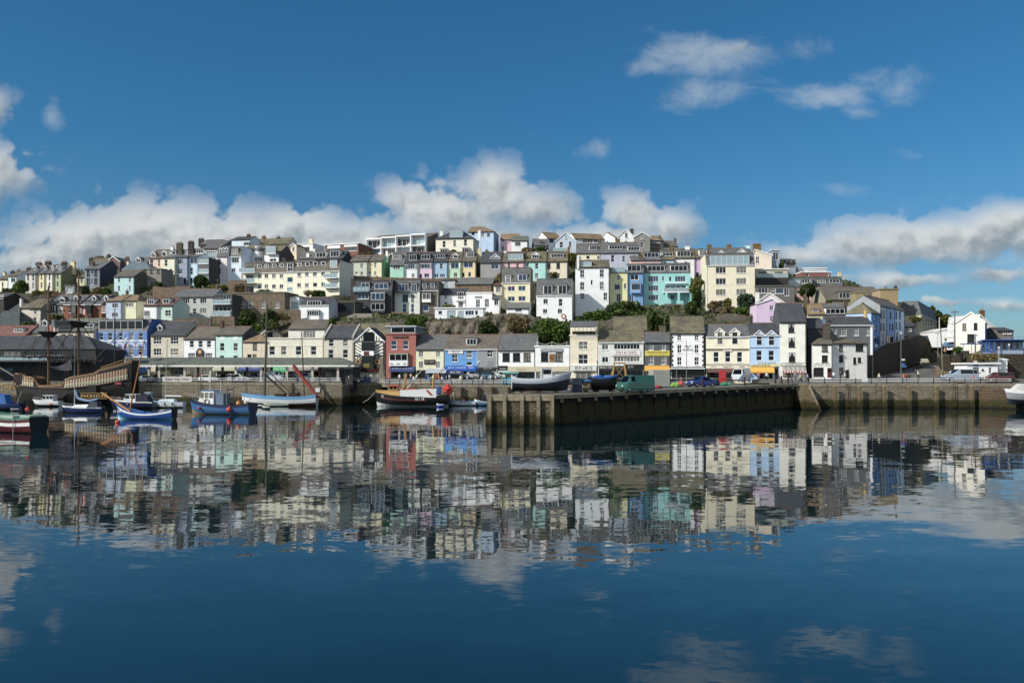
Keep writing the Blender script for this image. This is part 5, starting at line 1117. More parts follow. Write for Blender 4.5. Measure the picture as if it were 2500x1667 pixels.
# === (tile 1140,540)
tile(1140, 540)
H('sky blue house with rusty hipped roof on the summit', 15, 372, 480, 145, 85, '9fbfe2', 'ochre', 322, -8, 11, 'hr', wins=w([272], [165], 48, 48, 12) + w([195], [165], 42, 48, 12) + w([60], [150], 50, 45, 11), side='7f9cc4')
H('pink house with low rust roof on the summit', 456, 700, 470, 252, 182, 'd8a9b8', 'ochre', 324, -6, 8, wins=w([488, 548], [236], 30, 42, 11) + w([470], [345], 36, 60, 12), noterr=False)
H('white cottage with mossy slate roof and shaded gable on the summit', 608, 830, 470, 266, 212, 'd9dadd', 'green', 314, -4, 9, wins=w([658], [288], 78, 52, 31), side='7d838c')
H('white house with rust roof and pale side gable near the summit', 1095, 1295, 440, 240, 170, 'cdd2da', 'ochre', 322, 24, 9, wins=w([1122], [240], 66, 60, 11, 's'), side='e2e2e0')
H('grey slate cottage with lilac gable behind the summit shrubs', 912, 1120, 440, 330, 250, 'a8a9b6', 'slate', 316, 4, 8, ch=[(1018, 270, 32, 'g', 1, 1)])
h = H('blue-grey gabled house with white barge boards on the summit', 1212, 1492, 460, 272, 152, 'a9bacb', 'slate', 312, -2, 9, 'f', wins=w([1268], [285], 46, 76, 12) + w([1394], [280], 36, 76, 12) + w([1336], [192], 26, 44, 12), gut=None)
balcony(h, 1175, 1400, 372, 425, 1.6)
H('white house with long rust roof and ribbon windows on the summit', 1472, 1885, 460, 245, 182, 'b9c1ca', 'ochre', 322, 14, 9, wins=w([1580], [245], 140, 50, 41) + w([1730], [248], 60, 48, 21), ch=[(1552, 235, 32, 'y', 1, 1)], side='e4e4e2')
H('mint green gable house with rust roof on the summit', 2024, 2060, 420, 232, 178, 'bcdcd2', 'ochre', 326, 34, 9, side='c8e4dc')
h = H('white house with pointed gable and black chimney on the skyline', 2062, 2292, 440, 215, 112, 'd8dbe0', 'slate', 318, -2, 9, 'f', wins=w([2158], [158], 36, 66, 12) + w([2158], [270], 38, 50, 12), gut=None, ch=[(2255, 105, 45, 't', 6, 0, 4)])
tile(1520, 540)
h = H('taupe gabled house with white trim on the skyline', 160, 376, 460, 215, 152, '7f7c74', 'slate', 316, -2, 9, 'f', wins=w([248], [202], 36, 48, 12) + w([246], [295], 42, 65, 12), gut='w')
H('house with rust-coloured roof, dark windows and brown chimney on the skyline', 378, 560, 440, 262, 210, '5a564e', 'ochre', 318, 6, 9, wins=w([396], [252], 118, 44, 31) + w([400], [330], 110, 45, 31, 'd'), ch=[(510, 198, 24, 'o', 1, 0, 4)])
H('small mossy brown roof with grey chimney at the skyline\'s eastern shoulder', 556, 755, 420, 345, 278, 'c9c9c4', 'brown', 322, 4, 8, ch=[(718, 238, 30, 'g', None, 1)])
tile(1140, 540)
H('pale yellow house under dark slate roof beside the lilac-grey terrace', 1502, 1830, 600, 438, 312, 'd6cda0', 'slate', 298, -4, 9, wins=w([1632], [472], 48, 46, 11) + w([1780], [475], 40, 50, 11), dorm=[(1672, 1776, 328, 396, 'b', 31)], ch=[(1518, 470, 30, 'w', 0, 1, 4)])
H('lilac-grey villa with arched windows and wide attic dormers', 1832, 2352, 640, 432, 295, 'a3a8c0', 'slate', 297, -4, 10, wins=w([1970], [465], 46, 90, 12) + w([2124], [475], 38, 80, 12) + w([2270], [465], 40, 60, 12), dorm=[(1938, 2130, 322, 388, 'b', 51), (2198, 2362, 340, 408, 'b', 41)], ch=[(1815, 240, 40, 'g', None, 1), (2065, 245, 55, 'o', 7, 2)])
h = H('grey-mauve house with blue gabled dormer next to the custard yellow one', 185, 466, 830, 565, 428, '8f8b8a', 'dark', 284, -6, 9, wins=w([334], [588], 98, 68, 21, 's'), dorm=[(316, 455, 445, 522, 'p', 11, '8f9fb4')], ch=[(272, 395, 38, 'g', None, 1)])
H('salmon pink house with brown roof and wide dormer on mid-hill', 468, 782, 830, 556, 425, 'd69aa2', 'brown', 284, -6, 9, wins=w([556, 674], [578], 38, 62, 12), dorm=[(560, 772, 435, 532, 'b', 41, '4a4640', 'p')], ch=[(522, 412, 38, 'w', None, 1)])
H('aquamarine house with white arched dormer and mossy roof', 784, 1082, 830, 550, 422, '88cfc6', 'moss', 284, -6, 9, wins=w([932], [575], 45, 75, 12) + w([930], [712], 48, 68, 12) + w([805], [575], 45, 45, 12), dorm=[(886, 990, 420, 515, 'p', 31, 'e0e0dc', 'w', 'moss')])
H('biscuit cream house with ribbon dormer and stone gable on mid-hill', 1084, 1376, 830, 548, 420, 'd2c3a2', 'moss', 284, -6, 9, wins=w([1094, 1224], [570], 48, 78, 12, 'd') + w([1090], [705], 50, 75, 12) + w([1224], [712], 48, 66, 12), dorm=[(1144, 1320, 438, 502, 'b', 41)], side='6f6656', ch=[(1394, 360, 28, 'o', None, 2)])
h = H('lemon cream block with slate mansard and pair of dormers', 474, 866, 1160, 845, 640, 'd6ca95', 'slate', 254, -6, 10, 'm', mv=1.5, wins=w([560], [890, 1030], 96, 64, 21, 's') + w([704], [885, 1025], 98, 66, 21, 's'), dorm=[(524, 604, 728, 832, 'b', 12), (698, 822, 714, 820, 'b', 21, 'e0e2e2', 's')], side='77704f', gut='w')
H('narrow lemon wing with tall window leaning on the lemon cream block', 366, 474, 1120, 880, 850, 'd0c596', 'red', 254, -6, 6, 'l', wins=w([398], [895], 66, 80, 21))
H('white garden house with grey lean-to roof and lifebuoy', 345, 440, 1300, 1060, 1010, 'dde0e4', 'slate', 249, -6, 6, 'l', wins=w([375], [1072], 55, 78, 21))
H('low white garage with grey roof under the lemon cream block', 540, 850, 1300, 1190, 1120, 'd9dbde', 'grey', 246, -6, 6, 'l', wins=w([660], [1200], 90, 35, 21))
h = H('white house with dark slate mansard and tall French dormers', 950, 1440, 1390, 1020, 790, 'd8dce2', 'slate', 246, -6, 10, 'm', mv=1.8, wins=w([1045], [1062], 62, 70, 21) + w([1254], [1062], 54, 96, 12) + w([1040], [1200], 60, 62, 21) + w([1242], [1198], 62, 64, 21) + w([1150], [1330], 50, 40, 11, 'd'), dorm=[(1044, 1168, 866, 1008, 'b', 21, 'e6e8ea'), (1244, 1366, 864, 1004, 'b', 21, 'e6e8ea')], gut='w', side='a8b0bc')
b = MB(); b.tube((h.U(1323), -.12, h.Z(1303)), (h.U(1323), -.03, h.Z(1303)), .75, n=14); o = b.build('lifebuoy', flat('a8503a'), h.e); b = MB(); b.tube((h.U(1323), -.15, h.Z(1303)), (h.U(1323), -.125, h.Z(1303)), .4, n=12); b.build('lifebuoy_centre', WHITE, o)
h = H('tall plain white house with brown roof and glass roof terrace', 1482, 1946, 1290, 630, 540, 'd3d8df', 'moss', 258, -6, 10, wins=w([1548], [664, 834], 58, 106, 22) + w([1816], [660, 828], 58, 106, 22) + w([1548], [984], 56, 80, 22) + w([1868], [978], 52, 102, 22) + w([1692], [808], 28, 62, 11), ch=[(1518, 475, 28, 'w', 0, 1, 4)], dorm=[(1530, 1705, 545, 622, 'b', 41, 'c3ccd2', 'p', 'grey')])
h = H('lemon yellow house with glazed roof terrace in the bright trio', 1956, 2194, 1150, 712, None, 'd0c978', 'grey', 260, -6, 9, 'n', wins=w([2050], [738], 44, 66, 12) + w([2014], [862], 78, 78, 11, 's') + w([2148], [852], 34, 76, 11) + [(2042, 990, 2104, 1100, 21, 'w')])
balcony(h, 1985, 2160, 630, 700, .1, 'b8c0c4')
tile(1520, 540)
h = H('azure blue house with projecting square bay in the bright trio', 66, 288, 1150, 712, 588, '4f92cc', 'slate', 260, -6, 9, 'm', mv=1.0, wins=w([108], [732], 110, 72, 21) + w([92], [1005], 60, 90, 21, 's'), dorm=[(60, 252, 592, 692, 'b', 31)])
bay(h, 112, 245, 855, 945, 1.0, 11, '5f9fd6', 's', 'grey', y2=985)
h = H('turquoise apartment house with long white dormers and balcony', 290, 928, 1170, 712, 578, '70c4c2', 'slate', 261, -6, 10, 'm', mv=1.0, wins=w([348], [752, 880, 1008], 142, 76, 41, 's') + w([718], [752], 142, 76, 41, 's') + w([636], [758], 34, 68, 11) + w([540], [755], 32, 65, 11) + w([655], [1015], 52, 44, 11, 'd') + w([580], [878], 290, 85, 41, 's'), dorm=[(340, 577, 598, 690, 'b', 41), (650, 888, 596, 688, 'b', 41)], gut=None, side='58a8a8')
b = MB(); u0, u1 = h.U(548), h.U(948); z = h.Z(985); b.box(u0, u1, -2.0, -.004, z, z + .22); 
for x in (592, 760, 930): b.box(h.U(x) - .35, h.U(x) + .35, -2.0, -1.4, h.Z(1140), z - .003, 1)
o = b.build('balcony', [WHITE, paint('70c4c2')], h.e); balcony(h, 560, 940, 920, 975, 1.9)
b = MB(); b.box(h.U(575), h.U(880), -.6, -.004, h.Z(856), h.Z(846)); b.build('canopy', paint('c8dcdc'), h.e)
# pastel row above
H('salmon house with pale stone bay top behind the turquoise apartments', 110, 532, 720, 535, 480, 'd2a69c', 'slate', 284, -4, 9, dorm=[(286, 498, 420, 502, 'b', 41, '3c3e42'), ], ch=[(255, 470, 60, 'g', 1, 1, 4)])
H('powder blue house in the upper pastel row', 534, 712, 760, 525, 400, 'aacbe6', 'moss', 286, -4, 9, wins=w([560], [555], 45, 40, 11), dorm=[(540, 690, 422, 482, 'b', 31)], ch=[(665, 350, 45, 'o', None, 2)])
H('white house with big attic window in the upper pastel row', 714, 990, 790, 502, 385, 'd8dae0', 'moss', 286, -4, 9, wins=w([848], [552], 42, 50, 11), dorm=[(740, 930, 400, 488, 'b', 41)], ch=[(885, 345, 60, 'w', None, 2)])
h = H('orchid pink house with round arched doorway in the upper pastel row', 992, 1130, 840, 502, 385, 'caa0cc', 'moss', 286, -4, 9, dorm=[(1045, 1155, 385, 480, 'b', 21)], ch=[(1190, 325, 62, 'o', None, 2)], wins=[(1005, 700, 1042, 800, 11, 'Dk')])
H('dark slate ridge with small white dormer behind the tall cream guest house', 1222, 1770, 560, 452, 372, '5a5a5e', 'slate', 284, -4, 9, dorm=[(1312, 1378, 400, 436, 'p', 11), (1570, 1690, 378, 430, 'p', 31)], ch=[(1456, 325, 52, 'o', None, 2), (1712, 335, 50, 'm', None, 2)])
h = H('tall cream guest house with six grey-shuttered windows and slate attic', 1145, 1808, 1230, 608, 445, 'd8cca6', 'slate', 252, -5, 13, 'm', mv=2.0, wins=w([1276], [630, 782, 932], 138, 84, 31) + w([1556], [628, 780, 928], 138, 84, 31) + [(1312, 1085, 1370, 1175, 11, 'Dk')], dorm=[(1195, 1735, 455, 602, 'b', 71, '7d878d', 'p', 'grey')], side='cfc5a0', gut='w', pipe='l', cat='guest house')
b = MB(); b.tube((-1.2, 5, h.Z(1030)), (-1.2, 5, h.Z(925)), 1.6, n=8); o = b.build('bay_window', glassmat('pale'), h.e); b = MB(); b.box(-2.9, .0, 3.3, 6.7, h.Z(1035) - .3, h.Z(1035)); b.box(-2.9, .0, 3.3, 6.7, h.Z(925), h.Z(925) + .2); b.build('bay_frame', WHITE, o)
H('beige gabled house with brown chimney stack beside the cream guest house', 1772, 2038, 700, 462, 385, 'd0bd9f', 'moss', 272, -4, 10, 'f', ri=.12, wins=w([1822], [486], 48, 92, 22), side='8a776a', ch=[(1836, 312, 105, 'o', 5, 3, 3)], gut=None)
H('slim blue-grey bay tower behind the beige gable', 2040, 2150, 640, 400, None, '7f94a4', 'white', 280, -4, 8, 'n', wins=w([2060], [430], 70, 100, 21))
h = H('flat-roofed beige house with shaded balcony on the eastern slope', 1818, 2255, 890, 662, None, 'bdb291', 'd8d6cc', 262, -4, 8, 'n', wins=w([1855], [690], 115, 80, 21, 'd') + w([2080], [690], 110, 60, 21, 'd'), ov=.35)
balcony(h, 1815, 2250, 720, 775, 1.4, '6a7880')
b = MB(); b.box(0, h.W, -1.3, -.01, -3.5, h.Z(775) - .19); b.build('shade_block', paint('2d2d2c'), h.e)  # dark solid painted to stand for the shadow below the balcony
h = H('low dark flat-roofed house with white doors above the lilac gable', 1822, 2350, 1110, 890, None, '5f5c57', '5a5a58', 250, -4, 8, 'n', wins=w([1858], [912], 130, 72, 31) + w([2020], [912], 75, 85, 12) + w([2095], [915], 110, 75, 11, 's') + w([2215], [912], 60, 110, 21))
H('pinkish-white house with broken gable window behind the lilac cottage', 1822, 2214, 1250, 1115, 980, 'd6c2cc', 'brown', 236, -4, 8, 'f', ri=.48, wins=[(1878, 1072, 1935, 1120, 11, 'w')], gut=None, ch=[(1842, 975, 45, 'w', 1, 0, 5)])
h = H('lilac gabled cottage with white windows above the quay roofs', 1828, 2136, 1420, 1130, 1058, 'c9a9cc', 'red', 226, -4, 8, 'f', ri=.7, wins=w([2012], [1152], 50, 68, 21) + w([2018], [1300], 68, 76, 21), gut=None)
H('squat house with broad mossy roof wedged behind the fish restaurant', -130, 332, 1560, 1490, 1310, '4b4338', 'moss', 216, -8, 11, noterr=True)
# === (tile 1860,580) eastern shoulder
tile(1860, 580)
H('small white gabled house with slate cheek on the eastern skyline', 246, 470, 470, 345, 300, 'd6d6d2', 'brown', 286, 6, 8, dorm=[(330, 465, 300, 392, 'b', 21, '6a6a66')])
H('long pale grey flat-topped house on the eastern skyline', 500, 885, 560, 425, None, 'b4bac0', 'd8dade', 288, 0, 8, 'n', wins=w([640], [450], 180, 14, 31, 'p'), ch=[(800, 410, 30, 'p', 3, 1, 3)])
H('brick-red and pale blue house with a white arched window', 542, 940, 600, 478, None, '8a4636', 'dcdcdc', 278, 0, 8, 'n', wins=w([605], [492], 38, 40, 11) + w([890], [482], 28, 52, 11))
b = MB(); 
h = H('slate mansard house with two wide white windows on the eastern shoulder', 690, 1108, 720, 675, 540, '6c6a64', 'slate', 270, 0, 9, 'm', mv=1.0, dorm=[(752, 878, 562, 626, 'b', 31, 'slate'), (916, 1064, 558, 624, 'b', 31, 'slate')], ch=[(1062, 470, 34, 'y', 2, 1, 4)])
H('grey glazed upper house beside the pink chimney', 300, 690, 720, 545, None, '6e716f', 'grey', 268, -4, 7, 'n', wins=w([340], [575], 175, 90, 51, 'p') + w([550], [565], 105, 60, 31), ch=[(252, 490, 50, 'p', 1, 0, 6)])
H('pink house glimpsed behind the round garden tree', 445, 760, 860, 700, None, 'cf9088', '8a7a70', 262, -4, 7, 'n', wins=w([475], [720], 40, 50, 11))
H('house with big weathered brown roof and wide white dormer', 875, 1660, 960, 850, 682, '8f8468', 'brown', 246, 4, 11, dorm=[(1050, 1250, 742, 838, 'b', 41, '55524b')], ch=[(1690, 685, 20, 'o', None, 1)])
H('ochre lichen-covered gable block at the eastern end of the terrace', 1618, 1862, 1000, 712, None, '977a3e', '7d6a48', 238, -2, 6, 'n', ch=[(1828, 668, 26, 'd', 1, 1, 2)], pipe=None, side='a08258')
H('mustard rendered chimney block above the blue hipped house', 1282, 1448, 1000, 755, None, '8f8046', '807648', 232, -2, 4, 'n')
H('cream cottage with rust roof and skylight above the dark gap house', 620, 872, 1140, 1050, 908, 'cfc294', 'ochre', 222, -4, 9, ch=[(596, 830, 40, 'g', None, 2)], dorm=[(682, 780, 970, 1020, 'b', 11, '6b5a30', 's', 'ochre')])
H('white cottage with broad four-light dormer beside the rust-roofed cottage', 874, 1172, 1140, 1050, 905, 'd8d8d4', 'slate', 222, -4, 9, dorm=[(868, 1136, 960, 1048, 'b', 41)], ch=[(1145, 850, 42, 't', None, 1)])
RY = 50
def lineD(cx, cx0, D0, yaw):
    t0, t = (X(cx0) - CX)/F, (X(cx) - CX)/F; c, q = math.cos(rad(yaw)), math.sin(rad(yaw)); return D0 + (t - t0)*D0/(c - t*q)*q
h = H('blue house with mossy hipped roof at the foot of the hill road', 1494, 1614, 1480, 1032, 935, '4a86d0', 'moss', lineD(1554, 1500, 205, RY), RY, 6, 'h', side='85b4e6', wins=w([1535], [1050, 1190, 1340], 34, 85, 12, 'd') + w([1575], [1350], 24, 100, 11, 'd'), down=5)
h = H('grey-white house stepping up the hill road beside the blue one', 1616, 1706, 1490, 935, 850, 'a2adb6', 'brown', lineD(1661, 1500, 205, RY), RY, 8, wins=w([1622, 1658], [1000, 1170], 20, 95, 12, 'd') + w([1640], [1320], 26, 110, 11, 'd'), down=5, side='868d94')
h = H('blue house midway up the hill road', 1708, 1814, 1490, 955, 870, '6f9bd0', 'brown', lineD(1761, 1500, 205, RY), RY, 8, wins=w([1745], [1015], 26, 90, 12, 'd') + w([1740, 1775], [1180], 22, 80, 12, 'd') + [(1700, 1340, 1790, 1440, 31, 'd')], down=5)
h = H('ice blue end house with dark sash windows up the hill road', 1816, 1948, 1470, 985, 900, '9dbdd8', 'brown', lineD(1882, 1500, 205, RY), RY, 8, wins=w([1826, 1876], [1010, 1150], 22, 100, 12, 'd') + w([1835, 1880], [1300], 24, 110, 11, 'd'), down=5)
h = H('stone-brown terraced block with slate mansard up the hill road', 2180, 2400, 1500, 1110, 960, 'a8986c', 'slate', 258, 58, 6, 'M', mv=1.0, wins=w([2205, 2240, 2275, 2310], [1120, 1250], 20, 90, 12) , side='cdbd90', gut='w', down=8, pipe=None)
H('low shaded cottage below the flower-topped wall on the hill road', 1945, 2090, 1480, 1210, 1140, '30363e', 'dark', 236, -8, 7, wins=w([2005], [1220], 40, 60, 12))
# === (tile 2080,720) east end
tile(2080, 720)
h = H('white gabled house standing alone on the eastern headland', 1418, 1818, 740, 372, 236, 'd9d0bb', 'white', 200, -31, 12, 'f', ri=.53, wins=w([1510], [388], 54, 96, 12, 'b') + w([1664], [382], 52, 96, 12, 'b') + w([1576], [535], 98, 118, 32, 'b'), side='2f55a0', gut='w')
H('white cottage ridge with brick chimney behind the lone gabled house', 1720, 1985, 600, 480, 270, 'd4d2ca', 'white', 214, 8, 12, 'f', ri=.1, ch=[(1775, 212, 62, 'o', 2, 2, 5)], gut=None)
h = H('small brown clubhouse with white board at the far eastern edge', 1985, 2205, 640, 490, 455, '6d6252', 'dark', 206, -4, 8, wins=w([2065], [490], 30, 45, 11) + w([2125], [490], 50, 45, 11))
h = H('blue verandah building with flat deck roof along the headland', 1790, 2345, 800, 640, None, '7f93b8', '3f62a0', 197, -6, 8, 'n', wins=w([1980, 2066, 2155, 2245], [650], 35, 72, 12, 'd'), ov=.6)
b = MB()
for x in (1795, 1835, 1905): b.tube((h.U(x), -1.6, h.Z(800)), (h.U(x), -1.6, h.ze), .12, n=6)
b.box(h.U(1750), h.U(2345), -2.0, -.01, h.ze + .31, h.ze + .45); b.build('verandah_post', flat('2f63b8'), h.e)
balcony(h, 2060, 2345, 572, 632, .2, '5a7fae', False)
b = MB(); b.box(h.U(1480), h.U(1790), -1.5, .2, h.Z(676), h.Z(664)); 
for x in (1485, 1600, 1785): b.tube((h.U(x), -1.4, h.Z(800)), (h.U(x), -1.4, h.Z(676)), .08, n=5)
b.build('porch_canopy', flat('3f62a0'), h.e)
H('small white bungalow with grey roof below the wooded hill', 1122, 1425, 680, 500, 455, 'd2d4d4', 'white', 226, -4, 9, 'f', wins=w([1265], [590], 45, 45, 11) , ri=.6, gut=None, down=.7)
h = H('low white flat-roofed harbour kiosk with blue sign', 1570, 1990, 1120, 945, None, 'd6d8d8', 'dcdad2', 183, -4, 6, 'n', wins=w([1775], [1010], 30, 25, 11, 'd') + w([1870], [990], 45, 90, 11) + w([1650], [990], 85, 70, 21, 'd'), ov=.5, noterr=True, down=.5)
sign(h, 1662, 1728, 950, 972, '5a6aa4', [('TICKETS', .5, .5, .7, .5)], 'dfe3f0'); sign(h, 1822, 1938, 955, 965, '6a6f74', (), off=.05)
H('white wedge-roofed store behind the harbour kiosk', 1745, 2125, 1080, 890, 858, 'd8d8d6', 'dcdcd6', 188, -10, 6, 'l', side='b9a890', noterr=True, down=.5, gut=None)
# ---------------------------------------------------------------- boats
def smooth01(t): t = max(0, min(1, t)); return t*t*(3 - 2*t)
def hull(e, L, B, bow, stern, mid, draft, mats, rows, transom=.7, rake=.08, fine=1.0, deckm=None, tumble=0, deckdrop=.25, n=16, name='hull', midpos=.4, fs=None, sheerfn=None, tr=None):
    """lofted hull: x runs stern (0) to bow (L); rows = material slot for each strake, keel to rail"""
    fs = fs or [0, .18, .36, .5, .62, .78, .92, 1]
    wv = [.04, .45, .78, .9, .96, 1.0, 1.0 - tumble*.5, 1.0 - tumble]
    def half(t):
        if t < .5: q = transom + (1 - transom) * math.sin(math.pi/2 * t/.5)
        else: q = max(0, math.cos(math.pi/2 * ((t - .5)/.5) ** (1.6*fine))) ** .8
        return B/2*q
    def sheer(t):
        if sheerfn: return sheerfn(t)
        if t < midpos: return mid + (stern - mid) * ((midpos - t)/midpos) ** 2
        return mid + (bow - mid) * ((t - midpos)/(1 - midpos)) ** 2
    S_, T_ = [], []
    for i in range(n + 1):
        t = i / n; z1 = sheer(t); z0 = -draft * (1 - .75*max(0, (t - .75)/.25)**2)
        row = []
        for f, w_ in zip(fs, wv):
            fl = w_ * (1 + (.0 if t < .6 else (f - .6)*.5*(t - .6)))
            row.append((t*L*(1 - rake) + rake*L*t**3*(.25 + .75*f) , half(t)*fl, z0 + (z1 - z0)*f))
        S_.append(row)
    b = MB()
    b.loft([r for r in S_], rows=rows); b.loft([[(x, -y, z) for x, y, z in r][::-1] for r in S_], rows=rows[::-1])
    t0 = [(x, y, z) for x, y, z in S_[0]]; b.face(t0 + [(x, -y, z) for x, y, z in t0[::-1]], rows[3] if tr is None else tr)
    o = b.build(name, mats, e, smooth=False)
    d = MB()
    for p, q in zip(S_, S_[1:]):
        a, c = p[-1], q[-1]; k = .94
        d.face([(a[0], a[1]*k, a[2]-deckdrop), (a[0], -a[1]*k, a[2]-deckdrop), (c[0], -c[1]*k, c[2]-deckdrop), (c[0], c[1]*k, c[2]-deckdrop)])
        for s in (1, -1):
            d.face([(a[0], s*a[1], a[2]), (c[0], s*c[1], c[2]), (c[0], s*c[1]*k, c[2]+.02), (a[0], s*a[1]*k, a[2]+.02)], 1)
            d.face([(a[0], s*a[1]*k, a[2]+.02), (c[0], s*c[1]*k, c[2]+.02), (c[0], s*c[1]*k, c[2]-deckdrop), (a[0], s*a[1]*k, a[2]-deckdrop)], 1)
    a = S_[0][-1]; d.face([(a[0]+.05, a[1]*.94, a[2]), (a[0]+.05, -a[1]*.94, a[2]), (a[0]+.05, -a[1]*.94, a[2]-deckdrop), (a[0]+.05, a[1]*.94, a[2]-deckdrop)], 1)
    d.build('deck', [deckm or paint('8c8a80'), mats[rows[-1]]], e)
    return lambda t, f: Vector((t*L*(1 - rake) + rake*L*t**3*(.25 + .75*f), half(t), -draft*(1 - .75*max(0, (t-.75)/.25)**2) * (1 - f) + sheer(t)*f)), sheer, half
def boat(name, label, px0, px1, ywl, bowleft, cat='boat', z=0.0, d=None, group='boats in the harbour', turn=0):
    d = d or min(190, (EYE - z) * F / (ywl - CY)); L = (px1 - px0) / F * d
    x = (px1 if bowleft else px0); p = gp(x, d, z)
    e = empty(name, tuple(p), label, cat, group, rad(180 + turn if bowleft else turn)); return e, L
def cabin(e, x0, x1, w0, z0, z1, col, glass='window', slope=.25, name='wheelhouse', roofc='dfe2e4', nw=3):
    """wheelhouse between x0 and x1 (towards bow), leaning front, window band"""
    b = MB(); hw = w0/2; f = slope*(z1 - z0)
    b.hexa([(x0, -hw, z0), (x1, -hw, z0), (x1, hw, z0), (x0, hw, z0)], [(x0, -hw*.94, z1), (x1 - f, -hw*.94, z1), (x1 - f, hw*.94, z1), (x0, hw*.94, z1)])
    b.box(x0 - .12, x1 - f + .2, -hw - .06, hw + .06, z1 + .003, z1 + .09, 1)
    o = b.build(name, [flat(col, .4), flat(roofc, .4)], e)
    za, zb = z0 + (z1 - z0)*.5, z1 - (z1 - z0)*.12; g = MB()
    for s in (-1, 1):
        Lc = (x1 - f*.6) - x0
        for k in range(nw):
            a, c = x0 + Lc*(k + .12)/nw, x0 + Lc*(k + .88)/nw; y = s*(hw*.985 + .015)
            g.face([(a, y, za), (c, y, za), (c, y*.985, zb), (a, y*.985, zb)])
    q = lambda z: x1 - f*(z - z0)/(z1 - z0) + .02
    g.face([(q(za), -hw*.8, za), (q(za), hw*.8, za), (q(zb), hw*.8, zb), (q(zb), -hw*.8, zb)])
    g.build('window', glassmat(glass), o); return o
def mast(e, p, top, r=.1, col='6b4a2a', name='mast', yard=None, stays=()):
    b = MB(); b.tube(p, top, r, r*.6, 7); o = b.build(name, flat(col, .6), e)
    if stays:
        s = MB()
        for q in stays: s.tube(top, q, .018, n=4)
        s.build('rigging', flat('2a2a28', .8), o)
    return o
def fenderball(e, p, r=.3, col='c8341f', name='fender'):
    b = MB(); b.ball(p, r, 10); b.tube((p[0], p[1], p[2] + r*.9), (p[0], p[1], p[2] + r*1.8), .03, n=4); return b.build(name, flat(col, .45), e, smooth=False)
def outboard(e, x, z, s=1):
    b = MB(); b.box(x - .25*s, x + .15*s, -.17*s, .17*s, z + .15*s, z + .65*s); b.box(x - .12*s, x + .02*s, -.07*s, .07*s, z - .6*s, z + .15*s); b.build('outboard', flat('1b1d20', .35), e)
def guard(e, sheer, half, L, t0, t1, h=.6, n=6, col='b9bcbe', rake=.08):
    b = MB()
    for s in (-1, 1):
        P = []
        for i in range(n + 1):
            t = t0 + (t1 - t0)*i/n; x = t*L*(1-rake) + rake*L*t**3*.95; P.append(Vector((x, s*half(t)*.93, sheer(t))))
        for p in P: b.tube(p, p + Vector((0, 0, h)), .018, n=4)
        b.path([p + Vector((0, 0, h)) for p in P], .02, 4)
    b.build('guard_rail', flat(col, .35, metal=.4), e)
NAVY = flat('1c2f5e', .35); BLUE = flat('2d62a8', .35); LBLUE = flat('6aa8d6', .4); WH = flat('e2e4e3', .35); BLK = flat('121315', .45); RUST = flat('5a2f22', .8); CYAN = flat('3fa3c8', .4); GREYB = flat('8d949e', .4); MAROON = flat('5c1820', .35); GREENB = flat('3f7a60', .5); YEL = flat('b08636', .55); RED = flat('b8322a', .45)
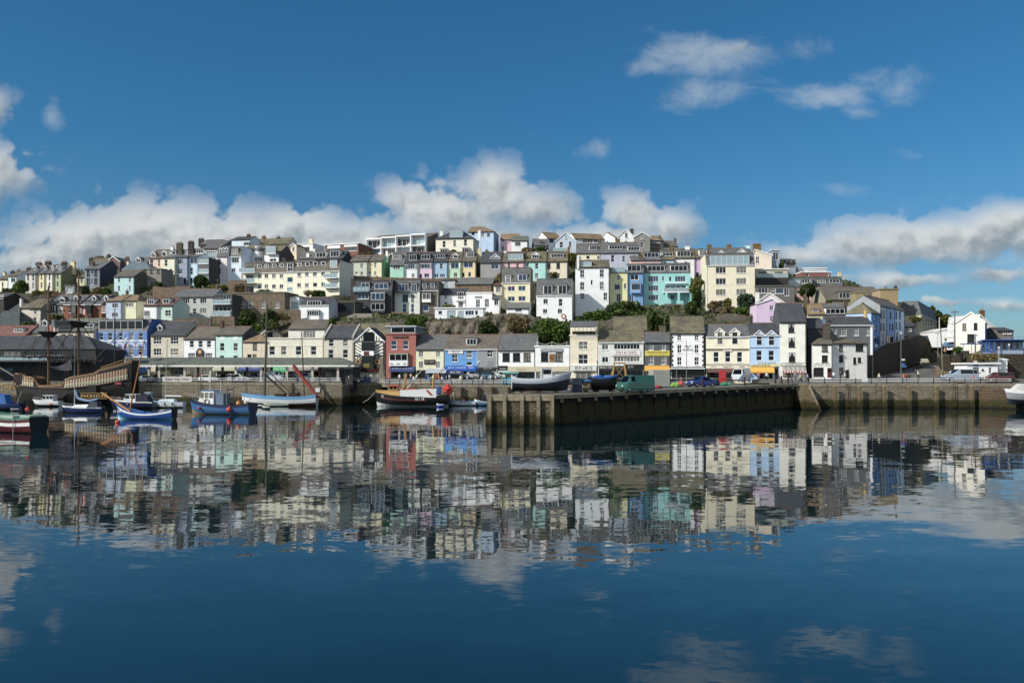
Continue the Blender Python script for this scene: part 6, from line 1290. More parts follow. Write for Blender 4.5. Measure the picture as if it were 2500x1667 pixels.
def boats():
    # red boat, bottom left
    e, L = boat('fishing_boat', 'maroon boat with green deck edge and white stripes, nearest the harbour mouth', -75, 96, 1057, True, group=None, turn=-24)
    H_, sh, hf = hull(e, L, 3.6, 2.6, 2.0, 1.8, .8, [BLK, MAROON, WH, GREENB], [0, 0, 1, 1, 2, 1, 3], transom=.75, deckm=paint('5f8a74'), tr=0)
    b = MB(); b.box(.2, 2.0, -1.1, 1.1, 1.75, 2.2); b.box(3, 6, -1.3, 1.3, 1.55, 2.1); b.build('engine_box', paint('7d9a8c'), e); fenderball(e, (1.6, .4, 2.9), .28)
    b = MB(); b.tube((2.2, 1.85, -.8), (2.2, 1.85, 2.6), .05, n=5); b.build('pole', flat('9a9a94'), e)
    # dark blue boat at the left edge
    e, L = boat('cabin_boat', 'dark boat with bright blue canvas hood at the western edge', -45, 55, 1000, True)
    H_, sh, hf = hull(e, L, 3.0, 1.9, 1.3, 1.2, .6, [BLK, NAVY], [0, 0, 0, 1, 1, 1, 1], transom=.8)
    b = MB(); b.hexa([(2.5, -1.3, 1.2), (6.2, -1.3, 1.2), (6.2, 1.3, 1.2), (2.5, 1.3, 1.2)], [(3, -1.1, 3.0), (5.4, -1.1, 3.2), (5.4, 1.1, 3.2), (3, 1.1, 3.0)]); b.build('canvas_hood', flat('2468b0', .8), e)
    outboard(e, .0, 1.0, 1.3); mast(e, (1.2, 0, 1), (.2, 0, 3.6), .05, 'b8b8b0', 'pole')
    # white motor cruiser
    e, L = boat('motor_cruiser', 'small white motor cruiser with tinted hardtop below the galleon', 80, 148, 992, True)
    H_, sh, hf = hull(e, L, 2.4, 1.6, 1.15, 1.15, .4, [flat('2b2f33'), WH], [0, 0, 0, 1, 1, 1, 1], transom=.85, rake=.14, deckm=WH)
    cabin(e, 1.2, 3.9, 2.0, .95, 2.4, 'd8dadb', 'dark', .5, roofc='e6e8e8'); guard(e, sh, hf, L, .55, .97, .55, rake=.14); fenderball(e, (1.5, 1.3, .5), .22, 'c84a38')
    # blue yacht
    e, L = boat('sailing_yacht', 'navy hulled yacht with white cabin and furled pale blue sail', 152, 252, 1007, True)
    H_, sh, hf = hull(e, L, 2.7, 1.35, .95, .95, .7, [BLK, NAVY, WH], [0, 0, 0, 1, 1, 1, 2], transom=.6, rake=.12, deckm=WH)
    b = MB(); b.hexa([(2.2, -.9, .8), (5.6, -.9, .9), (5.6, .9, .9), (2.2, .9, .8)], [(2.3, -.75, 1.5), (5.0, -.7, 1.45), (5.0, .7, 1.45), (2.3, .75, 1.5)]); o = b.build('coachroof', WH, e)
    b = MB(); b.hexa([(.6, -.9, 1.0), (2.6, -.9, 1.0), (2.6, .9, 1.0), (.6, .9, 1.0)], [(.9, -.75, 1.95), (2.1, -.75, 2.1), (2.1, .75, 2.1), (.9, .75, 1.95)]); b.build('spray_hood', flat('39434d', .8), e)
    text(e, 'SLAYER', (1.6, 1.32, .98), 1.7, .3, flat('3a4a6a'), rot=(90, 0, 180))
    b = MB(); b.face([(2.6, .8, 1.15), (4.4, .76, 1.15), (4.4, .74, 1.38), (2.6, .78, 1.38)]); b.build('window', glassmat('dark'), o)
    mast(e, (5.3, 0, 1.3), (5.3, 0, 13.2), .075, 'b9bcbd', stays=[(8, 0, 1.3), (.1, 0, 1.1), (4.8, 1.2, 1.0), (4.8, -1.2, 1.0)])
    b = MB()
    for k in range(8):
        t0, t1 = k/8, (k+1)/8; b.tube((5.2 - 4.2*t0, 0, 2.9 - .7*math.sin(t0*2.6) + (1.3 if k == 0 else 0)*(1-t0)), (5.2 - 4.2*t1, 0, 2.9 - .7*math.sin(t1*2.6)), .26*(1 - t0*.4), .26*(1 - t1*.4), 7)
    b.build('furled_sail', flat('7d9cc4', .9), e); outboard(e, -.05, .7, .9); guard(e, sh, hf, L, .5, .98, .5, rake=.12)
    # navy cruiser
    e, L = boat('cabin_cruiser', 'navy cruiser with white wheelhouse and dark canvas cockpit cover', 269, 377, 997, True)
    H_, sh, hf = hull(e, L, 3.0, 2.0, 1.3, 1.4, .6, [BLK, flat('20264a', .35), WH], [0, 0, 0, 1, 1, 1, 2], transom=.8, rake=.1, deckm=WH)
    cabin(e, 3.4, 6.2, 2.4, 1.3, 2.9, 'dedfdc', 'window', .55, nw=2)
    b = MB(); b.hexa([(.6, -1.15, 1.2), (3.5, -1.2, 1.2), (3.5, 1.2, 1.2), (.6, 1.15, 1.2)], [(1.2, -1, 2.6), (3.5, -1.05, 2.75), (3.5, 1.05, 2.75), (1.2, 1, 2.6)]); b.build('cockpit_cover', flat('1a2036', .7), e)
    fenderball(e, (7.0, .6, 2.2), .25, 'c23b30'); guard(e, sh, hf, L, .6, .97, .55, rake=.1)
    for k in range(3): b = MB(); b.tube((5.0 + k*.9, 1.49 - k*.14, 1.0 + k*.08), (5.0 + k*.9, 1.40 - k*.14, 1.0 + k*.08), .14, n=10); b.build('porthole', WH, e)
    # white yacht
    e, L = boat('sailing_yacht', 'white yacht with bare aluminium mast between the navy cruiser and blue fishing boat', 362, 450, 995, True)
    H_, sh, hf = hull(e, L, 2.7, 1.6, 1.25, 1.2, .7, [flat('3a3f42'), WH, flat('7fb0c4')], [0, 0, 0, 1, 1, 1, 2], transom=.65, rake=.12, deckm=WH)
    b = MB(); b.hexa([(1.8, -1, 1.1), (5.4, -.95, 1.15), (5.4, .95, 1.15), (1.8, 1, 1.1)], [(1.9, -.8, 1.85), (4.8, -.75, 1.8), (4.8, .75, 1.8), (1.9, .8, 1.85)]); b.build('coachroof', flat('c9dadf'), e)
    mast(e, (4.0, 0, 1.8), (3.6, 0, 14.6), .08, 'b4b8b8', stays=[(7.4, 0, 1.6), (.1, 0, 1.3), (3.8, 1.25, 1.2), (3.8, -1.25, 1.2)]); b = MB(); b.tube((3.9, 0, 2.5), (.6, 0, 2.4), .16, n=6); b.build('boom', flat('d8dcdc'), e)
    for k in range(3): b = MB(); b.ball((2 + k*1.6, 1.42, .85), .16, 8, sc=(1, 1, 2)); b.build('fender', flat('2f5468'), e)
    guard(e, sh, hf, L, .5, .97, .55, rake=.12)
    # blue and white lugger
    e, L = boat('open_boat', 'open blue and white boat with tall orange spars', 262, 426, 1024, True, turn=-13)
    H_, sh, hf = hull(e, L, 3.0, 2.5, 1.7, 1.0, .5, [WH, CYAN, flat('22519c', .35), WH, BLUE, BLK], [0, 1, 2, 2, 2, 3, 4], transom=.55, rake=.05, deckm=paint('39588c'), deckdrop=.5, midpos=.45, tr=5)
    mast(e, (8.3, 0, .5), (5.4, 0, 12.5), .13, 'b06a24', stays=[(11.8, 0, 2.4), (2, 0, 1.6)])
    b = MB(); b.tube((7.8, .3, 1.2), (12.9, .5, 4.2), .17, .14, 8); b.build('bowsprit', flat('c07a2c', .6), e)
    for k in range(4): b = MB(); b.box(2 + k*1.8, 2.35 + k*1.8, -1.2, 1.2, .72, .8); b.build('thwart', paint('5f7fb0'), e)
    text(e, 'SS 588', (9.5, 1.12, 1.25), 1.4, .35, flat('d8d8d8'), rot=(90, 0, 180))
    # blue fishing boat
    e, L = boat('fishing_boat', 'blue fishing boat with white wheelhouse and orange buoys', 442, 618, 1012, True, turn=-14)
    H_, sh, hf = hull(e, L, 4.0, 2.9, 2.0, 1.7, .7, [flat('8a8069'), flat('33689c', .4), NAVY, BLK], [0, 0, 1, 1, 1, 2, 3], transom=.78, rake=.07, deckm=paint('7c8288'), midpos=.35, tr=2)
    cabin(e, 7.0, 10.2, 2.8, 1.6, 4.2, 'dfe1e0', 'window', .3, roofc='3a78b0'); b = MB(); b.box(5.2, 6.99, -1.1, 1.1, 1.6, 3.7); b.build('engine_casing', flat('5d6f86'), e)
    mast(e, (6.4, 0, 3.7), (6.4, 0, 6.0), .08, 'c8c8c4'); mast(e, (8.6, 0, 4.3), (8.6, 0, 5.4), .06, 'd0d0cc', 'aerial'); guard(e, sh, hf, L, .72, .97, .8, 5, rake=.07)
    b = MB(); b.tube((4.6, -1, 1.7), (4.6, -1, 4.4), .1); b.tube((4.6, 1, 1.7), (4.6, 1, 4.4), .1); b.tube((4.6, -1, 4.4), (4.6, 1, 4.4), .1); b.tube((4.6, 0, 4.4), (3.8, 0, 5.0), .09); b.build('gantry', flat('6a7076'), e)
    fenderball(e, (9.5, 1.95, 1.1), .3, 'c4382c'); fenderball(e, (3.4, 2.15, .95), .48, 'd03a24'); fenderball(e, (2.4, .8, 2.0), .42, 'd8893a', 'buoy'); fenderball(e, (.9, .9, 2.2), .33, 'd8d4c4', 'buoy')
    b = MB(); 
    for k in range(14):
        t0, t1 = 2*math.pi*k/14, 2*math.pi*(k+1)/14; b.tube((8.3 + .45*math.cos(t0), 1.5, 2.3 + .45*math.sin(t0)), (8.3 + .45*math.cos(t1), 1.5, 2.3 + .45*math.sin(t1)), .1, n=5)
    b.build('lifebuoy', flat('b8b0a0'), e)
    # pale blue ketch
    e, L = boat('sailing_ketch', 'long pale blue and white two-masted ketch lying against the quay wall', 590, 774, 988, True, d=188)
    H_, sh, hf = hull(e, L, 4.4, 2.9, 2.6, 2.1, .9, [flat('4a2018'), WH, flat('5f9fcc', .4), flat('5f9fcc', .4)], [0, 0, 0, 1, 1, 2, 3], transom=.7, rake=.02, deckm=paint('6a5546'), midpos=.3)
    mast(e, (11.6, 0, 2), (11.0, 0, 22.5), .3, '5d5347', stays=[(L - .3, 0, 2.7), (9, 1.8, 2.2), (13, 1.8, 2.2)]); mast(e, (2.8, 0, 2), (3.4, 0, 16.4), .16, '4a2a20', stays=[(.2, 0, 2.5), (5, 1.6, 2.2)])
    b = MB(); b.tube((11.4, .3, 7), (6.5, .6, 2.6), .26, .16); b.tube((11, 0, 8), (6, .6, 3.2), .1); b.build('boom', flat('3a2c24'), e)
    b = MB(); b.hexa([(-.6, .2, 1.8), (-.1, .6, 1.8), (5.2, .6, 8.2), (4.7, .2, 8.4)], [(-.6, .5, 2.2), (-.1, .8, 2.3), (5.2, .9, 9.2), (4.7, .5, 9.0)]); b.build('furled_sail', flat('a03e3a', .9), e)
    b = MB(); b.box(7, 9, -1, 1, 2, 2.7); b.box(4, 6, -.9, .9, 2, 2.9); b.build('hatch', DKWOOD, e); mast(e, (-.4, .3, 1.9), (4.9, .5, 8.9), .07, 'd8d4cc', 'gaff')
    text(e, 'LT 421', (15.2, 1.75, 2.05), 1.5, .4, flat('2c4a68'), rot=(90, 0, 180))
    # small tenders
    for lab, a, c, yw, m1 in (('pale green rowing tender alongside the pale blue ketch', 643, 706, 992, 'a9b8a4'), ('small white dinghy beside the blue fishing boat\'s stern', 622, 640, 994, 'd5d6d2'), ('small white and black dinghy beneath the ketch', 640, 659, 998, 'c9cac6')):
        e, L = boat('dinghy', lab, a, c, yw, True, 'dinghy', group='dinghies')
        hull(e, L, min(1.9, L*.45), .75, .6, .5, .15, [flat('3b4a48'), flat(m1)], [0, 0, 0, 0, 1, 1, 1], transom=.75, deckm=paint('8a8678'), deckdrop=.3, n=8); b = MB(); b.box(L*.45, L*.52, -.6, .6, .35, .4); b.build('thwart', WOOD, e)
    # trawler
    e, L = boat('trawler', 'black and white trawler with yellow foredeck and yellow gantries', 915, 1096, 988, True, d=188)
    H_, sh, hf = hull(e, L, 5.4, 3.9, 3.4, 2.7, 1.0, [flat('c9cfc9'), BLK, BLK, flat('171516')], [0, 0, 1, 1, 1, 2, 3], transom=.8, rake=.05, deckm=paint('8a7448'), midpos=.4)
    b = MB(); b.hexa([(10.3, -2.5, 2.7), (L*.985, -.2, 3.9), (L*.985, .2, 3.9), (10.3, 2.5, 2.7)], [(10.3, -2.4, 4.3), (L*.99, -.25, 4.6), (L*.99, .25, 4.6), (10.3, 2.4, 4.3)]); b.build('foredeck', YEL, e)
    for s in (-1, 1): b = MB(); b.hexa([(2.6, s*2.62, 2.5), (10.4, s*2.66, 2.7), (10.4, s*2.5, 2.7), (2.6, s*2.45, 2.5)], [(2.6, s*2.62, 4.9), (10.4, s*2.62, 4.6), (10.4, s*2.5, 4.6), (2.6, s*2.5, 4.9)]); b.build('shelter_side', WH, e)
    b = MB(); b.box(11.2, 13.0, -1.0, 1.0, 4.5, 5.6); b.box(11, 13.3, -1.2, 1.2, 5.61, 5.95, 1); b.box(7.2, 10.6, -1.0, 1.0, 4.6, 5.0, 1); o = b.build('wheelhouse', [YEL, flat('cc4a24')], e)
    b = MB(); b.face([(11.4, 1.02, 4.8), (12.1, 1.02, 4.8), (12.1, 1.02, 5.5), (11.4, 1.02, 5.5)]); b.face([(12.25, 1.02, 4.8), (12.9, 1.02, 4.8), (12.9, 1.02, 5.5), (12.25, 1.02, 5.5)]); b.build('window', glassmat('dark'), o)
    b = MB(); b.tube((10.2, 1.2, 4.2), (9.3, .8, 9.2), .18, .13); b.tube((10.2, -1.2, 4.2), (9.3, -.8, 9.2), .18, .13); b.tube((9.3, .8, 9.1), (9.3, -.8, 9.1), .16); b.tube((10, 0, 6.2), (3.8, 0, 6.6), .11); b.build('fore_gantry', YEL, e)
    b = MB(); b.tube((3.6, 1.2, 4.4), (3.2, .8, 9.2), .2, .15); b.tube((3.6, -1.2, 4.4), (3.2, -.8, 9.2), .2, .15); b.tube((3.2, .8, 9.1), (3.2, -.8, 9.1), .16); b.tube((3.3, .8, 8), (1.2, .6, 10.4), .14); b.build('aft_gantry', YEL, e)
    mast(e, (9.2, 0, 5), (5.8, 0, 10.5), .09, 'd8d8d6', 'derrick'); 
    for k, (x, y, z, r) in enumerate(((1.0, 1.0, 4.0, .55), (1.6, 1.4, 4.6, .55), (.4, 1.2, 4.7, .55), (1.0, 1.5, 5.4, .6), (1.7, 1.0, 5.5, .5), (.5, .9, 5.5, .5), (1.1, 1.2, 6.2, .5))): fenderball(e, (x - .9, y, z - .4), r, 'd8261c', 'buoy')
    b = MB(); b.box(1.9, 2.6, -1.5, 1.8, 3.3, 5.6); b.build('blue_drum', flat('2a56b0'), e)
    b = MB(); b.hexa([(3.3, 2.72, 3.2), (3.9, 2.72, 3.2), (3.9, 2.7, 3.2), (3.3, 2.7, 3.2)], [(4.3, 2.72, 4.6), (4.9, 2.72, 4.6), (4.9, 2.7, 4.6), (4.3, 2.7, 4.6)]); b.build('painted_stripe', RED, e)
    b = MB(); b.path([H_(t, .72) + Vector((0, .05, 0)) for t in [.3 + .62*k/8 for k in range(9)]], .05); b.build('rubbing_strake', RED, e); e.scale = (1, 1, .78)
    text(e, 'GU 78', (14.0, 1.72, 2.9), 1.4, .55, WH, rot=(90, 0, 178 - 12)); text(e, 'GU 78', (6.2, 2.74, 2.1), 2.0, .6, WH, rot=(90, 0, 180)); guard(e, sh, hf, L, .03, .3, 1.3, 5)
    b = MB(); b.path([(L, 0, 3.8), (L + 1.5, 0, 1.8), (L + 2.6, .2, 1.0)], .05); b.build('mooring_rope', flat('c9c4b4'), e)
    e, L = boat('dinghy', 'tiny bright blue dinghy under the trawler\'s stern', 1066, 1083, 990, True, 'dinghy', d=183, group='dinghies')
    hull(e, L, .9, .8, .6, .55, .15, [flat('2448a8'), flat('2f5cc4'), WH], [0, 0, 0, 1, 1, 1, 2], transom=.8, n=8, deckdrop=.3)
    e, L = boat('motorboat', 'white open motorboat with dark rubbing strakes behind the pier', 1093, 1162, 988, True)
    H_, sh, hf = hull(e, L, 2.2, 1.5, 1.0, .95, .3, [flat('3b4a5c'), WH, LBLUE], [0, 0, 1, 1, 1, 1, 2], transom=.8, deckm=paint('9fb0b8'), deckdrop=.45)
    mast(e, (4.9, 0, .8), (5.1, 0, 3.2), .14, 'd8d0b8', 'samson_post'); outboard(e, -.1, .8, 1.2); fenderball(e, (2.6, .3, 1.1), .3, 'c2503c', 'buoy'); b = MB(); b.tube((4.2, 0, .9), (4.6, 0, 2.6), .06); b.build('pole', WOOD, e)
    b = MB()
    for k in range(6): b.path([H_(.15 + k*.13, .93) + Vector((0, .05, 0)), H_(.215 + k*.13, .82) + Vector((0, .07, 0)), H_(.28 + k*.13, .93) + Vector((0, .05, 0))], .04)
    b.build('fender_rope', flat('1c2226'), e)
    e, L = boat('motorboat', 'small blue motorboat with black hood tucked against the pier end', 1158, 1206, 990, True)
    hull(e, L, 1.9, 1.5, .9, .9, .3, [flat('3a5a7a'), flat('4a789c'), WH], [0, 0, 1, 1, 1, 1, 2], transom=.8, deckdrop=.4)
    b = MB(); b.hexa([(1.2, -.8, .8), (3.2, -.8, .8), (3.2, .8, .8), (1.2, .8, .8)], [(1.5, -.6, 2.3), (2.7, -.6, 2.4), (2.7, .6, 2.4), (1.5, .6, 2.3)]); b.build('hood', flat('15171a'), e); outboard(e, -.1, .8, 1.2)
    # boats ashore on the pier
    e, L = boat('fishing_boat', 'grey and navy boat with white wheelhouse propped on the pier', 1250, 1396, 951, False, z=PZ(129) + .02, d=129, group='boats ashore on the pier')
    e.location.z += .5
    H_, sh, hf = hull(e, L, 2.7, 2.75, 1.85, 1.6, .25, [flat('232b38'), flat('a3acb9', .45), flat('adb5c0', .45), flat('c9d0d6')], [0, 0, 0, 0, 1, 2, 3], transom=.75, rake=.1, deckm=paint('7c7f82'), midpos=.35)
    b = MB(); b.box(-.12, .0, -.16, .16, .1, 2.2); b.box(.0, .5, -.95, .95, 1.7, 1.95); b.build('sternpost', WH, e)
    cabin(e, L*.5, L*.68, 1.5, 1.4, 3.25, 'd3d8de', 'dark', .08, roofc='d8dce0', nw=1)
    b = MB(); b.box(L*.48, L*.495, -.85, .85, 1.3, 3.2); b.build('bulkhead', WH, e)
    b = MB(); b.box(L*.62, L*.82, -.5, .5, 1.7, 2.3); b.build('hatch', flat('c9ced4'), e); guard(e, sh, hf, L, .66, .95, .6, 4, rake=.1)
    for x in (L*.16, L*.45, L*.74):
        b = MB(); b.box(x - .3, x + .3, -.9, .9, -.5, -.2); b.build('chock', DKWOOD, e)
    e, L = boat('workboat', 'black hulled boat under bright blue tarpaulin on the pier', 1440, 1513, 954, False, z=PZ(133) + .02, d=133, group='boats ashore on the pier', turn=12)
    e.location.z += .45
    hull(e, L, 2.5, 2.1, 1.85, 1.75, .2, [flat('141416'), flat('17181b'), flat('2458a8')], [0, 0, 0, 0, 1, 1, 2], transom=.85, deckm=flat('2468b8', .8), deckdrop=-.12, rake=.12)
    b = MB(); b.ball((1.3, 0, 2.0), .5, 8, sc=(1.3, 1.2, .5)); b.ball((3.0, .1, 1.95), .5, 8, sc=(1.5, 1.3, .4)); b.build('tarpaulin_heap', flat('2f7cc4', .8), e)
    for x in (1.0, 3.6): b = MB(); b.box(x - .25, x + .25, -.8, .8, -.45, -.18); b.build('chock', DKWOOD, e)
    # slipway boat at the right edge
    e, L = boat('cabin_boat', 'weathered white cabin boat on the slip, cut by the eastern edge', 2452, 2590, 968, True, z=1.2, d=171, group=None)
    hull(e, L, 3.2, 3.0, 2.6, 2.4, .3, [flat('23303c'), flat('8f9298'), WH], [0, 0, 1, 1, 1, 2, 2], transom=.8, rake=.1, deckm=WH)
    b = MB(); b.hexa([(3, -1.3, 2.4), (10, -1.0, 2.6), (10, 1.0, 2.6), (3, 1.3, 2.4)], [(3.4, -1.2, 4.2), (8.4, -.9, 3.9), (8.4, .9, 3.9), (3.4, 1.2, 4.2)]); b.build('cabin', flat('c9c8be'), e)
    e, L = boat('workboat', 'small teal workboat squeezed behind the white yacht', 344, 384, 990, True, d=186)
    hull(e, L, 2.0, 1.7, 1.3, 1.2, .3, [BLK, flat('2f7f98'), WH], [0, 0, 1, 1, 1, 1, 2], transom=.8, n=10); cabin(e, L*.35, L*.7, 1.5, 1.1, 3.0, '8fb4c0', 'dark', .1, nw=2)
    e, L = boat('dinghy', 'grey inflatable tender beside the dark hooded cabin boat', 25, 50, 1003, True, 'dinghy', group='dinghies')
    hull(e, L, 1.3, .6, .5, .45, .1, [flat('55595c'), flat('8d9296')], [0, 0, 0, 1, 1, 1, 1], transom=.9, n=8, deckdrop=.2); outboard(e, -.05, .4, .8)
    e, L = boat('motorboat', 'small cream motorboat at the foot of the quay stairs behind the navy cruiser', 322, 346, 986, True, d=188)
    hull(e, L, 1.3, 1.0, .75, .7, .2, [flat('6a3a2a'), flat('cfc8b4')], [0, 0, 0, 1, 1, 1, 1], transom=.8, n=8); cabin(e, L*.4, L*.75, 1.0, .6, 1.6, 'd6d2c6', 'dark', .3, nw=1)
    # galleon
    galleon()
    for lab, px, py in (('orange mooring buoy floating ahead of the blue and white open boat', 287, 1029), ('orange mooring buoy floating off the maroon boat', 70, 1016)):
        p = ground(px, py + 3, 0); e = empty('mooring_buoy', tuple(p), lab, 'buoy', 'mooring buoys'); b = MB(); b.ball((0, 0, .12), .36, 12); b.build('float', flat('d0381f', .4), e); b = MB(); b.tube((0, 0, .45), (0, 0, .62), .05); b.build('eye', DARKM, e)
def galleon():
    e, L = boat('galleon', 'black replica galleon with red and cream striped topsides', 36, 330, 976, True, 'ship', d=193, group=None)
    Bm = 6.2
    def pl(K):
        def f(t):
            for (a, p), (c, q) in zip(K, K[1:]):
                if t <= c: return p + (q - p)*(t - a)/(c - a)
            return K[-1][1]
        return f
    shf = pl([(0, 10.1), (.1, 9.2), (.265, 8.0), (.29, 7.25), (.52, 6.2), (.56, 4.5), (.77, 4.4), (.8, 6.25), (.88, 6.5), (1, 7.3)])
    H_, sh, hf = hull(e, L, Bm, 6.2, 10.4, 4.3, 1.5, [flat('0d0b0a', .7), flat('110e0c', .7), flat('3a2820', .7), flat('120f0d', .7), flat('7a5a30', .6)], [0, 0, 1, 1, 2, 3, 4], transom=.62, rake=.03, tumble=.12, deckm=paint('4a3826'), n=50, fs=[0, .16, .3, .42, .5, .54, .96, 1], sheerfn=shf)
    def surf(t, z, off):
        z1 = sh(t); f = max(.3, min(1, (z + 1.5) / (z1 + 1.5))); p = H_(t, f); w_ = 1.0 if f < .8 else 1.0 - .12 * (f - .8) / .2
        return Vector((p.x, hf(t) * w_ * (1 if t < .6 else 1 + max(0, f - .6)*.5*(t - .6)) + off, z))
    def strip(t0, t1, za, zb, m, b, s, off=.07):     # a panel laid on one side of the hull
        pts = [surf(t0, za(t0), off), surf(t1, za(t1), off), surf(t1, zb(t1), off), surf(t0, zb(t0), off)]
        b.face([(p.x, s*p.y, p.z) for p in (pts if s > 0 else pts[::-1])], m)
    lo = pl([(0, 6.1), (.28, 4.65), (.52, 4.0), (.77, 4.2), (1, 4.7)]); hi = pl([(0, 8.5), (.27, 7.0), (.52, 6.05), (.8, 6.1), (1, 6.9)]); mid = lambda t: lo(t) + (hi(t) - lo(t)) * .42
    n = 44
    for s, (ta, tb), kk in [(s, r, q) for s in (1, -1) for r, q in (((.03, .54), n), ((.80, .97), 15))]:
        b = MB()
        for k in range(kk):
            t0, t1 = ta + (tb - ta)*k/kk, ta + (tb - ta)*(k + 1)/kk
            strip(t0, t1, mid, hi, 0 if k % 2 else 1, b, s); strip(t0, t1, lo, mid, 2, b, s)
            tm = (t0 + t1)/2
            P = [surf(t0, lo(t0), .1), surf(t1, lo(t1), .1), surf(tm, mid(tm), .1)]
            if k % 2 == 0: b.face([(p.x, s*p.y, p.z) for p in (P if s > 0 else P[::-1])], 3)
        b.build('striped_strake', [flat('b09a74', .7), flat('6a3024', .7), flat('b8ae8c', .7), flat('44523f', .7)], e)
    for s in (1, -1):
        b = MB()
        b.path([Vector((p.x, s*p.y, p.z)) for p in [surf(.02 + .96*k/30, sh(.02 + .96*k/30) + .02, .05) for k in range(31)]], .13)
        b.path([Vector((p.x, s*p.y, p.z)) for p in [surf(.02 + .96*k/30, lo(.02 + .96*k/30) - .1, .1) for k in range(31)]], .12, m=1)
        b.path([surf(.03, sh(.03) + .7, .0) * 1, surf(.16, sh(.16) + .55, .0), surf(.25, sh(.25) + .4, .0)] if s > 0 else [Vector((p.x, -p.y, p.z)) for p in (surf(.03, sh(.03) + .7, 0), surf(.16, sh(.16) + .55, 0), surf(.25, sh(.25) + .4, 0))], .1)
        b.build('wale', [flat('9a7434', .6), flat('6a4a44', .7)], e)
    b = MB(); b.hexa([(L*.94, -.7, 3.8), (L + 2.6, -.2, 4.0), (L + 2.6, .2, 4.0), (L*.94, .7, 3.8)], [(L*.94, -.9, 4.4), (L + 2.6, -.25, 4.35), (L + 2.6, .25, 4.35), (L*.94, .9, 4.4)]); b.ball((L + 2.8, 0, 4.4), .35, 8); b.tube((L*.99, .9, 5.4), (L*.97 + 1.2, 1.2, 3.4), .16); b.build('beakhead', flat('a8843c', .6), e)
    mast(e, (L - .8, 0, 6), (L + 5.2, 0, 9.6), .2, '8a8478', 'bowsprit')
    b = MB(); b.box(L*.88, L*.975, -1.6, 1.6, 5.0, 7.0); b.build('forecastle', flat('2a1d16', .7), e)
    # stern gallery plaque
    b = MB(); y = hf(.25) + .75; b.box(4.6, 10.6, y - .5, y, 1.5, 2.9); 
    o = b.build('stern_gallery', flat('141210'), e); b = MB(); 
    for (xa, xb) in ((4.7, 6.3), (6.5, 8.4), (8.6, 10.5)):
        for q in (1.55, 2.8): b.box(xa, xb, y + .002, y + .05, q, q + .08)
        for q in (xa, xb - .08): b.box(q, q + .08, y + .003, y + .048, 1.6, 2.8)
        for k in range(2 if xa < 5 else 3): c = xa + .45 + k*.58; b.ball((c, y + .02, 2.2), .24, 6, sc=(.8, .2, 1.3)); b.box(c - .25, c + .25, y + .004, y + .04, 2.0, 2.1)
    b.build('gilt_carving', flat('b8923a', .5), o)
    b = MB(); b.box(7.2, 9.2, hf(.3) - .2, hf(.3) + .45, 2.9, 4.6); b.build('quarter_gallery', flat('1c1815'), e)
    b = MB(); b.box(2.0, 3.4, hf(.1) + .0, hf(.1) + .25, 4.7, 5.2); b.build('gun_port', flat('a03a40'), e)
    for (x, zt, top, r, dk) in ((19.6, 27.0, 16.6, .3, 6.0), (12.8, 31.0, 18.8, .34, 5.2), (4.6, 22.0, None, .2, 9.0)):
        m = mast(e, (x, 0, 3), (x, 0, zt), r*.85, '755426' if top else '241d1a')
        if top:
            c = MB(); c.hexa([(x - .7, -.7, top - 1.3), (x + .7, -.7, top - 1.3), (x + .7, .7, top - 1.3), (x - .7, .7, top - 1.3)], [(x - 1.6, -1.6, top), (x + 1.6, -1.6, top), (x + 1.6, 1.6, top), (x - 1.6, 1.6, top)]); c.build('crow_nest', flat('201a17', .8), m)
            c = MB(); c.tube((x - 6.2, .4, dk + 4.6), (x + 6.2, .4, dk + 5.0), .16); c.tube((x - 4, .4, top + 4.6), (x + 4, .4, top + 4.9), .12); c.build('yard', flat('1e1917', .8), m)
            c = MB()
            for k in range(10): c.ball((x - 5.5 + k*1.2, .4 + random.uniform(-.1, .1), dk + 4.9 + random.uniform(-.1, .12)), .36, 6, sc=(1.6, 1, .8))
            c.build('furled_sail', flat('2a2522', .9), m)
            c = MB()
            for s in (1, -1):
                ends = [(x + q, s*2.9, dk - .6) for q in (-2.4, -1.2, 0, 1.2, 2.4)]; tp = Vector((x, s*.3, top - 1.2))
                for q in ends: c.tube(q, tp, .045, n=4)
                for k in range(1, 14):
                    f = k/14; a = Vector(ends[0]).lerp(tp, f); d_ = Vector(ends[-1]).lerp(tp, f); c.tube(a, d_, .025, n=3)
                c.tube((x, s*.2, zt - .5), (x + s*5, 0, dk + 1), .045, n=3); c.tube((x, s*.3, top), (x + s*9, s*2, dk - .5), .04, n=3); c.tube((x - 6, s*.4, dk + 4.7), (x, 0, top + 1), .04, n=3); c.tube((x + 6, s*.4, dk + 4.9), (x, 0, top + 1), .04, n=3); c.tube((x + s*4, .4, top + 4.7), (x, 0, zt - 1), .035, n=3); c.tube((x - 5, s*.5, dk + 4.6), (x - 3, s*2.8, dk - .5), .035, n=3); c.tube((x + 5, s*.5, dk + 4.8), (x + 3.5, s*2.8, dk - .5), .035, n=3); c.tube((x, 0, zt - .3), (x + 9, 0, dk + 2), .03, n=3); c.tube((x, 0, top), (x - 8, 0, dk + 3), .03, n=3)
            c.build('rigging', flat('1a1817', .9), m)
            fl = MB()
            for k in range(5): fl.face([(x - .1 - k*.32, .02 + .12*math.sin(k*1.7), zt - 10.2 - k*.1), (x - .1 - (k+1)*.32, .02 + .12*math.sin(k*1.7+1.7), zt - 10.3 - k*.1), (x - .1 - (k+1)*.32, .02 + .12*math.sin(k*1.7+1.7), zt - 9.0 - k*.16), (x - .1 - k*.32, .02 + .12*math.sin(k*1.7), zt - 8.8 - k*.16)], k % 2)
            fl.build('flag', [flat('b84a3a', .9), flat('d8d0c8', .9)], m)
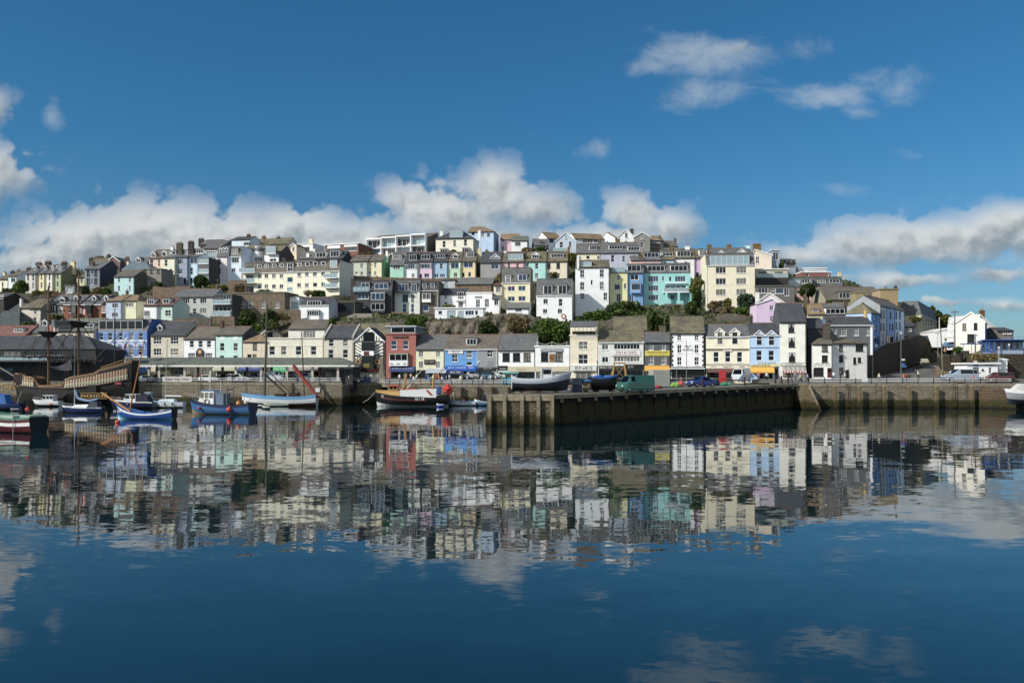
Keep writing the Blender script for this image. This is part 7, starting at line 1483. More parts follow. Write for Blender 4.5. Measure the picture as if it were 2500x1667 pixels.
    mast(e, (9.5, .5, 9.5), (2.4, .5, 17.0), .1, '2a221e', 'lateen_yard')
    fl = MB(); 
    for k in range(4): fl.face([(1.6 + .1*k, .0, 15.5 - k*1.4), (2.3 - .05*k, .2*math.sin(k), 15.0 - k*1.4), (2.6, .2*math.sin(k+1), 13.6 - k*1.4), (2.0 + .1*k, 0, 14.1 - k*1.4)], k % 3)
    fl.build('ensign', [flat('d8dadc', .9), flat('a83a3a', .9), flat('2a3a6a', .9)], e); mast(e, (1.4, 0, 9), (1.4, 0, 17), .09, '8a8a86', 'flagstaff')
    sl = MB()
    for k in range(8):
        a, c = k/8, (k+1)/8; f = lambda q: (14.0 + 5.2*q, .6, 8.0 + .8*q - 2.2*q*(1-q)); g = lambda q: (14.0 + 5.2*q, .9, 8.2 + .8*q - 1.2*q*(1-q) + (2.4*(1-q)**2))
        sl.face([f(a), f(c), g(c), g(a)])
    sl.build('canvas_awning', flat('6b6874', .9), e)
# ---------------------------------------------------------------- vehicles and people
def car(name, label, p, rz, col, L=4.3, W=1.75, Hh=1.45, kind='hatch', group='cars and vans along the quay', cat='car'):
    """body lofted from stations along its length (x: tail to nose), glass, lamps, plate and four wheels as parts"""
    e = empty(name, tuple(p), label, cat, group, rz)
    if kind == 'van': ST = [(0, .45, 1.0, .96, .99), (.03, .3, 1.05, 1, 1), (.62, .3, 1.05, 1, 1), (.74, .3, 1.05, .97, .99), (.86, .3, 1.0, .56, .9), (.97, .32, .78, .40, .85), (1, .4, .7, .38, .8)]
    elif kind == 'mpv': ST = [(0, .5, .95, .62, .9), (.04, .35, .98, .97, .98), (.16, .3, 1.0, 1, 1), (.55, .3, 1.0, 1, 1), (.76, .3, .96, .62, .96), (.9, .3, .8, .52, .9), (1, .4, .65, .42, .78)]
    elif kind == 'saloon': ST = [(0, .5, .9, .58, .85), (.05, .38, .94, .66, .95), (.2, .32, .97, .72, .98), (.36, .3, .98, 1, 1), (.56, .3, .98, 1, 1), (.74, .3, .92, .64, .97), (.92, .32, .8, .55, .9), (1, .42, .66, .42, .78)]
    else: ST = [(0, .5, .92, .62, .86), (.05, .36, .96, .72, .95), (.18, .3, .98, .97, .98), (.52, .3, 1.0, 1, 1), (.72, .3, .95, .63, .97), (.9, .32, .82, .55, .9), (1, .42, .68, .42, .78)]
    zb = {'van': .58, 'mpv': .56, 'saloon': .6, 'hatch': .6}[kind] * Hh
    secs = []
    for (f, zl, wl, zt, wt) in ST:
        x = (f - .5)*L; w_ = W/2*wl; t = zt*Hh; bl = min(zb, t); wtt = W/2*(wt*.80 if t > zb*1.1 else wl*.93)
        secs.append([(x, -w_*.96, zl*.62), (x, -w_, zl + .15), (x, -w_, bl*.97), (x, -wtt, t), (x, wtt, t), (x, w_, bl*.97), (x, w_, zl + .15), (x, w_*.96, zl*.62)])
    b = MB(); b.loft(secs, close=True); b.face(secs[0][::-1]); b.face(secs[-1]); o = b.build('body', flat(col, .22, .6), e)
    g = MB()
    for s in (0, 1):
        for (a, c) in zip(secs, secs[1:]):
            if a[3][2] > zb*1.15 and c[3][2] > zb*1.15 and not (kind == 'van' and c[0][0] < L*.13):
                i, j = (2, 3) if s == 0 else (5, 4)
                P = [Vector(a[i]).lerp(Vector(a[j]), .16), Vector(c[i]).lerp(Vector(c[j]), .16), Vector(c[i]).lerp(Vector(c[j]), .88), Vector(a[i]).lerp(Vector(a[j]), .88)]
                off = Vector((0, -.015 if s == 0 else .015, .006)); m_ = (P[0] + P[1] + P[2] + P[3])/4; g.face([m_ + (q - m_)*.93 + off for q in P])
    for (a, c) in zip(secs, secs[1:]):
        dz = c[3][2] - a[3][2]
        if abs(dz) > .25*Hh and max(a[3][2], c[3][2]) > .9*Hh:
            P = [Vector(a[3]), Vector(a[4]), Vector(c[4]), Vector(c[3])]; m_ = sum(P, Vector())/4; nrm = (P[1] - P[0]).cross(P[3] - P[0]).normalized(); nrm = nrm if nrm.z > 0 else -nrm
            g.face([m_ + (q - m_)*.86 + nrm*.015 for q in P])
    g.build('window', glassmat('dark'), e)
    r = .31 if kind != 'van' else .34
    for x in (-.31*L, .31*L):
        for s in (-1, 1):
            b = MB(); b.tube((x, s*(W/2 - .2), r), (x, s*(W/2 + .012), r), r, n=12); w_ = b.build('wheel', flat('141414', .8), e); b = MB(); b.tube((x, s*(W/2 + .005), r), (x, s*(W/2 + .022), r), r*.6, n=10); b.build('rim', GALV, w_)
    for s in (-1, 1):
        b = MB(); b.ball((L*.485, s*W*.34, Hh*.44 if kind != 'van' else Hh*.36), .16, 8, sc=(.5, 1.2, .8)); b.build('headlight', flat('d0d4d6', .15), e)
        b = MB(); b.ball((-L*.49, s*W*.37, Hh*.5), .14, 8, sc=(.4, .9, 1.2)); b.build('tail_light', flat('8f1a18', .3), e)
    b = MB(); b.box(L*.5 - .02, L*.5 + .02, -.28, .28, .38, .5); b.build('number_plate', flat('d8d8d0'), e)
    for s in (1, -1): b = MB(); b.box(min(s*L*.47, s*L*.505), max(s*L*.47, s*L*.505), -W*.44, W*.44, .3, .52); b.build('bumper', flat('2a2b2d', .6), e)
    return e
def vehicles():
    def put(kind, name, label, px, py, z, deg, col, cat='car', d=None, sc=1.1, **k):
        p = pg(px, py) if d is None else gp(px, d, SZ(px, d) + .01 if z == QZ or z == QZM else z); e = car(name, label, p, rad(deg), col, kind=kind, cat=cat, **k); e.scale = (sc, sc, sc); return e
    put('saloon', 'parked_car', 'white saloon parked by the arcade\'s first column', 438, 0, QZ, 8, 'd8dadc', d=200); put('hatch', 'parked_car', 'grey-blue hatchback at the arcade beside the galleon\'s stern', 352, 0, QZ, 175, '8d9aa4', d=199)
    put('hatch', 'parked_car', 'small white hatchback under the arcade left of the silver people carrier', 512, 0, QZ, 0, 'dadcdd', d=199); put('mpv', 'people_carrier', 'silver people carrier in the middle of the arcade', 584, 0, QZ, 2, 'b4b8bc', 'car', d=197.5, L=4.7, Hh=1.7)
    put('van', 'parked_van', 'white panel van behind the ketch\'s main mast', 668, 0, QZ, 0, 'c9d2d6', 'van', d=200, L=5.0, W=1.95, Hh=2.1); put('mpv', 'parked_car', 'dark grey off-roader at the arcade\'s right-hand columns', 752, 0, QZ, 2, '4f565a', d=199, L=4.5, Hh=1.75)
    put('hatch', 'parked_car', 'blue-grey estate tucked behind the arcade banner', 398, 0, QZ, 0, '6f8090', d=204); put('hatch', 'parked_car', 'black hatchback between white hatchback and people carrier', 548, 0, QZ, 182, '202226', d=204); put('saloon', 'parked_car', 'pale silver saloon right of the people carrier', 628, 0, QZ, 0, 'a9aeb2', d=203.5); put('van', 'parked_van', 'small grey van under the arcade gallery awning', 716, 0, QZ, 180, '9aa0a2', 'van', d=204.5, L=4.3, Hh=1.8); put('hatch', 'parked_car', 'white car at the end column of the arcade', 806, 0, QZ, 0, 'cfd2d4', d=203)
    put('hatch', 'parked_car', 'dark car in the shade beside the coffee shop', 862, 0, QZM, 0, '23262a', d=200); put('hatch', 'parked_car', 'white hatchback behind the bright blue kiosk', 1208, 0, QZM, -4, 'c9ccce', d=199.5); put('hatch', 'parked_car', 'pale car partly hidden by the boat trips kiosk', 1146, 0, QZM, 180, 'b9bec2', d=200.5)
    put('van', 'panel_van', 'green panel van with pale bonnet parked on the pier', 1550, 956, QZ + .02, 207, '2a6a5c', 'van', sc=1.2, L=5.0, W=1.95, Hh=2.15); put('saloon', 'parked_car', 'deep blue saloon on the pier before the white pub', 1711, 944.5, QZ + .02, 207, '1d3a8c', sc=1.3)
    put('van', 'panel_van', 'white and grey van facing out before the sky blue house', 1808, 0, QZ, 235, 'c4cad0', 'van', d=181.5, sc=1.2, L=5.2, W=2.0, Hh=2.4)
    put('hatch', 'moving_car', 'beige hatchback driving up the hill road', 2252, 0, at(0, 891, 212).z, 80, 'a8a48c', d=212); put('hatch', 'parked_car', 'blue car parked above the low curving wall', 2325, 0, at(0, 851, 203).z, 10, '6a8aa8', d=203)
    put('mpv', 'people_carrier', 'silver-blue people carrier behind the eastern railing', 2342, 0, QZ, 180, '8fa0b2', d=181, sc=1.4, L=5.0, Hh=1.85); put('mpv', 'parked_car', 'dark maroon estate car at the eastern end of the quay', 2434, 0, QZ, 182, '5a1c26', d=180, sc=1.3, L=5.0, Hh=1.6)
def limb_mesh(name, pose):
    """one continuous figure: joints joined by edges, grown with a skin"""
    V, E, Rr = [], [], []
    def j(p, r): V.append(p); Rr.append(r); return len(V) - 1
    pel = j((0, 0, .95), .15); wst = j((0, 0, 1.15), .13); ch = j((0, -.01, 1.36), .16); nk = j((0, 0, 1.50), .06); hd = j((0, -.02, 1.62), .095); tp = j((0, -.01, 1.71), .075)
    E += [(pel, wst), (wst, ch), (ch, nk), (nk, hd), (hd, tp)]
    for s in (-1, 1):
        sw = pose.get('swing', .0) * s
        if pose.get('sit'): kn = j((s*.11, -.42, .62), .075); an = j((s*.11, -.42, .15), .05); ft = j((s*.11, -.55, .08), .045)
        else: kn = j((s*.1, -.08 - sw*.6, .5), .075); an = j((s*.1, -sw*1.3 + .04*abs(sw), .09), .05); ft = j((s*.1, -sw*1.3 - .14, .05), .04)
        hp = j((s*.1, 0, .88), .10); E += [(pel, hp), (hp, kn), (kn, an), (an, ft)]
        sh = j((s*.19, 0, 1.40), .07); el = j((s*.25, .05 + sw*.4 - pose.get('bend', 0)*.0, 1.12), .05); ha = j((s*.22, -.08 + sw*.9 - pose.get('bend', 0)*.22, .88 + pose.get('bend', 0)*.28), .042); fi = j((s*.21, -.13 + sw*1.0 - pose.get('bend', 0)*.28, .80 + pose.get('bend', 0)*.32), .03)
        E += [(ch, sh), (sh, el), (el, ha), (ha, fi)]
    dz = -.42 if pose.get('sit') else 0
    V = [(x, y, z + (dz if not (pose.get('sit') and i > 5 and z < .7) else 0)) for i, (x, y, z) in enumerate(V)]
    me = bpy.data.meshes.new(name); me.from_pydata(V, E, [])
    o = bpy.data.objects.new(name, me); COL.objects.link(o); md = o.modifiers.new('skin', 'SKIN'); o.modifiers.new('sub', 'SUBSURF').levels = 1
    for i, r in enumerate(Rr): me.skin_vertices[0].data[i].radius = (r, r*.85)
    me.skin_vertices[0].data[0].use_root = True
    bpy.context.view_layer.update(); m2 = bpy.data.meshes.new_from_object(o.evaluated_get(bpy.context.evaluated_depsgraph_get())); bpy.data.objects.remove(o)
    m2.polygons.foreach_set('use_smooth', [True]*len(m2.polygons)); return m2, dz
def personmat():
    m, nt, b = newmat('clothing'); co = objco(nt); sp = nt.new('ShaderNodeSeparateXYZ'); nt.l.new(co, sp.inputs[0]); oi = nt.new('ShaderNodeObjectInfo')
    tr = nt.mix(nt.ramp(oi.outputs['Random'], .45, .55), lin('22262e'), nt.mix(nt.ramp(oi.outputs['Random'], .75, .8), lin('3a4f70'), lin('8a7d66')))
    st = lambda z: nt.math('GREATER_THAN', sp.outputs[2], z)
    c = nt.mix(st(.90), tr, oi.outputs['Color']); c = nt.mix(st(1.485), c, lin('b98a72')); c = nt.mix(nt.math('LESS_THAN', sp.outputs[2], .08), c, lin('191716'))
    hand = nt.math('MULTIPLY', nt.math('GREATER_THAN', nt.math('ABSOLUTE', sp.outputs[0]), .175), nt.math('LESS_THAN', sp.outputs[2], .93)); c = nt.mix(hand, c, lin('b98a72'))
    nt.l.new(c, b.inputs['Base Color']); b.inputs['Roughness'].default_value = .8; return m
def people():
    mat = personmat(); P = [limb_mesh('person', {}), limb_mesh('person', {'swing': .22}), limb_mesh('person', {'bend': 1})]
    for me, dz in P: me.materials.append(mat)
    hb = MB(); hb.ball((0, .005, 1.665), .112, 10, sc=(.95, 1.05, .85)); hair = None
    def person(label, px, d, z, col, k=0, face=0, hairc='2a211c'):
        p = gp(px, d, SZ(px, d) if z in (QZ, QZM) else z); o = bpy.data.objects.new('person', P[k % 3][0]); COL.objects.link(o); o.location = p; o.rotation_euler = (0, 0, rad(face)); o.color = (*lin(col), 1); o.scale = [1.12]*3
        tag(o, label, 'person', 'people on the quayside'); h = hb.build('hair', flat(hairc, .7), o); h.location = (0, .018, .02); return o
    L = [('person in a red top standing under the arcade', 485, 200, QZ, 'b0283a', 0, 20), ('person in black leaning on the railing near the blue fishing boat\'s mast', 537, 196, QZ, '1d1d20', 0, 180), ('person in dark clothes by the people carrier\'s tail', 552, 196.5, QZ, '26262a', 1, 90), ('person in a black coat before the silver people carrier', 572, 196, QZ, '17181a', 0, 170), ('second black-coated person beside the people carrier\'s wheel', 566, 195.5, QZ, '1b1c20', 2, 150),
         ('person in a grey jacket right of the white panel van', 692, 197, QZ, '6d7580', 2, 10), ('person in white behind the grey-jacketed one', 700, 200, QZ, 'd0d0cc', 0, 30), ('person in a tan coat by the green awning', 708, 201, QZ, '9a8266', 1, 60), ('person in light grey near the off-roader', 720, 200, QZ, 'a4a8ac', 0, -20),
         ('person in pale clothes before the half-timbered inn', 906, 200, QZM, 'c9c4b0', 0, 0), ('person in cream beside the obelisk', 922, 201, QZM, 'cfc6b4', 1, 70), ('person in white seated-height behind the trawler\'s wheelhouse', 975, 199, QZM, 'd8d8d4', 2, -30), ('person in grey among the café tables by the red house', 988, 200, QZM, '7a7f84', 0, 40), ('person in pale pink near the red house awning', 1003, 199.5, QZM, 'cbb0aa', 2, 0), ('person in white shirt behind the aft gantry', 1017, 199, QZM, 'dededa', 1, 100),
         ('person in dark blue by the seafood stall', 1040, 198, QZM, '24304a', 0, 0), ('person with an orange top at the seafood stall', 1071, 198, QZM, 'd8682c', 0, 10), ('person in white shirt before the boat trips kiosk', 1079, 197, QZM, 'e2e2e0', 1, 80), ('person in a black jacket with bag by the stall', 1067, 196.6, QZM, '1a1a1c', 2, -60), ('person in light jacket queuing at the boat trips kiosk', 1090, 197.5, QZM, 'a8adb2', 0, 90), ('person in white striding right of the boat trips kiosk', 1141, 197, QZM, 'd4d4d0', 1, 60),
         ('person in maroon posing at the bright blue kiosk', 1182, 196.8, QZM, '4a2a34', 0, 0), ('person in navy posing at the bright blue kiosk', 1188, 197.0, QZM, '232a44', 0, 10), ('person in pale grey beside the blue kiosk', 1198, 197, QZM, 'a4aab2', 1, -40), ('person in black and white crossing by the white hatchback', 1210, 196.8, QZM, 'c8c8c4', 1, 90), ('person in black near the teal kiosk', 1237, 196.8, QZM, '202124', 2, 180),
         ('person in a shawl before the shop with striped awning', 1953, 180.5, QZ, 'b8a894', 1, 80), ('companion in black trousers beside the shawl wearer', 1957, 181, QZ, '9a7a68', 0, 100), ('person in lilac walking past the narrow white house', 1971, 181, QZ, '8d8a9c', 1, 95), ('person in a grey top by the corner pub window', 1986, 184, QZ, 'a0a4a6', 0, 60), ('person sitting height in white by the pub door', 2035, 183, QZ, 'd0d0cc', 2, -40), ('person in dark jacket bending by the pub', 2052, 183, QZ, '3a3030', 2, 20), ('person in a white shirt leaning where the wall begins', 2063, 182.5, QZ, 'e0e0de', 0, 40),
         ('person with pale top and jeans walking along the eastern railing', 2146, 181, QZ, 'c9c8b4', 1, 90), ('person in a coral top by the eastern railing', 2206, 180, QZ, 'c86a58', 0, 10), ('person in red jacket in the group of three', 2213, 180.5, QZ, '9a3a30', 2, 30), ('person in black in the group of three', 2220, 180, QZ, '1c1c1e', 0, -10), ('person in black crossing the hill road mouth', 2236, 184, QZ, '242426', 1, 60), ('person in white shirt crossing beside the black-clad one', 2241, 184, QZ, 'dcdcda', 1, 60),
         ('person in white before the silver-blue people carrier', 2321, 185, QZ, 'dadad6', 0, 0), ('person in a pink top standing at the people carrier\'s tail', 2375, 179, QZ, 'c4808a', 2, 20), ('person in white bending by the kiosk', 2393, 180, QZ, 'cfcfcb', 2, 70), ('person in white at the upper lane by the blue house', 2139, 196, at(0, 858, 196).z, 'd8d4cc', 0, 0), ('person in a tan coat above the low curving wall', 2307, 201, at(0, 868, 201).z, 'b08a68', 0, 0)]
    L += [(f'person in {c} {w_}', px, d, z, col, k, fc) for c, w_, px, d, z, col, k, fc in (
        ('dark green', 'before the fish restaurant parasols', 1462, 190, QZM, '2c3a30', 0, 0), ('white', 'near the parasols by the cafe board', 1478, 196, QZM, 'd8d8d4', 2, 40), ('light blue', 'between parasols and green van', 1558, 197, QZM, '8aa4c0', 1, 80), ('black', 'outside the yellow awning pub', 1622, 192, QZM, '1c1c20', 0, 0), ('a pale shirt', 'outside the quoined white pub', 1664, 191, QZM, 'cfcdc4', 2, 30), ('navy', 'by the quoined white pub door', 1690, 191, QZM, '222a44', 1, 100),
        ('pink', 'among goods under the yellow shop awning', 1852, 184, QZ, 'd87a94', 2, 0), ('white', 'inside the yellow awning shopfront', 1872, 184, QZ, 'dcdcd8', 0, 10), ('brown', 'walking past the steps head', 1932, 180, QZ, '5a4436', 1, 90), ('grey', 'at the news shop door', 1942, 184, QZ, '80868c', 0, 0),
        ('white', 'sitting by the trawler gantry', 1010, 197, QZM, 'e0e0dc', 2, 20), ('khaki', 'by the railing behind the buoy cluster', 1052, 196.4, QZM, '7a7458', 0, 180), ('white', 'at the seafood counter', 1058, 198, QZM, 'e4e4e0', 0, 0), ('dark blue', 'left of the boat trips counter', 1100, 197, QZM, '2a3a5c', 1, 60), ('cream', 'right of the boat trips counter', 1124, 197, QZM, 'd4ccb4', 0, -20), ('charcoal', 'walking toward the grey house', 1156, 197, QZM, '303236', 1, 90), ('white', 'by the bright blue kiosk posters', 1176, 196.5, QZM, 'd8dade', 0, 30), ('grey', 'waiting by the cyan planters', 1250, 196.6, QZM, '8f9498', 0, 0),
        ('black', 'in the inn doorway shade', 893, 200, QZM, '1a1a1c', 0, 0), ('white', 'near the coffee shop canopy', 852, 199, QZM, 'd4d4d0', 1, 60), ('dark red', 'at the arcade end column', 780, 199, QZ, '6a2428', 0, 0), ('beige', 'under the grey gallery awning', 735, 203, QZ, 'b0a288', 2, 0), ('navy', 'walking by the small white hatchback', 640, 197, QZ, '28304a', 1, 90), ('white', 'under the cream bell awning', 610, 203, QZ, 'd0d0cc', 0, 0))]
    for a in L: person(*a[:5], a[5], a[6], random.choice(['2a211c', '4a382a', '8a8078', '1a1614', '6a5236']))
# ---------------------------------------------------------------- walls, plants, arcade and other fixtures
def rock_face(label, tops, D, foot, mat):
    """craggy natural face below a list of (px, y) points in photo pixels"""
    nx, nz = 90, 18; b = MB(); rows = []
    for i in range(nx + 1):
        f = i / nx * (len(tops) - 1); k = min(int(f), len(tops) - 2); f -= k
        px = tops[k][0] + (tops[k+1][0] - tops[k][0])*f; py = tops[k][1] + (tops[k+1][1] - tops[k][1])*f
        t = at(px, py, D); g = at(px, foot, D); DD = D; r = []
        for j in range(nz + 1):
            q = j / nz; z = t.z + (g.z - 3 - t.z)*q + random.uniform(-.12, .12)
            o = 1.1*math.sin(px*.06 + 2*math.sin(q*4 + px*.013)) + .6*math.sin(px*.21 + q*9) + random.uniform(-.45, .45)
            r.append((t.x + random.uniform(-.15, .15), DD - 1.2*q + o*(.3 + q*.7), z))
        r.insert(0, (t.x, DD + 4, t.z - .05)); rows.append(r)
    b.loft(rows); return tag(b.build('rock_face', mat, smooth=True), label, 'cliff')
def rockmat():
    m, nt, b = newmat('weathered_rock'); co = objco(nt)
    n1 = nt.noise(co, .22, 6, .7).outputs['Fac']; n2 = nt.noise(co, 1.5, 7, .75).outputs['Fac']; 
    vo = nt.new('ShaderNodeTexVoronoi', feature='DISTANCE_TO_EDGE'); nt.l.new(nt.mapping(co, (.7, .7, .45)), vo.inputs['Vector'])
    c = nt.mix(nt.ramp(n2, .35, .7), lin('776d60'), lin('aaa08f')); c = nt.mix(nt.ramp(n1, .5, .66), c, nt.mix(nt.ramp(n2, .4, .65), lin('39351f'), lin('5a5432')))
    c = nt.mix(nt.ramp(vo.outputs[0], 0, .08, .7, 0), c, lin('3a342c'))
    nt.l.new(c, b.inputs['Base Color']); b.inputs['Roughness'].default_value = .9
    nt.l.new(nt.bump(nt.math('ADD', n2, nt.ramp(vo.outputs[0], 0, .15)), 1, .35), b.inputs['Normal']); return m
def walls():
    tile(380, 560)
    rwall('pinkish stone terrace wall under the cream-green tall house', [(-40, 775, 940), (130, 792, 940), (330, 782, 930), (470, 770, 845)], 257, STNP)
    rwall('stone garden wall beneath the icy blue-white house', [(975, 705, 860), (1060, 698, 870), (1235, 690, 870)], 261, STNP)
    rwall('grey stone wall behind the dark slate and brown quay roofs', [(255, 1212, 1340), (560, 1208, 1345), (760, 1212, 1330)], 234, GREYST)
    rwall('rubble wall stepping down below the glazed porch block', [(1590, 1095, 1340), (1800, 1098, 1340), (1975, 1100, 1300)], 238, STN)
    rwall('dark rubble wall under the glass-railed balconies', [(740, 1185, 1340), (900, 1180, 1345), (1075, 1190, 1345)], 238, STN)
    tile(760, 540)
    rwall('grey rendered retaining wall under the black house', [(425, 1318, 1420), (600, 1262, 1420), (832, 1262, 1420)], 242, paint('8d8073'))
    rwall('pink rubble wall under the white rendered house', [(905, 1325, 1425), (1100, 1240, 1425), (1330, 1235, 1425)], 245, STNP)
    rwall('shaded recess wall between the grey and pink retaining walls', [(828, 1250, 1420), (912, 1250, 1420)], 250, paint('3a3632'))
    rwall('long garden terrace wall under the pastel row', [(530, 745, 830), (1000, 765, 830), (1600, 785, 845), (2050, 775, 840), (2300, 765, 850)], 276, STN)
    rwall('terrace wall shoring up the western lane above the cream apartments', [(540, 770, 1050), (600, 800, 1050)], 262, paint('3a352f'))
    rock_face('weathered grey rock face rising behind the restaurant roofs', [(1038, 786), (1090, 784), (1140, 782), (1180, 772), (1215, 766), (1260, 764), (1300, 770), (1330, 800)], 226, 850, rockmat())
    tile(1520, 540)
    rwall('stone terrace wall under the turquoise apartments', [(575, 1128, 1260), (760, 1132, 1260), (960, 1150, 1260)], 250, GREYST)
    b = MB(); a, c = at(X(435), Y(1295), 243), at(X(862), Y(1290), 243)
    n = 4
    for i in range(n):
        p, q = a.lerp(c, i/n), a.lerp(c, (i+1)/n); b.box(p.x + .1, q.x - .1, p.y, p.y + .08, a.z, a.z + 1.5); b.box(p.x - .1, p.x + .1, p.y - .1, p.y + .15, a.z - .5, a.z + 1.65, 1)
    tag(b.build('fence', [paint('a08462'), paint('b39a78')]), 'tan panelled garden fence below the turquoise apartments', 'fence')
    rwall('ivy-streaked stone wall under the tall cream guest house', [(1195, 1165, 1280), (1400, 1172, 1280), (1600, 1180, 1280)], 246, GREYST)
    rwall('broad stone retaining wall above the twin-dormered restaurant', [(1300, 1275, 1430), (1460, 1258, 1430), (1620, 1275, 1430), (1770, 1300, 1430)], 236, GREYST)
    rwall('garden wall below the salmon and pastel houses', [(1000, 780, 900), (1080, 800, 900), (1150, 900, 1000)], 268, STN)
    tile(0, 560)
    rwall('dark garden wall below the olive green terrace', [(60, 860, 960), (400, 880, 960), (860, 900, 960), (1160, 830, 960), (1600, 850, 960)], 262, paint('4a463c'))
    # the hill road and its walls
    tile(0, 0)
    DK = stone('544d42', '3d382f', .7, .3, '2a2722', 1.2)
    def road_wall(label, pts, mat):     # (px, y top, y foot, d)
        b = MB(); k = 5.6
        for (x0, t0, f0, d0), (x1, t1, f1, d1) in zip(pts, pts[1:]):
            a, c, e, g = at(x0, f0, d0), at(x1, f1, d1), at(x1, t1, d1), at(x0, t0, d0)
            dr = Vector((c.x - a.x, c.y - a.y, 0)).normalized(); n = Vector((-dr.y, dr.x, 0)) * .9
            dn = Vector((0, 0, -2)); b.hexa([a + dn, c + dn, c + n + dn, a + n + dn], [g, e, e + n, g + n])
        return tag(b.build('retaining_wall', mat), label, 'stone wall')
    road_wall('dark rough stone wall climbing beside the hill road', [(2066, 905, 924, 187), (2100, 884, 924, 190), (2130, 866, 922, 194), (2167, 842, 914, 201), (2195, 833, 906, 206), (2216, 827, 900, 211), (2240, 822, 893, 217)], DK)
    road_wall('tall dark bend wall closing the hill road', [(2232, 822, 893, 222), (2250, 818, 890, 226), (2262, 826, 888, 228), (2280, 845, 884, 230), (2292, 862, 884, 232)], DK)
    road_wall('low dark curving wall on the outer side of the hill road', [(2288, 872, 892, 214), (2303, 870, 900, 206), (2330, 862, 910, 200), (2348, 856, 912, 197), (2362, 856, 912, 196)], DK)
    road_wall('pale kerbside wall at the hill road bend', [(2282, 893, 900, 204), (2284, 900, 910, 198), (2296, 906, 914, 195), (2320, 908, 918, 192)], STN)
    road_wall('overgrown dark bank below the white headland house', [(2360, 862, 920, 193), (2400, 864, 920, 191), (2450, 864, 920, 190), (2560, 864, 922, 189)], DK)
    b = MB(); rows = []
    for (xa, ya, xb, yb_, d) in ((2090, 925.5, 2440, 927, 188), (2120, 923.5, 2380, 923.5, 190.5), (2150, 917, 2320, 919, 195), (2200, 905, 2285, 907, 204), (2238, 893, 2286, 893, 216), (2268, 885, 2290, 885, 228)):
        rows.append([at(xa + (xb - xa)*k/6, ya + (yb_ - ya)*k/6, d) for k in range(7)])
    b.loft(rows); structure(b.build('road', asphalt()))
def plants():
    tile(0, 560)
    bush('bright green tree leaning by the western pale cottage', 195, 380, 690, 850, 272, 'green', 1100, .45, 'tree', 'tree', .2)
    bush('dark scrub mass below the western pale cottage', 60, 330, 800, 900, 266, 'dark', 1200)
    bush('scrub in front of the butter yellow and cream houses', 440, 780, 830, 960, 264, 'olive', 1900, .42, lumps=14)
    bush('scrub bank between the yellow terrace and the garage', 640, 800, 840, 920, 262, 'dry', 500, .4)
    bush('green bush between the garage and the navy house', 1120, 1235, 760, 900, 260, 'dark', 900)
    bush('green conifer bush below the navy house', 1395, 1505, 800, 900, 256, 'green', 800)
    bush('dark scrub under the navy house gable', 1220, 1480, 790, 900, 259, 'dry', 900)
    bush('dark hedge along the red wall of the peach house garden', 2070, 2250, 725, 790, 264, 'dark', 700)
    bush('round clipped bush in front of the plain beige house', 330, 470, 1255, 1315, 230, 'green', 600, .35)
    bush('straggly shrubs before the cream bay house', 690, 860, 1165, 1210, 236, 'olive', 500)
    tile(380, 560)
    bush('dense dark evergreen tree in front of the slate bays', 512, 712, 628, 815, 256, 'dark', 2600, .42, 'tree', 'tree', .25)
    bush('low dark scrub at the foot of the evergreen tree', 700, 980, 750, 850, 254, 'olive', 1300)
    bush('bare twiggy climber on the stone garden wall', 1070, 1225, 730, 870, 258, 'dry', 600, .3)
    bush('rounded dark bush by the apartment block corner', 2150, 2330, 805, 925, 256, 'dark', 1500, .38)
    bush('wide dark laurel under the rubble-stone building', 1110, 1360, 1075, 1325, 233, 'dark', 2600, .42, lumps=12)
    bush('spreading dark shrub beside the laurel', 1480, 1700, 1090, 1270, 234, 'dark', 1800)
    bush('bright ivy-green rounded bush under the stone building', 1425, 1600, 1195, 1350, 231, 'green', 1500, .38)
    bush('brambles trailing over the rubble wall', 1640, 1840, 1130, 1240, 235, 'dry', 700, .35)
    bush('low green growth above the beige bungalow gable', 1310, 1440, 1290, 1370, 229, 'green', 500)
    bush('low green growth beside the cream rear wing', 1580, 1690, 1270, 1340, 230, 'olive', 500)
    bush('twiggy shrub on the apartment block terrace', 2020, 2150, 830, 900, 260, 'dry', 350, .3)
    tile(760, 540)
    bush('tuft of ivy beside the shaded verandah house', 250, 312, 1320, 1420, 230, 'green', 500, .35)
    bush('vigorous green creeper tumbling beside the red house', 1300, 1600, 1270, 1500, 229, 'green', 2600, .45, lumps=13)
    bush('plants along the white cottage conservatory', 1790, 2000, 1135, 1190, 251, 'olive', 400, .3)
    bush('dark shrub beside the cream lantern house', 1895, 1980, 390, 450, 296, 'dark', 400)
    bush('brown shrubs in front of the brick and white house', 640, 850, 430, 475, 296, 'olive', 600)
    tile(1140, 540)
    bush('dark bush cluster on the rock face behind the white restaurant', 150, 440, 1330, 1560, 222, 'dark', 2300, .42, lumps=11)
    bush('grey-brown thicket on the rock face', 560, 860, 1270, 1480, 223, 'dry', 2000, .4, lumps=11)
    bush('broad sunlit green hedge above the low white restaurant', 850, 1440, 1330, 1640, 219, 'green', 6500, .42, 'hedge', 'hedge', lumps=24)
    bush('green undergrowth beside the hedge and cream tall house', 1400, 1620, 1330, 1500, 222, 'green', 1600)
    bush('rounded hedge climbing towards the lemon yellow house', 1600, 1960, 1200, 1400, 240, 'green', 3200, .42, 'hedge', 'hedge', lumps=15)
    bush('deep green hedge under the bright trio of houses', 1880, 2450, 1090, 1330, 247, 'dark', 4800, .45, 'hedge', 'hedge', lumps=20)
    bush('summit shrubs beside the grey slate cottage', 920, 1130, 350, 440, 304, 'dark', 900)
    bush('scrub by the white summit cottage', 740, 900, 360, 430, 304, 'dry', 500, .35)
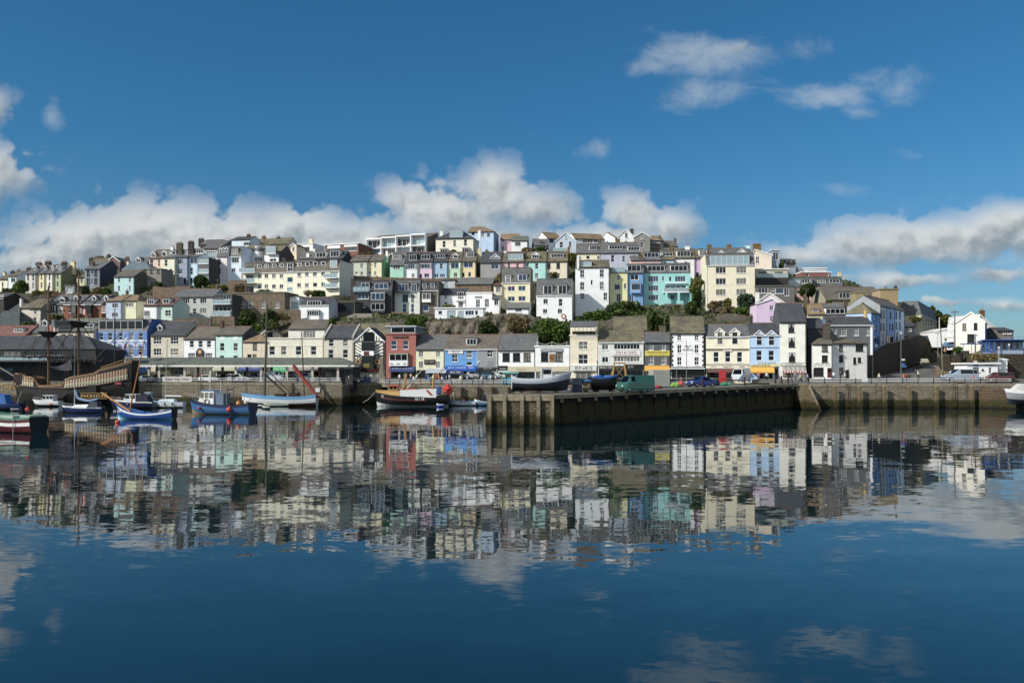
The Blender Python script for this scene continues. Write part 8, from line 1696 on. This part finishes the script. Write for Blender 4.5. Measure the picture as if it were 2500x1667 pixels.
    bush('scrub strip east of the biscuit cream house', 1400, 1510, 420, 600, 292, 'olive', 800)
    bush('palm-like shrub before the aquamarine and cream houses', 1120, 1240, 690, 790, 276, 'olive', 400, .4)
    bush('reddish creeper beside the narrow lemon wing', 380, 500, 700, 870, 268, 'dry', 600)
    tile(1520, 540)
    bush('dark thicket on the bank behind the mossy squat roof', 330, 500, 1200, 1480, 230, 'dark', 2200, .42, lumps=11)
    bush('green thicket between the fence and the mossy squat roof', 470, 740, 1285, 1500, 231, 'green', 2600, .42, lumps=12)
    bush('dark shrub beside the tan garden fence', 850, 1010, 1080, 1300, 240, 'dark', 1700)
    bush('steep planting between turquoise and cream guest houses', 925, 1110, 770, 950, 256, 'olive', 1500)
    bush('shadowed planting under the turquoise gap', 940, 1080, 900, 1130, 254, 'dark', 1200)
    bush('tall grey-green olive tree before the cream guest house', 1560, 1815, 975, 1290, 240, 'pine', 3800, .38, 'tree', 'tree', .25, lumps=15)
    bush('bright green shrub at the olive tree\'s foot', 1545, 1720, 1160, 1290, 237, 'green', 1200, .4)
    bush('spiky palm pair by the guest house door', 1370, 1480, 1050, 1150, 244, 'olive', 450, .5)
    bush('trailing shrubs along the guest house terrace', 1180, 1330, 1090, 1180, 243, 'dry', 500)
    bush('low heather-brown growth on the retaining wall', 1340, 1560, 1160, 1260, 240, 'dry', 900)
    tile(1860, 580)
    bush('round dark garden tree beside the pink house', 520, 750, 630, 830, 250, 'dark', 3000, .4, 'tree', 'tree', .25)
    bush('small dark tree on the eastern skyline', 245, 300, 330, 420, 276, 'dark', 500)
    bush('potted conifer on the brown-roofed house terrace', 880, 960, 850, 910, 240, 'green', 350, .35)
    bush('flowering hedge on the hill road wall', 2020, 2170, 1075, 1140, 240, 'olive', 600)
    tile(2080, 720)
    for i, (x0, x1, y0, y1, d, p, lab) in enumerate(((1000, 1170, 140, 480, 285, 'olive', 'steep wooded slope tree nearest the mansard block'), (1100, 1260, 210, 480, 280, 'dark', 'dark tree on the headland slope above the bungalow'), (1190, 1350, 270, 480, 276, 'olive', 'olive-toned tree on the headland slope behind the poles'), (1270, 1400, 290, 470, 270, 'dark', 'last headland tree beside the white gabled house'))):
        bush(lab, x0, x1, y0, y1, d, p, 1800, .6, 'tree', 'tree', .25, 'trees on the headland slope', lumps=12)
    bush('grass-green ivy at the telegraph pole\'s foot', 1390, 1515, 710, 775, 194, 'green', 500, .3)
    bush('dead brown scrub on the bank below the verandah', 1600, 2000, 790, 880, 187.5, 'dry', 900, .35)
def arcade():
    tile(0, 0)
    d0 = 198.0; A, B_ = gp(300, d0), gp(862, d0); W = B_.x - A.x; zf = EYE + (CY - 891)/F*d0; zr = EYE + (CY - 874)/F*(d0 + 5)
    e = empty('market_arcade', (A.x, d0, QZ + .15), 'long open arcade with low mossy roof and white fascia along the quay', 'arcade'); zf -= QZ + .15; zr -= QZ + .15
    b = MB(); b.slab([(-.3, -.4, zf), (W + .3, -.4, zf), (W - 4, 5, zr), (-.3, 5, zr)], (0, 0, .15)); b.slab([(W + .3, 10.4, zf), (-.3, 10.4, zf), (-.3, 5, zr), (W - 4, 5, zr)], (0, 0, .15)); b.slab([(W + .3, -.4, zf), (W + .3, 10.4, zf), (W - 4, 5, zr)], (0, 0, .15)); b.build('roof', R('green'), e)
    b = MB(); b.box(-.3, W + .35, -.56, -.44, zf - .42, zf - .02); b.box(W + .2, W + .32, -.43, 10.4, zf - .42, zf - .02); b.build('fascia', paint('d6d3c2'), e)
    n = 9
    for i in range(n):
        x = W * (i + .4)/n
        for y in (.1, 8.5): b = MB(); b.box(x - .26, x + .26, y, y + .5, 0, zf - .0 if y < 1 else zf + .3); b.box(x - .36, x + .36, y - .1, y + .6, 0, .5); b.build('column', paint('a9a594'), e)
    tile(0, 800)
    h = H('long dark market hall with slate hipped roof behind the galleon', -250, 1312, 735, 292, 118, '24282e', 'dark', 206, -3, 15, 'hr', noterr=True, wins=w([40, 330, 620], [320], 240, 60, 61, 'g'), gut=None)
    balcony(h, -200, 720, 402, 450, 1.6, '5a7a80'); balcony(h, 700, 1250, 402, 450, 1.6, '39464a', False)
    b = MB(); b.box(0, h.W, -4, -1.62, h.Z(470), h.Z(452)); b.build('deck_slab', flat('2c3236'), h.e)
    for x in (20, 130): sign(h, x - 30, x + 60, 548, 600, '1f5a6a', (), off=.2)
    tile(760, 780)
    h = H('small dark coffee shop with hipped roof at the arcade\'s end', 150, 565, 820, 640, 540, '2b2f33', 'green', 199, -4, 7, 'h', noterr=True, wins=w([185], [700], 90, 90, 22, 'd') + w([480], [715], 50, 80, 12, 'd'), gut=None)
    text(h.e, 'the coffee company', (h.W/2, -.15, h.Z(652)), h.W*.86, .55, WHITE)
    b = MB(); b.box(0, h.W, -.5, -.004, h.Z(672), h.Z(666)); b.build('canopy_edge', WHITE, h.e)
def fixtures():
    tile(0, 0)
    # railings
    railing('quay railing in front of the arcade', [gp(335, 195.6, QZ + .07), gp(600, 193, QZ + .07), gp(833, 190.6, QZ + .07)], 20)
    railing('quay railing behind the trawler and kiosks', [gp(925, 195.5, QZM + .07), gp(1100, 195.5, QZM + .07), gp(1255, 195.5, QZM + .07)], 14, z=QZM)
    railing('quay railing along the foot of the hill road', [gp(1975, 178.2, QZ + .07), gp(2200, 177.8, QZ + .07), gp(2470, 177.4, QZ + .07)], 14)
    # obelisk
    p = gp(932, 199); e = empty('obelisk', (p.x, 199, SZ(932, 199) - .2), 'grey stone obelisk between the inn and the red house', 'monument'); m = stone('8f897c', '7c766a', 1.5, .8, '6a655a', .3)
    b = MB(); b.box(-.9, .9, -.9, .9, 0, 1.6); b.box(-.7, .7, -.7, .7, 1.601, 2.6); b.build('plinth', m, e)
    b = MB(); b.hexa([(-.5, -.5, 2.6), (.5, -.5, 2.6), (.5, .5, 2.6), (-.5, .5, 2.6)], [(-.3, -.3, 5.9), (.3, -.3, 5.9), (.3, .3, 5.9), (-.3, .3, 5.9)]); b.hexa([(-.3, -.3, 5.9), (.3, -.3, 5.9), (.3, .3, 5.9), (-.3, .3, 5.9)], [(-.03, -.03, 6.4), (.03, -.03, 6.4), (.03, .03, 6.4), (-.03, .03, 6.4)]); b.build('shaft', m, e)
    # kiosks
    def kiosk(label, x0, x1, yt, yb, d, z, wall, roof, kind='gable', words=None, sc='25355c', panel='1a1d20'):
        z = SZ(x0, d); a, c = gp(x0, d), gp(x1, d); W = c.x - a.x; zt = EYE + (CY - yt)/F*d - z; e = empty('kiosk', (a.x, d, z), label, 'kiosk', 'harbourside kiosks'); hw = zt*.68
        b = MB(); b.box(0, W, 0, 2.2, 0, hw); b.build('wall', paint(wall), e)
        b = MB(); b.face([(W*.12, -.02, hw*.42), (W*.88, -.02, hw*.42), (W*.88, -.02, hw*.9), (W*.12, -.02, hw*.9)]); b.build('hatch', flat(panel, .4), e); b = MB(); b.box(W*.06, W*.94, -.35, -.004, hw*.36, hw*.4); b.build('counter', WHITE, e)
        b = MB()
        if kind == 'pyramid': 
            for q in range(4):
                cs = [(-.5, -.5), (W + .5, -.5), (W + .5, 2.7), (-.5, 2.7)]; p_, r_ = cs[q], cs[(q+1) % 4]; b.face([(*p_, hw), (*r_, hw), (W/2, 1.1, zt)])
        elif kind == 'dome':
            n = 8
            for q in range(n):
                f = lambda s: (W/2 - math.cos(math.pi*s/n)*W*.56, hw + math.sin(math.pi*s/n)*(zt - hw)); (u0, v0), (u1, v1) = f(q), f(q+1); b.face([(u0, -.3, v0), (u1, -.3, v1), (u1, 2.3, v1), (u0, 2.3, v0)])
            b.face([(W/2 - math.cos(math.pi*s/n)*W*.56, -.3, hw + math.sin(math.pi*s/n)*(zt - hw)) for s in range(n, -1, -1)])
        else: b.slab([(-.3, -.9, hw - .1), (W + .3, -.9, hw - .1), (W + .3, 2.4, zt - .1), (-.3, 2.4, zt - .1)], (0, 0, .12))
        b.build('roof', flat(roof, .7), e)
        if words: b = MB(); b.box(-.2, W + .2, -.22, -.01, hw, hw + .75); o = b.build('sign', flat(sc), e); text(o, words, (W/2, -.24, hw + .37), W*.75, .42, WHITE)
        return e
    kiosk('cream boat trips kiosk with dark blue name board', 1095, 1129, 903, 937, 198, QZM, 'cfd0b4', '2a3c66', 'slope', 'BOAT TRIPS')
    kiosk('bright blue kiosk with black pyramid roof and posters', 1174, 1199, 900, 938, 197.5, QZM, '4aa3cf', '26292b', 'pyramid', panel='7fc4dc')
    kiosk('teal trimmed cream kiosk behind the grey boat', 1229, 1263, 905, 938, 198, QZM, 'c9d2c0', '4f9a98', 'slope', panel='8fa8b4')
    kiosk('red shuttered kiosk with grey domed roof', 1276, 1309, 898, 938, 199, QZM, 'cdbf9f', '6f7478', 'dome', panel='a81d18')
    kiosk('blue seafood stall with pale awning below the yellow house', 1042, 1086, 900, 934, 199, QZM, '2f6aa8', 'a9b2bc', 'slope', panel='15181c')
    for lab, px in (('small cyan planter box by the railing', 1230), ('second cyan planter box beside the first', 1243)):
        p = gp(px, 196.2); b = MB(); b.hexa([(-.4, -.4, 0), (.4, -.4, 0), (.4, .4, 0), (-.4, .4, 0)], [(-.5, -.5, 1.5), (.5, -.5, 1.5), (.5, .5, 1.5), (-.5, .5, 1.5)]); b.ball((0, 0, 1.5), .45, 8, 1, (1, 1, .6)); o = b.build('planter', [flat('3f9fc0'), leafmat(*LEAF['green'])]); o.location = (p.x, p.y, SZ(px, 196.2)); tag(o, lab, 'planter', 'cyan planters')
    # parasols outside the cafes
    pr = ['white parasol beside the tall cream house', 'white parasol under the cafe name board', 'white parasol left of the yellow gantry', 'white parasol seen through the yellow gantry', 'white parasol behind the green van\'s bonnet', 'white parasol between green van and grey container']
    proto = None
    for lab, px in zip(pr, (1470, 1486, 1505, 1522, 1540, 1568)):
        p = gp(px, 199)
        if proto is None:
            e = empty('parasol', (0, 0, 0), lab, 'parasol', 'white cafe parasols'); b = MB(); b.tube((0, 0, 0), (0, 0, 2.7), .05, n=6); b.build('pole', WOOD, e)
            b = MB(); n = 4
            for k in range(n): t0, t1 = math.pi/4 + 2*math.pi*k/n, math.pi/4 + 2*math.pi*(k+1)/n; b.face([(1.5*math.cos(t0), 1.5*math.sin(t0), 2.0), (1.5*math.cos(t1), 1.5*math.sin(t1), 2.0), (0, 0, 3.1)]); b.face([(1.5*math.cos(t0), 1.5*math.sin(t0), 1.75), (1.5*math.cos(t1), 1.5*math.sin(t1), 1.75), (1.5*math.cos(t1), 1.5*math.sin(t1), 2.0), (1.5*math.cos(t0), 1.5*math.sin(t0), 2.0)])
            b.build('canopy', paint('d5d6d6'), e); proto = e
        else: e = copy_tree(proto)
        e['label'] = lab; e.location = (p.x, 199 + random.uniform(-1, 1), SZ(px, 199)); e.rotation_euler.z = random.uniform(-.4, .4)
    # yellow gantry
    p = gp(1512, 146); e = empty('gantry', (p.x, 146, PZ(146)), 'yellow steel A-frame gantry behind the black boat', 'gantry'); e.scale = (.72, .72, .64); b = MB(); y = flat('a07c34', .6)
    for s in (-1, 1):
        b.tube((s*2.0, -1.4, 0), (s*1.2, 0, 7.0), .17); b.tube((s*2.0, 1.4, 0), (s*1.2, 0, 7.0), .17); b.tube((s*2.4 - .9, 0, 0), (s*1.2, 0, 6.2), .08)
    b.tube((-1.4, 0, 7.0), (1.4, 0, 7.0), .2); b.tube((-1.7, -.4, 2), (1.25, 0, 6.2), .07); b.tube((1.7, -.4, 2), (-1.25, 0, 6.2), .07); b.build('frame', y, e)
    b = MB(); b.tube((0, 0, 6.9), (0, 0, 5.4), .04, n=4); b.box(-.2, .2, -.15, .15, 5.0, 5.4); b.build('hoist', DARKM, e)
    # container
    a, c = gp(1594, 158), gp(1636, 158); e = empty('container', (a.x, 158, PZ(158) - .1), 'big plain grey container behind the green van', 'container'); b = MB(); W = c.x - a.x; b.box(0, W, 0, 5, .15, 3.25); b.build('body', paint('8d8f86'), e); b = MB()
    for k in range(9): b.box(W*(k + .5)/9 - .06, W*(k + .5)/9 + .06, -.06, -.003, .2, 3.15)
    b.build('rib', paint('83857c'), e)
    # dark blue tank, gear heaps, red booth
    a, c = gp(1398, 131), gp(1421, 131); z = PZ(131); b = MB(); b.box(a.x, c.x, 131, 133, z + .03, z + 2.1); b.box(a.x - .05, c.x + .05, 130.95, 133.05, z + 2.101, z + 2.2); tag(b.build('bait_tank', flat('223247', .5)), 'dark blue steel tank beside the grey boat on the pier', 'tank')
    a, c = gp(1421, 131), gp(1440, 131); e = empty('trap_pile', (a.x, 131, PZ(131)), 'brown heap of fishing traps between tank and black boat', 'fishing gear'); b = MB()
    for k in range(12): q = random.uniform(0, 1.2); z = random.uniform(0, 1.3); b.box(q, q + .5, random.uniform(0, .8), random.uniform(1, 1.4), z, z + .4, k % 2)
    b.build('trap', [flat('5a4a3a', .9), flat('74604a', .9)], e); b = MB(); b.ball((.7, .7, 1.75), .5, 8, sc=(1.8, 1.2, .5)); b.build('tarpaulin', flat('2a70b8', .8), e)
    def heap(label, px, py, r, h, cols, name='net_heap', cat='fishing gear', z=QZ, shp=8):
        p = pg(px, py - 1) if px < 1800 else gp(px, 179, QZ); b = MB()
        for k in range(shp): t = random.uniform(0, 6.28); q = random.uniform(0, r*.7); s = random.uniform(.3, .6)*r; b.ball((q*math.cos(t), q*math.sin(t)*.6, s*.5*h), s, 7, k % len(cols), (1, .8, h*random.uniform(.6, 1)))
        o = b.build(name, [flat(c_, .9) for c_ in cols]); o.location = p; return tag(o, label, cat, 'gear stacked on the pier')
    heap('acid green net bag on the pier behind the container', 1646, 945, 1.0, 1.3, ['5f9a20', '79b52c']); heap('red fish crates and buoys before the white pub', 1662, 940, 1.1, 1.2, ['a83a40', 'd8d4d0', 'b84a4a']); heap('brown nets lying by the green van', 1606, 948, 1.5, .5, ['4a3b2c', '5f4c38', 'a83230'])
    heap('dark crates and blue bins left of the white van', 1745, 941, 1.4, 1.1, ['22375f', '2b2d30', '1b2c52']); heap('emerald tarpaulin over gear beside the white van', 1768, 930, 1.6, .45, ['1f8f66', '2aa176']); heap('khaki camouflage net on stacked gear', 1748, 928, 1.2, .8, ['5a5440', '6d6650']); heap('dark teal barrel group behind the blue car', 1732, 938, .9, 1.2, ['2f5f56', '27413c'])
    heap('mixed pots and buoys under the grey boat\'s hull', 1340, 956, 1.3, .35, ['c8c4bc', 'b03a38', '3a3c40', 'd8d4c8'], shp=12); heap('orange and blue bags by the dark blue tank', 1390, 955, .6, 1.1, ['c98a1e', '2a68b8']); heap('rust-brown chain heap by the eastern railing', 2342, 932, 1.2, .5, ['6a4a34', '54392a'], z=QZ)
    p = gp(1764, 179); e = empty('telephone_booth', (p.x, 179, SZ(1764, 179)), 'bright red booth standing before the twin-dormered restaurant', 'booth'); b = MB(); b.box(-.62, .62, -.6, .6, .9, 2.55); b.box(-.5, .5, -.5, .5, 2.551, 2.8); b.box(-.6, .6, -.55, .55, 0, .89); b.build('body', flat('b81818', .4), e); b = MB(); b.face([(-.45, -.62, 1.1), (.45, -.62, 1.1), (.45, -.62, 2.3), (-.45, -.62, 2.3)]); b.build('front_panel', flat('c42020', .35), e)
    # poles, lamps, signposts
    def pole(label, px, yt, yb, d, r=.12, col='5b5e58', name='lamp_post', cat='lamp post', lamp=True, group='poles and lamp posts'):
        a, c = at(px, yb, d), at(px, yt, d); e = empty(name, tuple(a), label, cat, group); b = MB(); b.tube((0, 0, -1), (0, 0, c.z - a.z), r, r*.7, 7); b.build('pole', flat(col, .7), e)
        if lamp: b = MB(); b.tube((0, 0, c.z - a.z), (0, 0, c.z - a.z + .2), .1, .3, 8); b.ball((0, 0, c.z - a.z + .38), .26, 8); b.build('lantern', flat('c9ced0', .3), e)
        return e, c.z - a.z
    tile(2080, 720)
    e, hh = pole('tall wooden telegraph pole beside the white gabled house', X(1405), Y(205), Y(760), 195.5, .2, '77726a', 'telegraph_pole', 'telegraph pole', False); b = MB(); b.box(-.9, .9, -.06, .06, hh - .6, hh - .45); b.build('cross_arm', DKWOOD, e)
    e, hh = pole('leaning mossy telegraph pole at the hill road bend', X(1240), Y(450), Y(1010), 194, .18, '6d6f4e', 'telegraph_pole', 'telegraph pole', False); e.rotation_euler.y = -.05
    pole('short white pole in front of the wooded headland', X(1195), Y(305), Y(470), 240, .16, 'c9cac6', 'telegraph_pole', 'pole', False); pole('thin dark pole on the low curving wall', X(1385), Y(740), Y(1030), 190, .1, '2a2a28', 'lamp_post', 'pole', False)
    e, hh = pole('street lamp with blue direction signs at the hill road foot', X(670), Y(545), Y(1035), 192, .09, '6d7276')
    for k, (yy, col, ww) in enumerate(((885, 'd5dde2', .7), (945, '3a72b8', .7), (975, '3a72b8', 1.1))): b = MB(); z = at(0, Y(yy), 192).z - e.location.z; b.slab([(.1, -.14, z - .2), (ww, -.14, z - .2), (ww + .2, -.14, z), (ww, -.14, z + .2), (.1, -.14, z + .2)], (0, .05, 0)); b.build('direction_sign', flat(col), e)
    pole('harbour lamp beside the wedge-roofed store', X(2010), Y(745), Y(1000), 184, .1, '9ba0a2'); pole('harbour lamp at the far eastern bank', X(2150), Y(705), Y(880), 190, .08, '9ba0a2'); pole('thin signpost before the bank of scrub', X(1762), Y(740), Y(900), 188, .07, '8d9194', lamp=False)
    e, hh = pole('thin grey lamp by the stone cottage lane', X(1175), Y(540), Y(800), 215, .08, '8d9194')
    tile(0, 0)
    for lab, px, yt in (('black lamp post between fish restaurant and slate pub', 1571, 840), ('grey lamp post before the plain grey house', 1169, 888), ('black lamp post at the cream shop corner', 1458, 884)): pole(lab, px, yt, 936, 186, .07, '232526')
    for lab, px, yt, d in (('slim boat mast leaning before the white pub', 1676, 832, 178), ('bare mast beside the white pub doorway', 1652, 895, 176)): e, hh = pole(lab, px, yt, 942, d, .09, '77736a', 'spar', 'mast', False, 'masts ashore')
    # bollards on the pier
    for i, (lab, px, py) in enumerate((('dark timber bollard beside the blue car', 1716, 950), ('dark timber bollard before the white van', 1818, 944), ('dark timber bollard before the yellow shop awning', 1893, 941), ('dark timber bollard near the harbour steps', 1908, 940), ('dark timber bollard at the steps\' head', 1924, 940))):
        p = pg(px, py - 3) if px < 1850 else gp(px, 178.6, QZ); b = MB(); b.tube((0, 0, 0), (0, 0, 1.5), .2, .17, 7); b.tube((0, 0, 1.5), (0, 0, 1.7), .2, .08, 7); o = b.build('bollard', DKWOOD); o.location = p; tag(o, lab, 'bollard', 'bollards on the pier')
    p = gp(1848, 173, PZ(173)); b = MB(); b.box(-2.5, 2.5, -.2, .2, 0, .35); o = b.build('timber_baulk', DKWOOD); o.location = p; tag(o, 'dark timber baulk lying on the pier before the sky blue house', 'timber')
    for lab, px, d, z in (('rusty iron ladder on the quay wall below the arcade', 487, 193.2, QZ), ('iron ladder on the quay wall by the first eastern fender', 2068, 177.1, QZ), ('iron ladder near the eastern slipway', 2330, 176.9, QZ)):
        p = gp(px, d - .15); b = MB()
        for s in (-.25, .25): b.tube((s, 0, .3), (s, 0, z + .6), .04, n=4)
        for k in range(14): b.tube((-.25, 0, .6 + k*.33), (.25, 0, .6 + k*.33), .025, n=4)
        o = b.build('ladder', flat('4a3526', .9)); o.location = p; tag(o, lab, 'ladder', 'ladders on the quay')
    # notice boards on the railings
    for lab, x0, x1, y0, y1, d, z, col, words in (('long white banner tied to the arcade railing', 397, 468, 919, 932, 194.3, QZ, 'd0cdc8', 'Brixham  Pirates  Festival'), ('small white notice board on the eastern railing', 2104, 2118, 922, 932, 177.4, QZ, 'd5dde0', None), ('white plate on the quay wall under the ketch bow', 595, 606, 944, 953, 192.4, QZ, 'd8d8d4', None), ('white plate on the quay wall by the ketch stern', 770, 781, 947, 957, 190.4, QZ, 'd8d8d4', None)):
        a, c = at(x0, y1, d), at(x1, y0, d); e = empty('banner' if words else 'notice_board', ((a.x + c.x)/2, d, a.z), lab, 'banner' if words else 'notice board'); b = MB(); hw = (c.x - a.x)/2; b.box(-hw, hw, -.06, -.02, 0, c.z - a.z); o = b.build('board', flat(col, .8), e)
        if words: text(o, words, (0, -.08, (c.z - a.z)/2), hw*1.6, .5, flat('8a3a3a'))
    # blue net panel over the slip
    a, c = gp(867, 203), gp(905, 203); b = MB(); n = 14
    b.loft([[(a.x + (c.x - a.x)*k/n, 203.2 + .12*math.sin(k*1.3) - (.15 if j == 0 else 0), QZM + .5 + 1.3*j + .05*math.sin(k)) for k in range(n + 1)] for j in range(2)]); o = b.build('tarpaulin', flat('3f5f8c', .9)); tag(o, 'faded blue tarpaulin hung over the dark slip entrance', 'tarpaulin')
    # slipway on the right
    a = MB(); a.hexa([(*gp(2390, 176.4)[:2], -1), (*gp(2500, 172)[:2], -1), (*gp(2640, 172)[:2], -1), (*gp(2640, 176.4)[:2], -1)], [(*gp(2390, 176.4)[:2], 4.4), (*gp(2500, 172)[:2], .6), (*gp(2640, 172)[:2], .8), (*gp(2640, 176.4)[:2], 2.2)]); tag(a.build('slipway', stone('655642', '54473a', 2, .6, '3a2d20', .8, moss=1.8)), 'rusty brown slipway ramp at the eastern quay end', 'slipway')
arcade(); walls(); fixtures()
hill_and_water(); quay(); pier(); sky(); camera()
boats(); vehicles(); people()
plants()
# ---------------------------------------------------------------- finish
bpy.context.view_layer.update()
for o, w_, h_ in TEXTS:
    d = o.dimensions
    if d.x > 0 and d.y > 0: o.scale = (w_ / d.x, h_ / d.y, 1)
bpy.context.view_layer.update()
dg = bpy.context.evaluated_depsgraph_get()
for o, w_, h_ in TEXTS:     # lettering becomes plain mesh
    me = bpy.data.meshes.new_from_object(o.evaluated_get(dg)); n = bpy.data.objects.new('lettering', me); COL.objects.link(n)
    n.parent = o.parent; n.location = o.location; n.rotation_euler = o.rotation_euler; n.scale = o.scale
for o, w_, h_ in TEXTS: bpy.data.objects.remove(o)
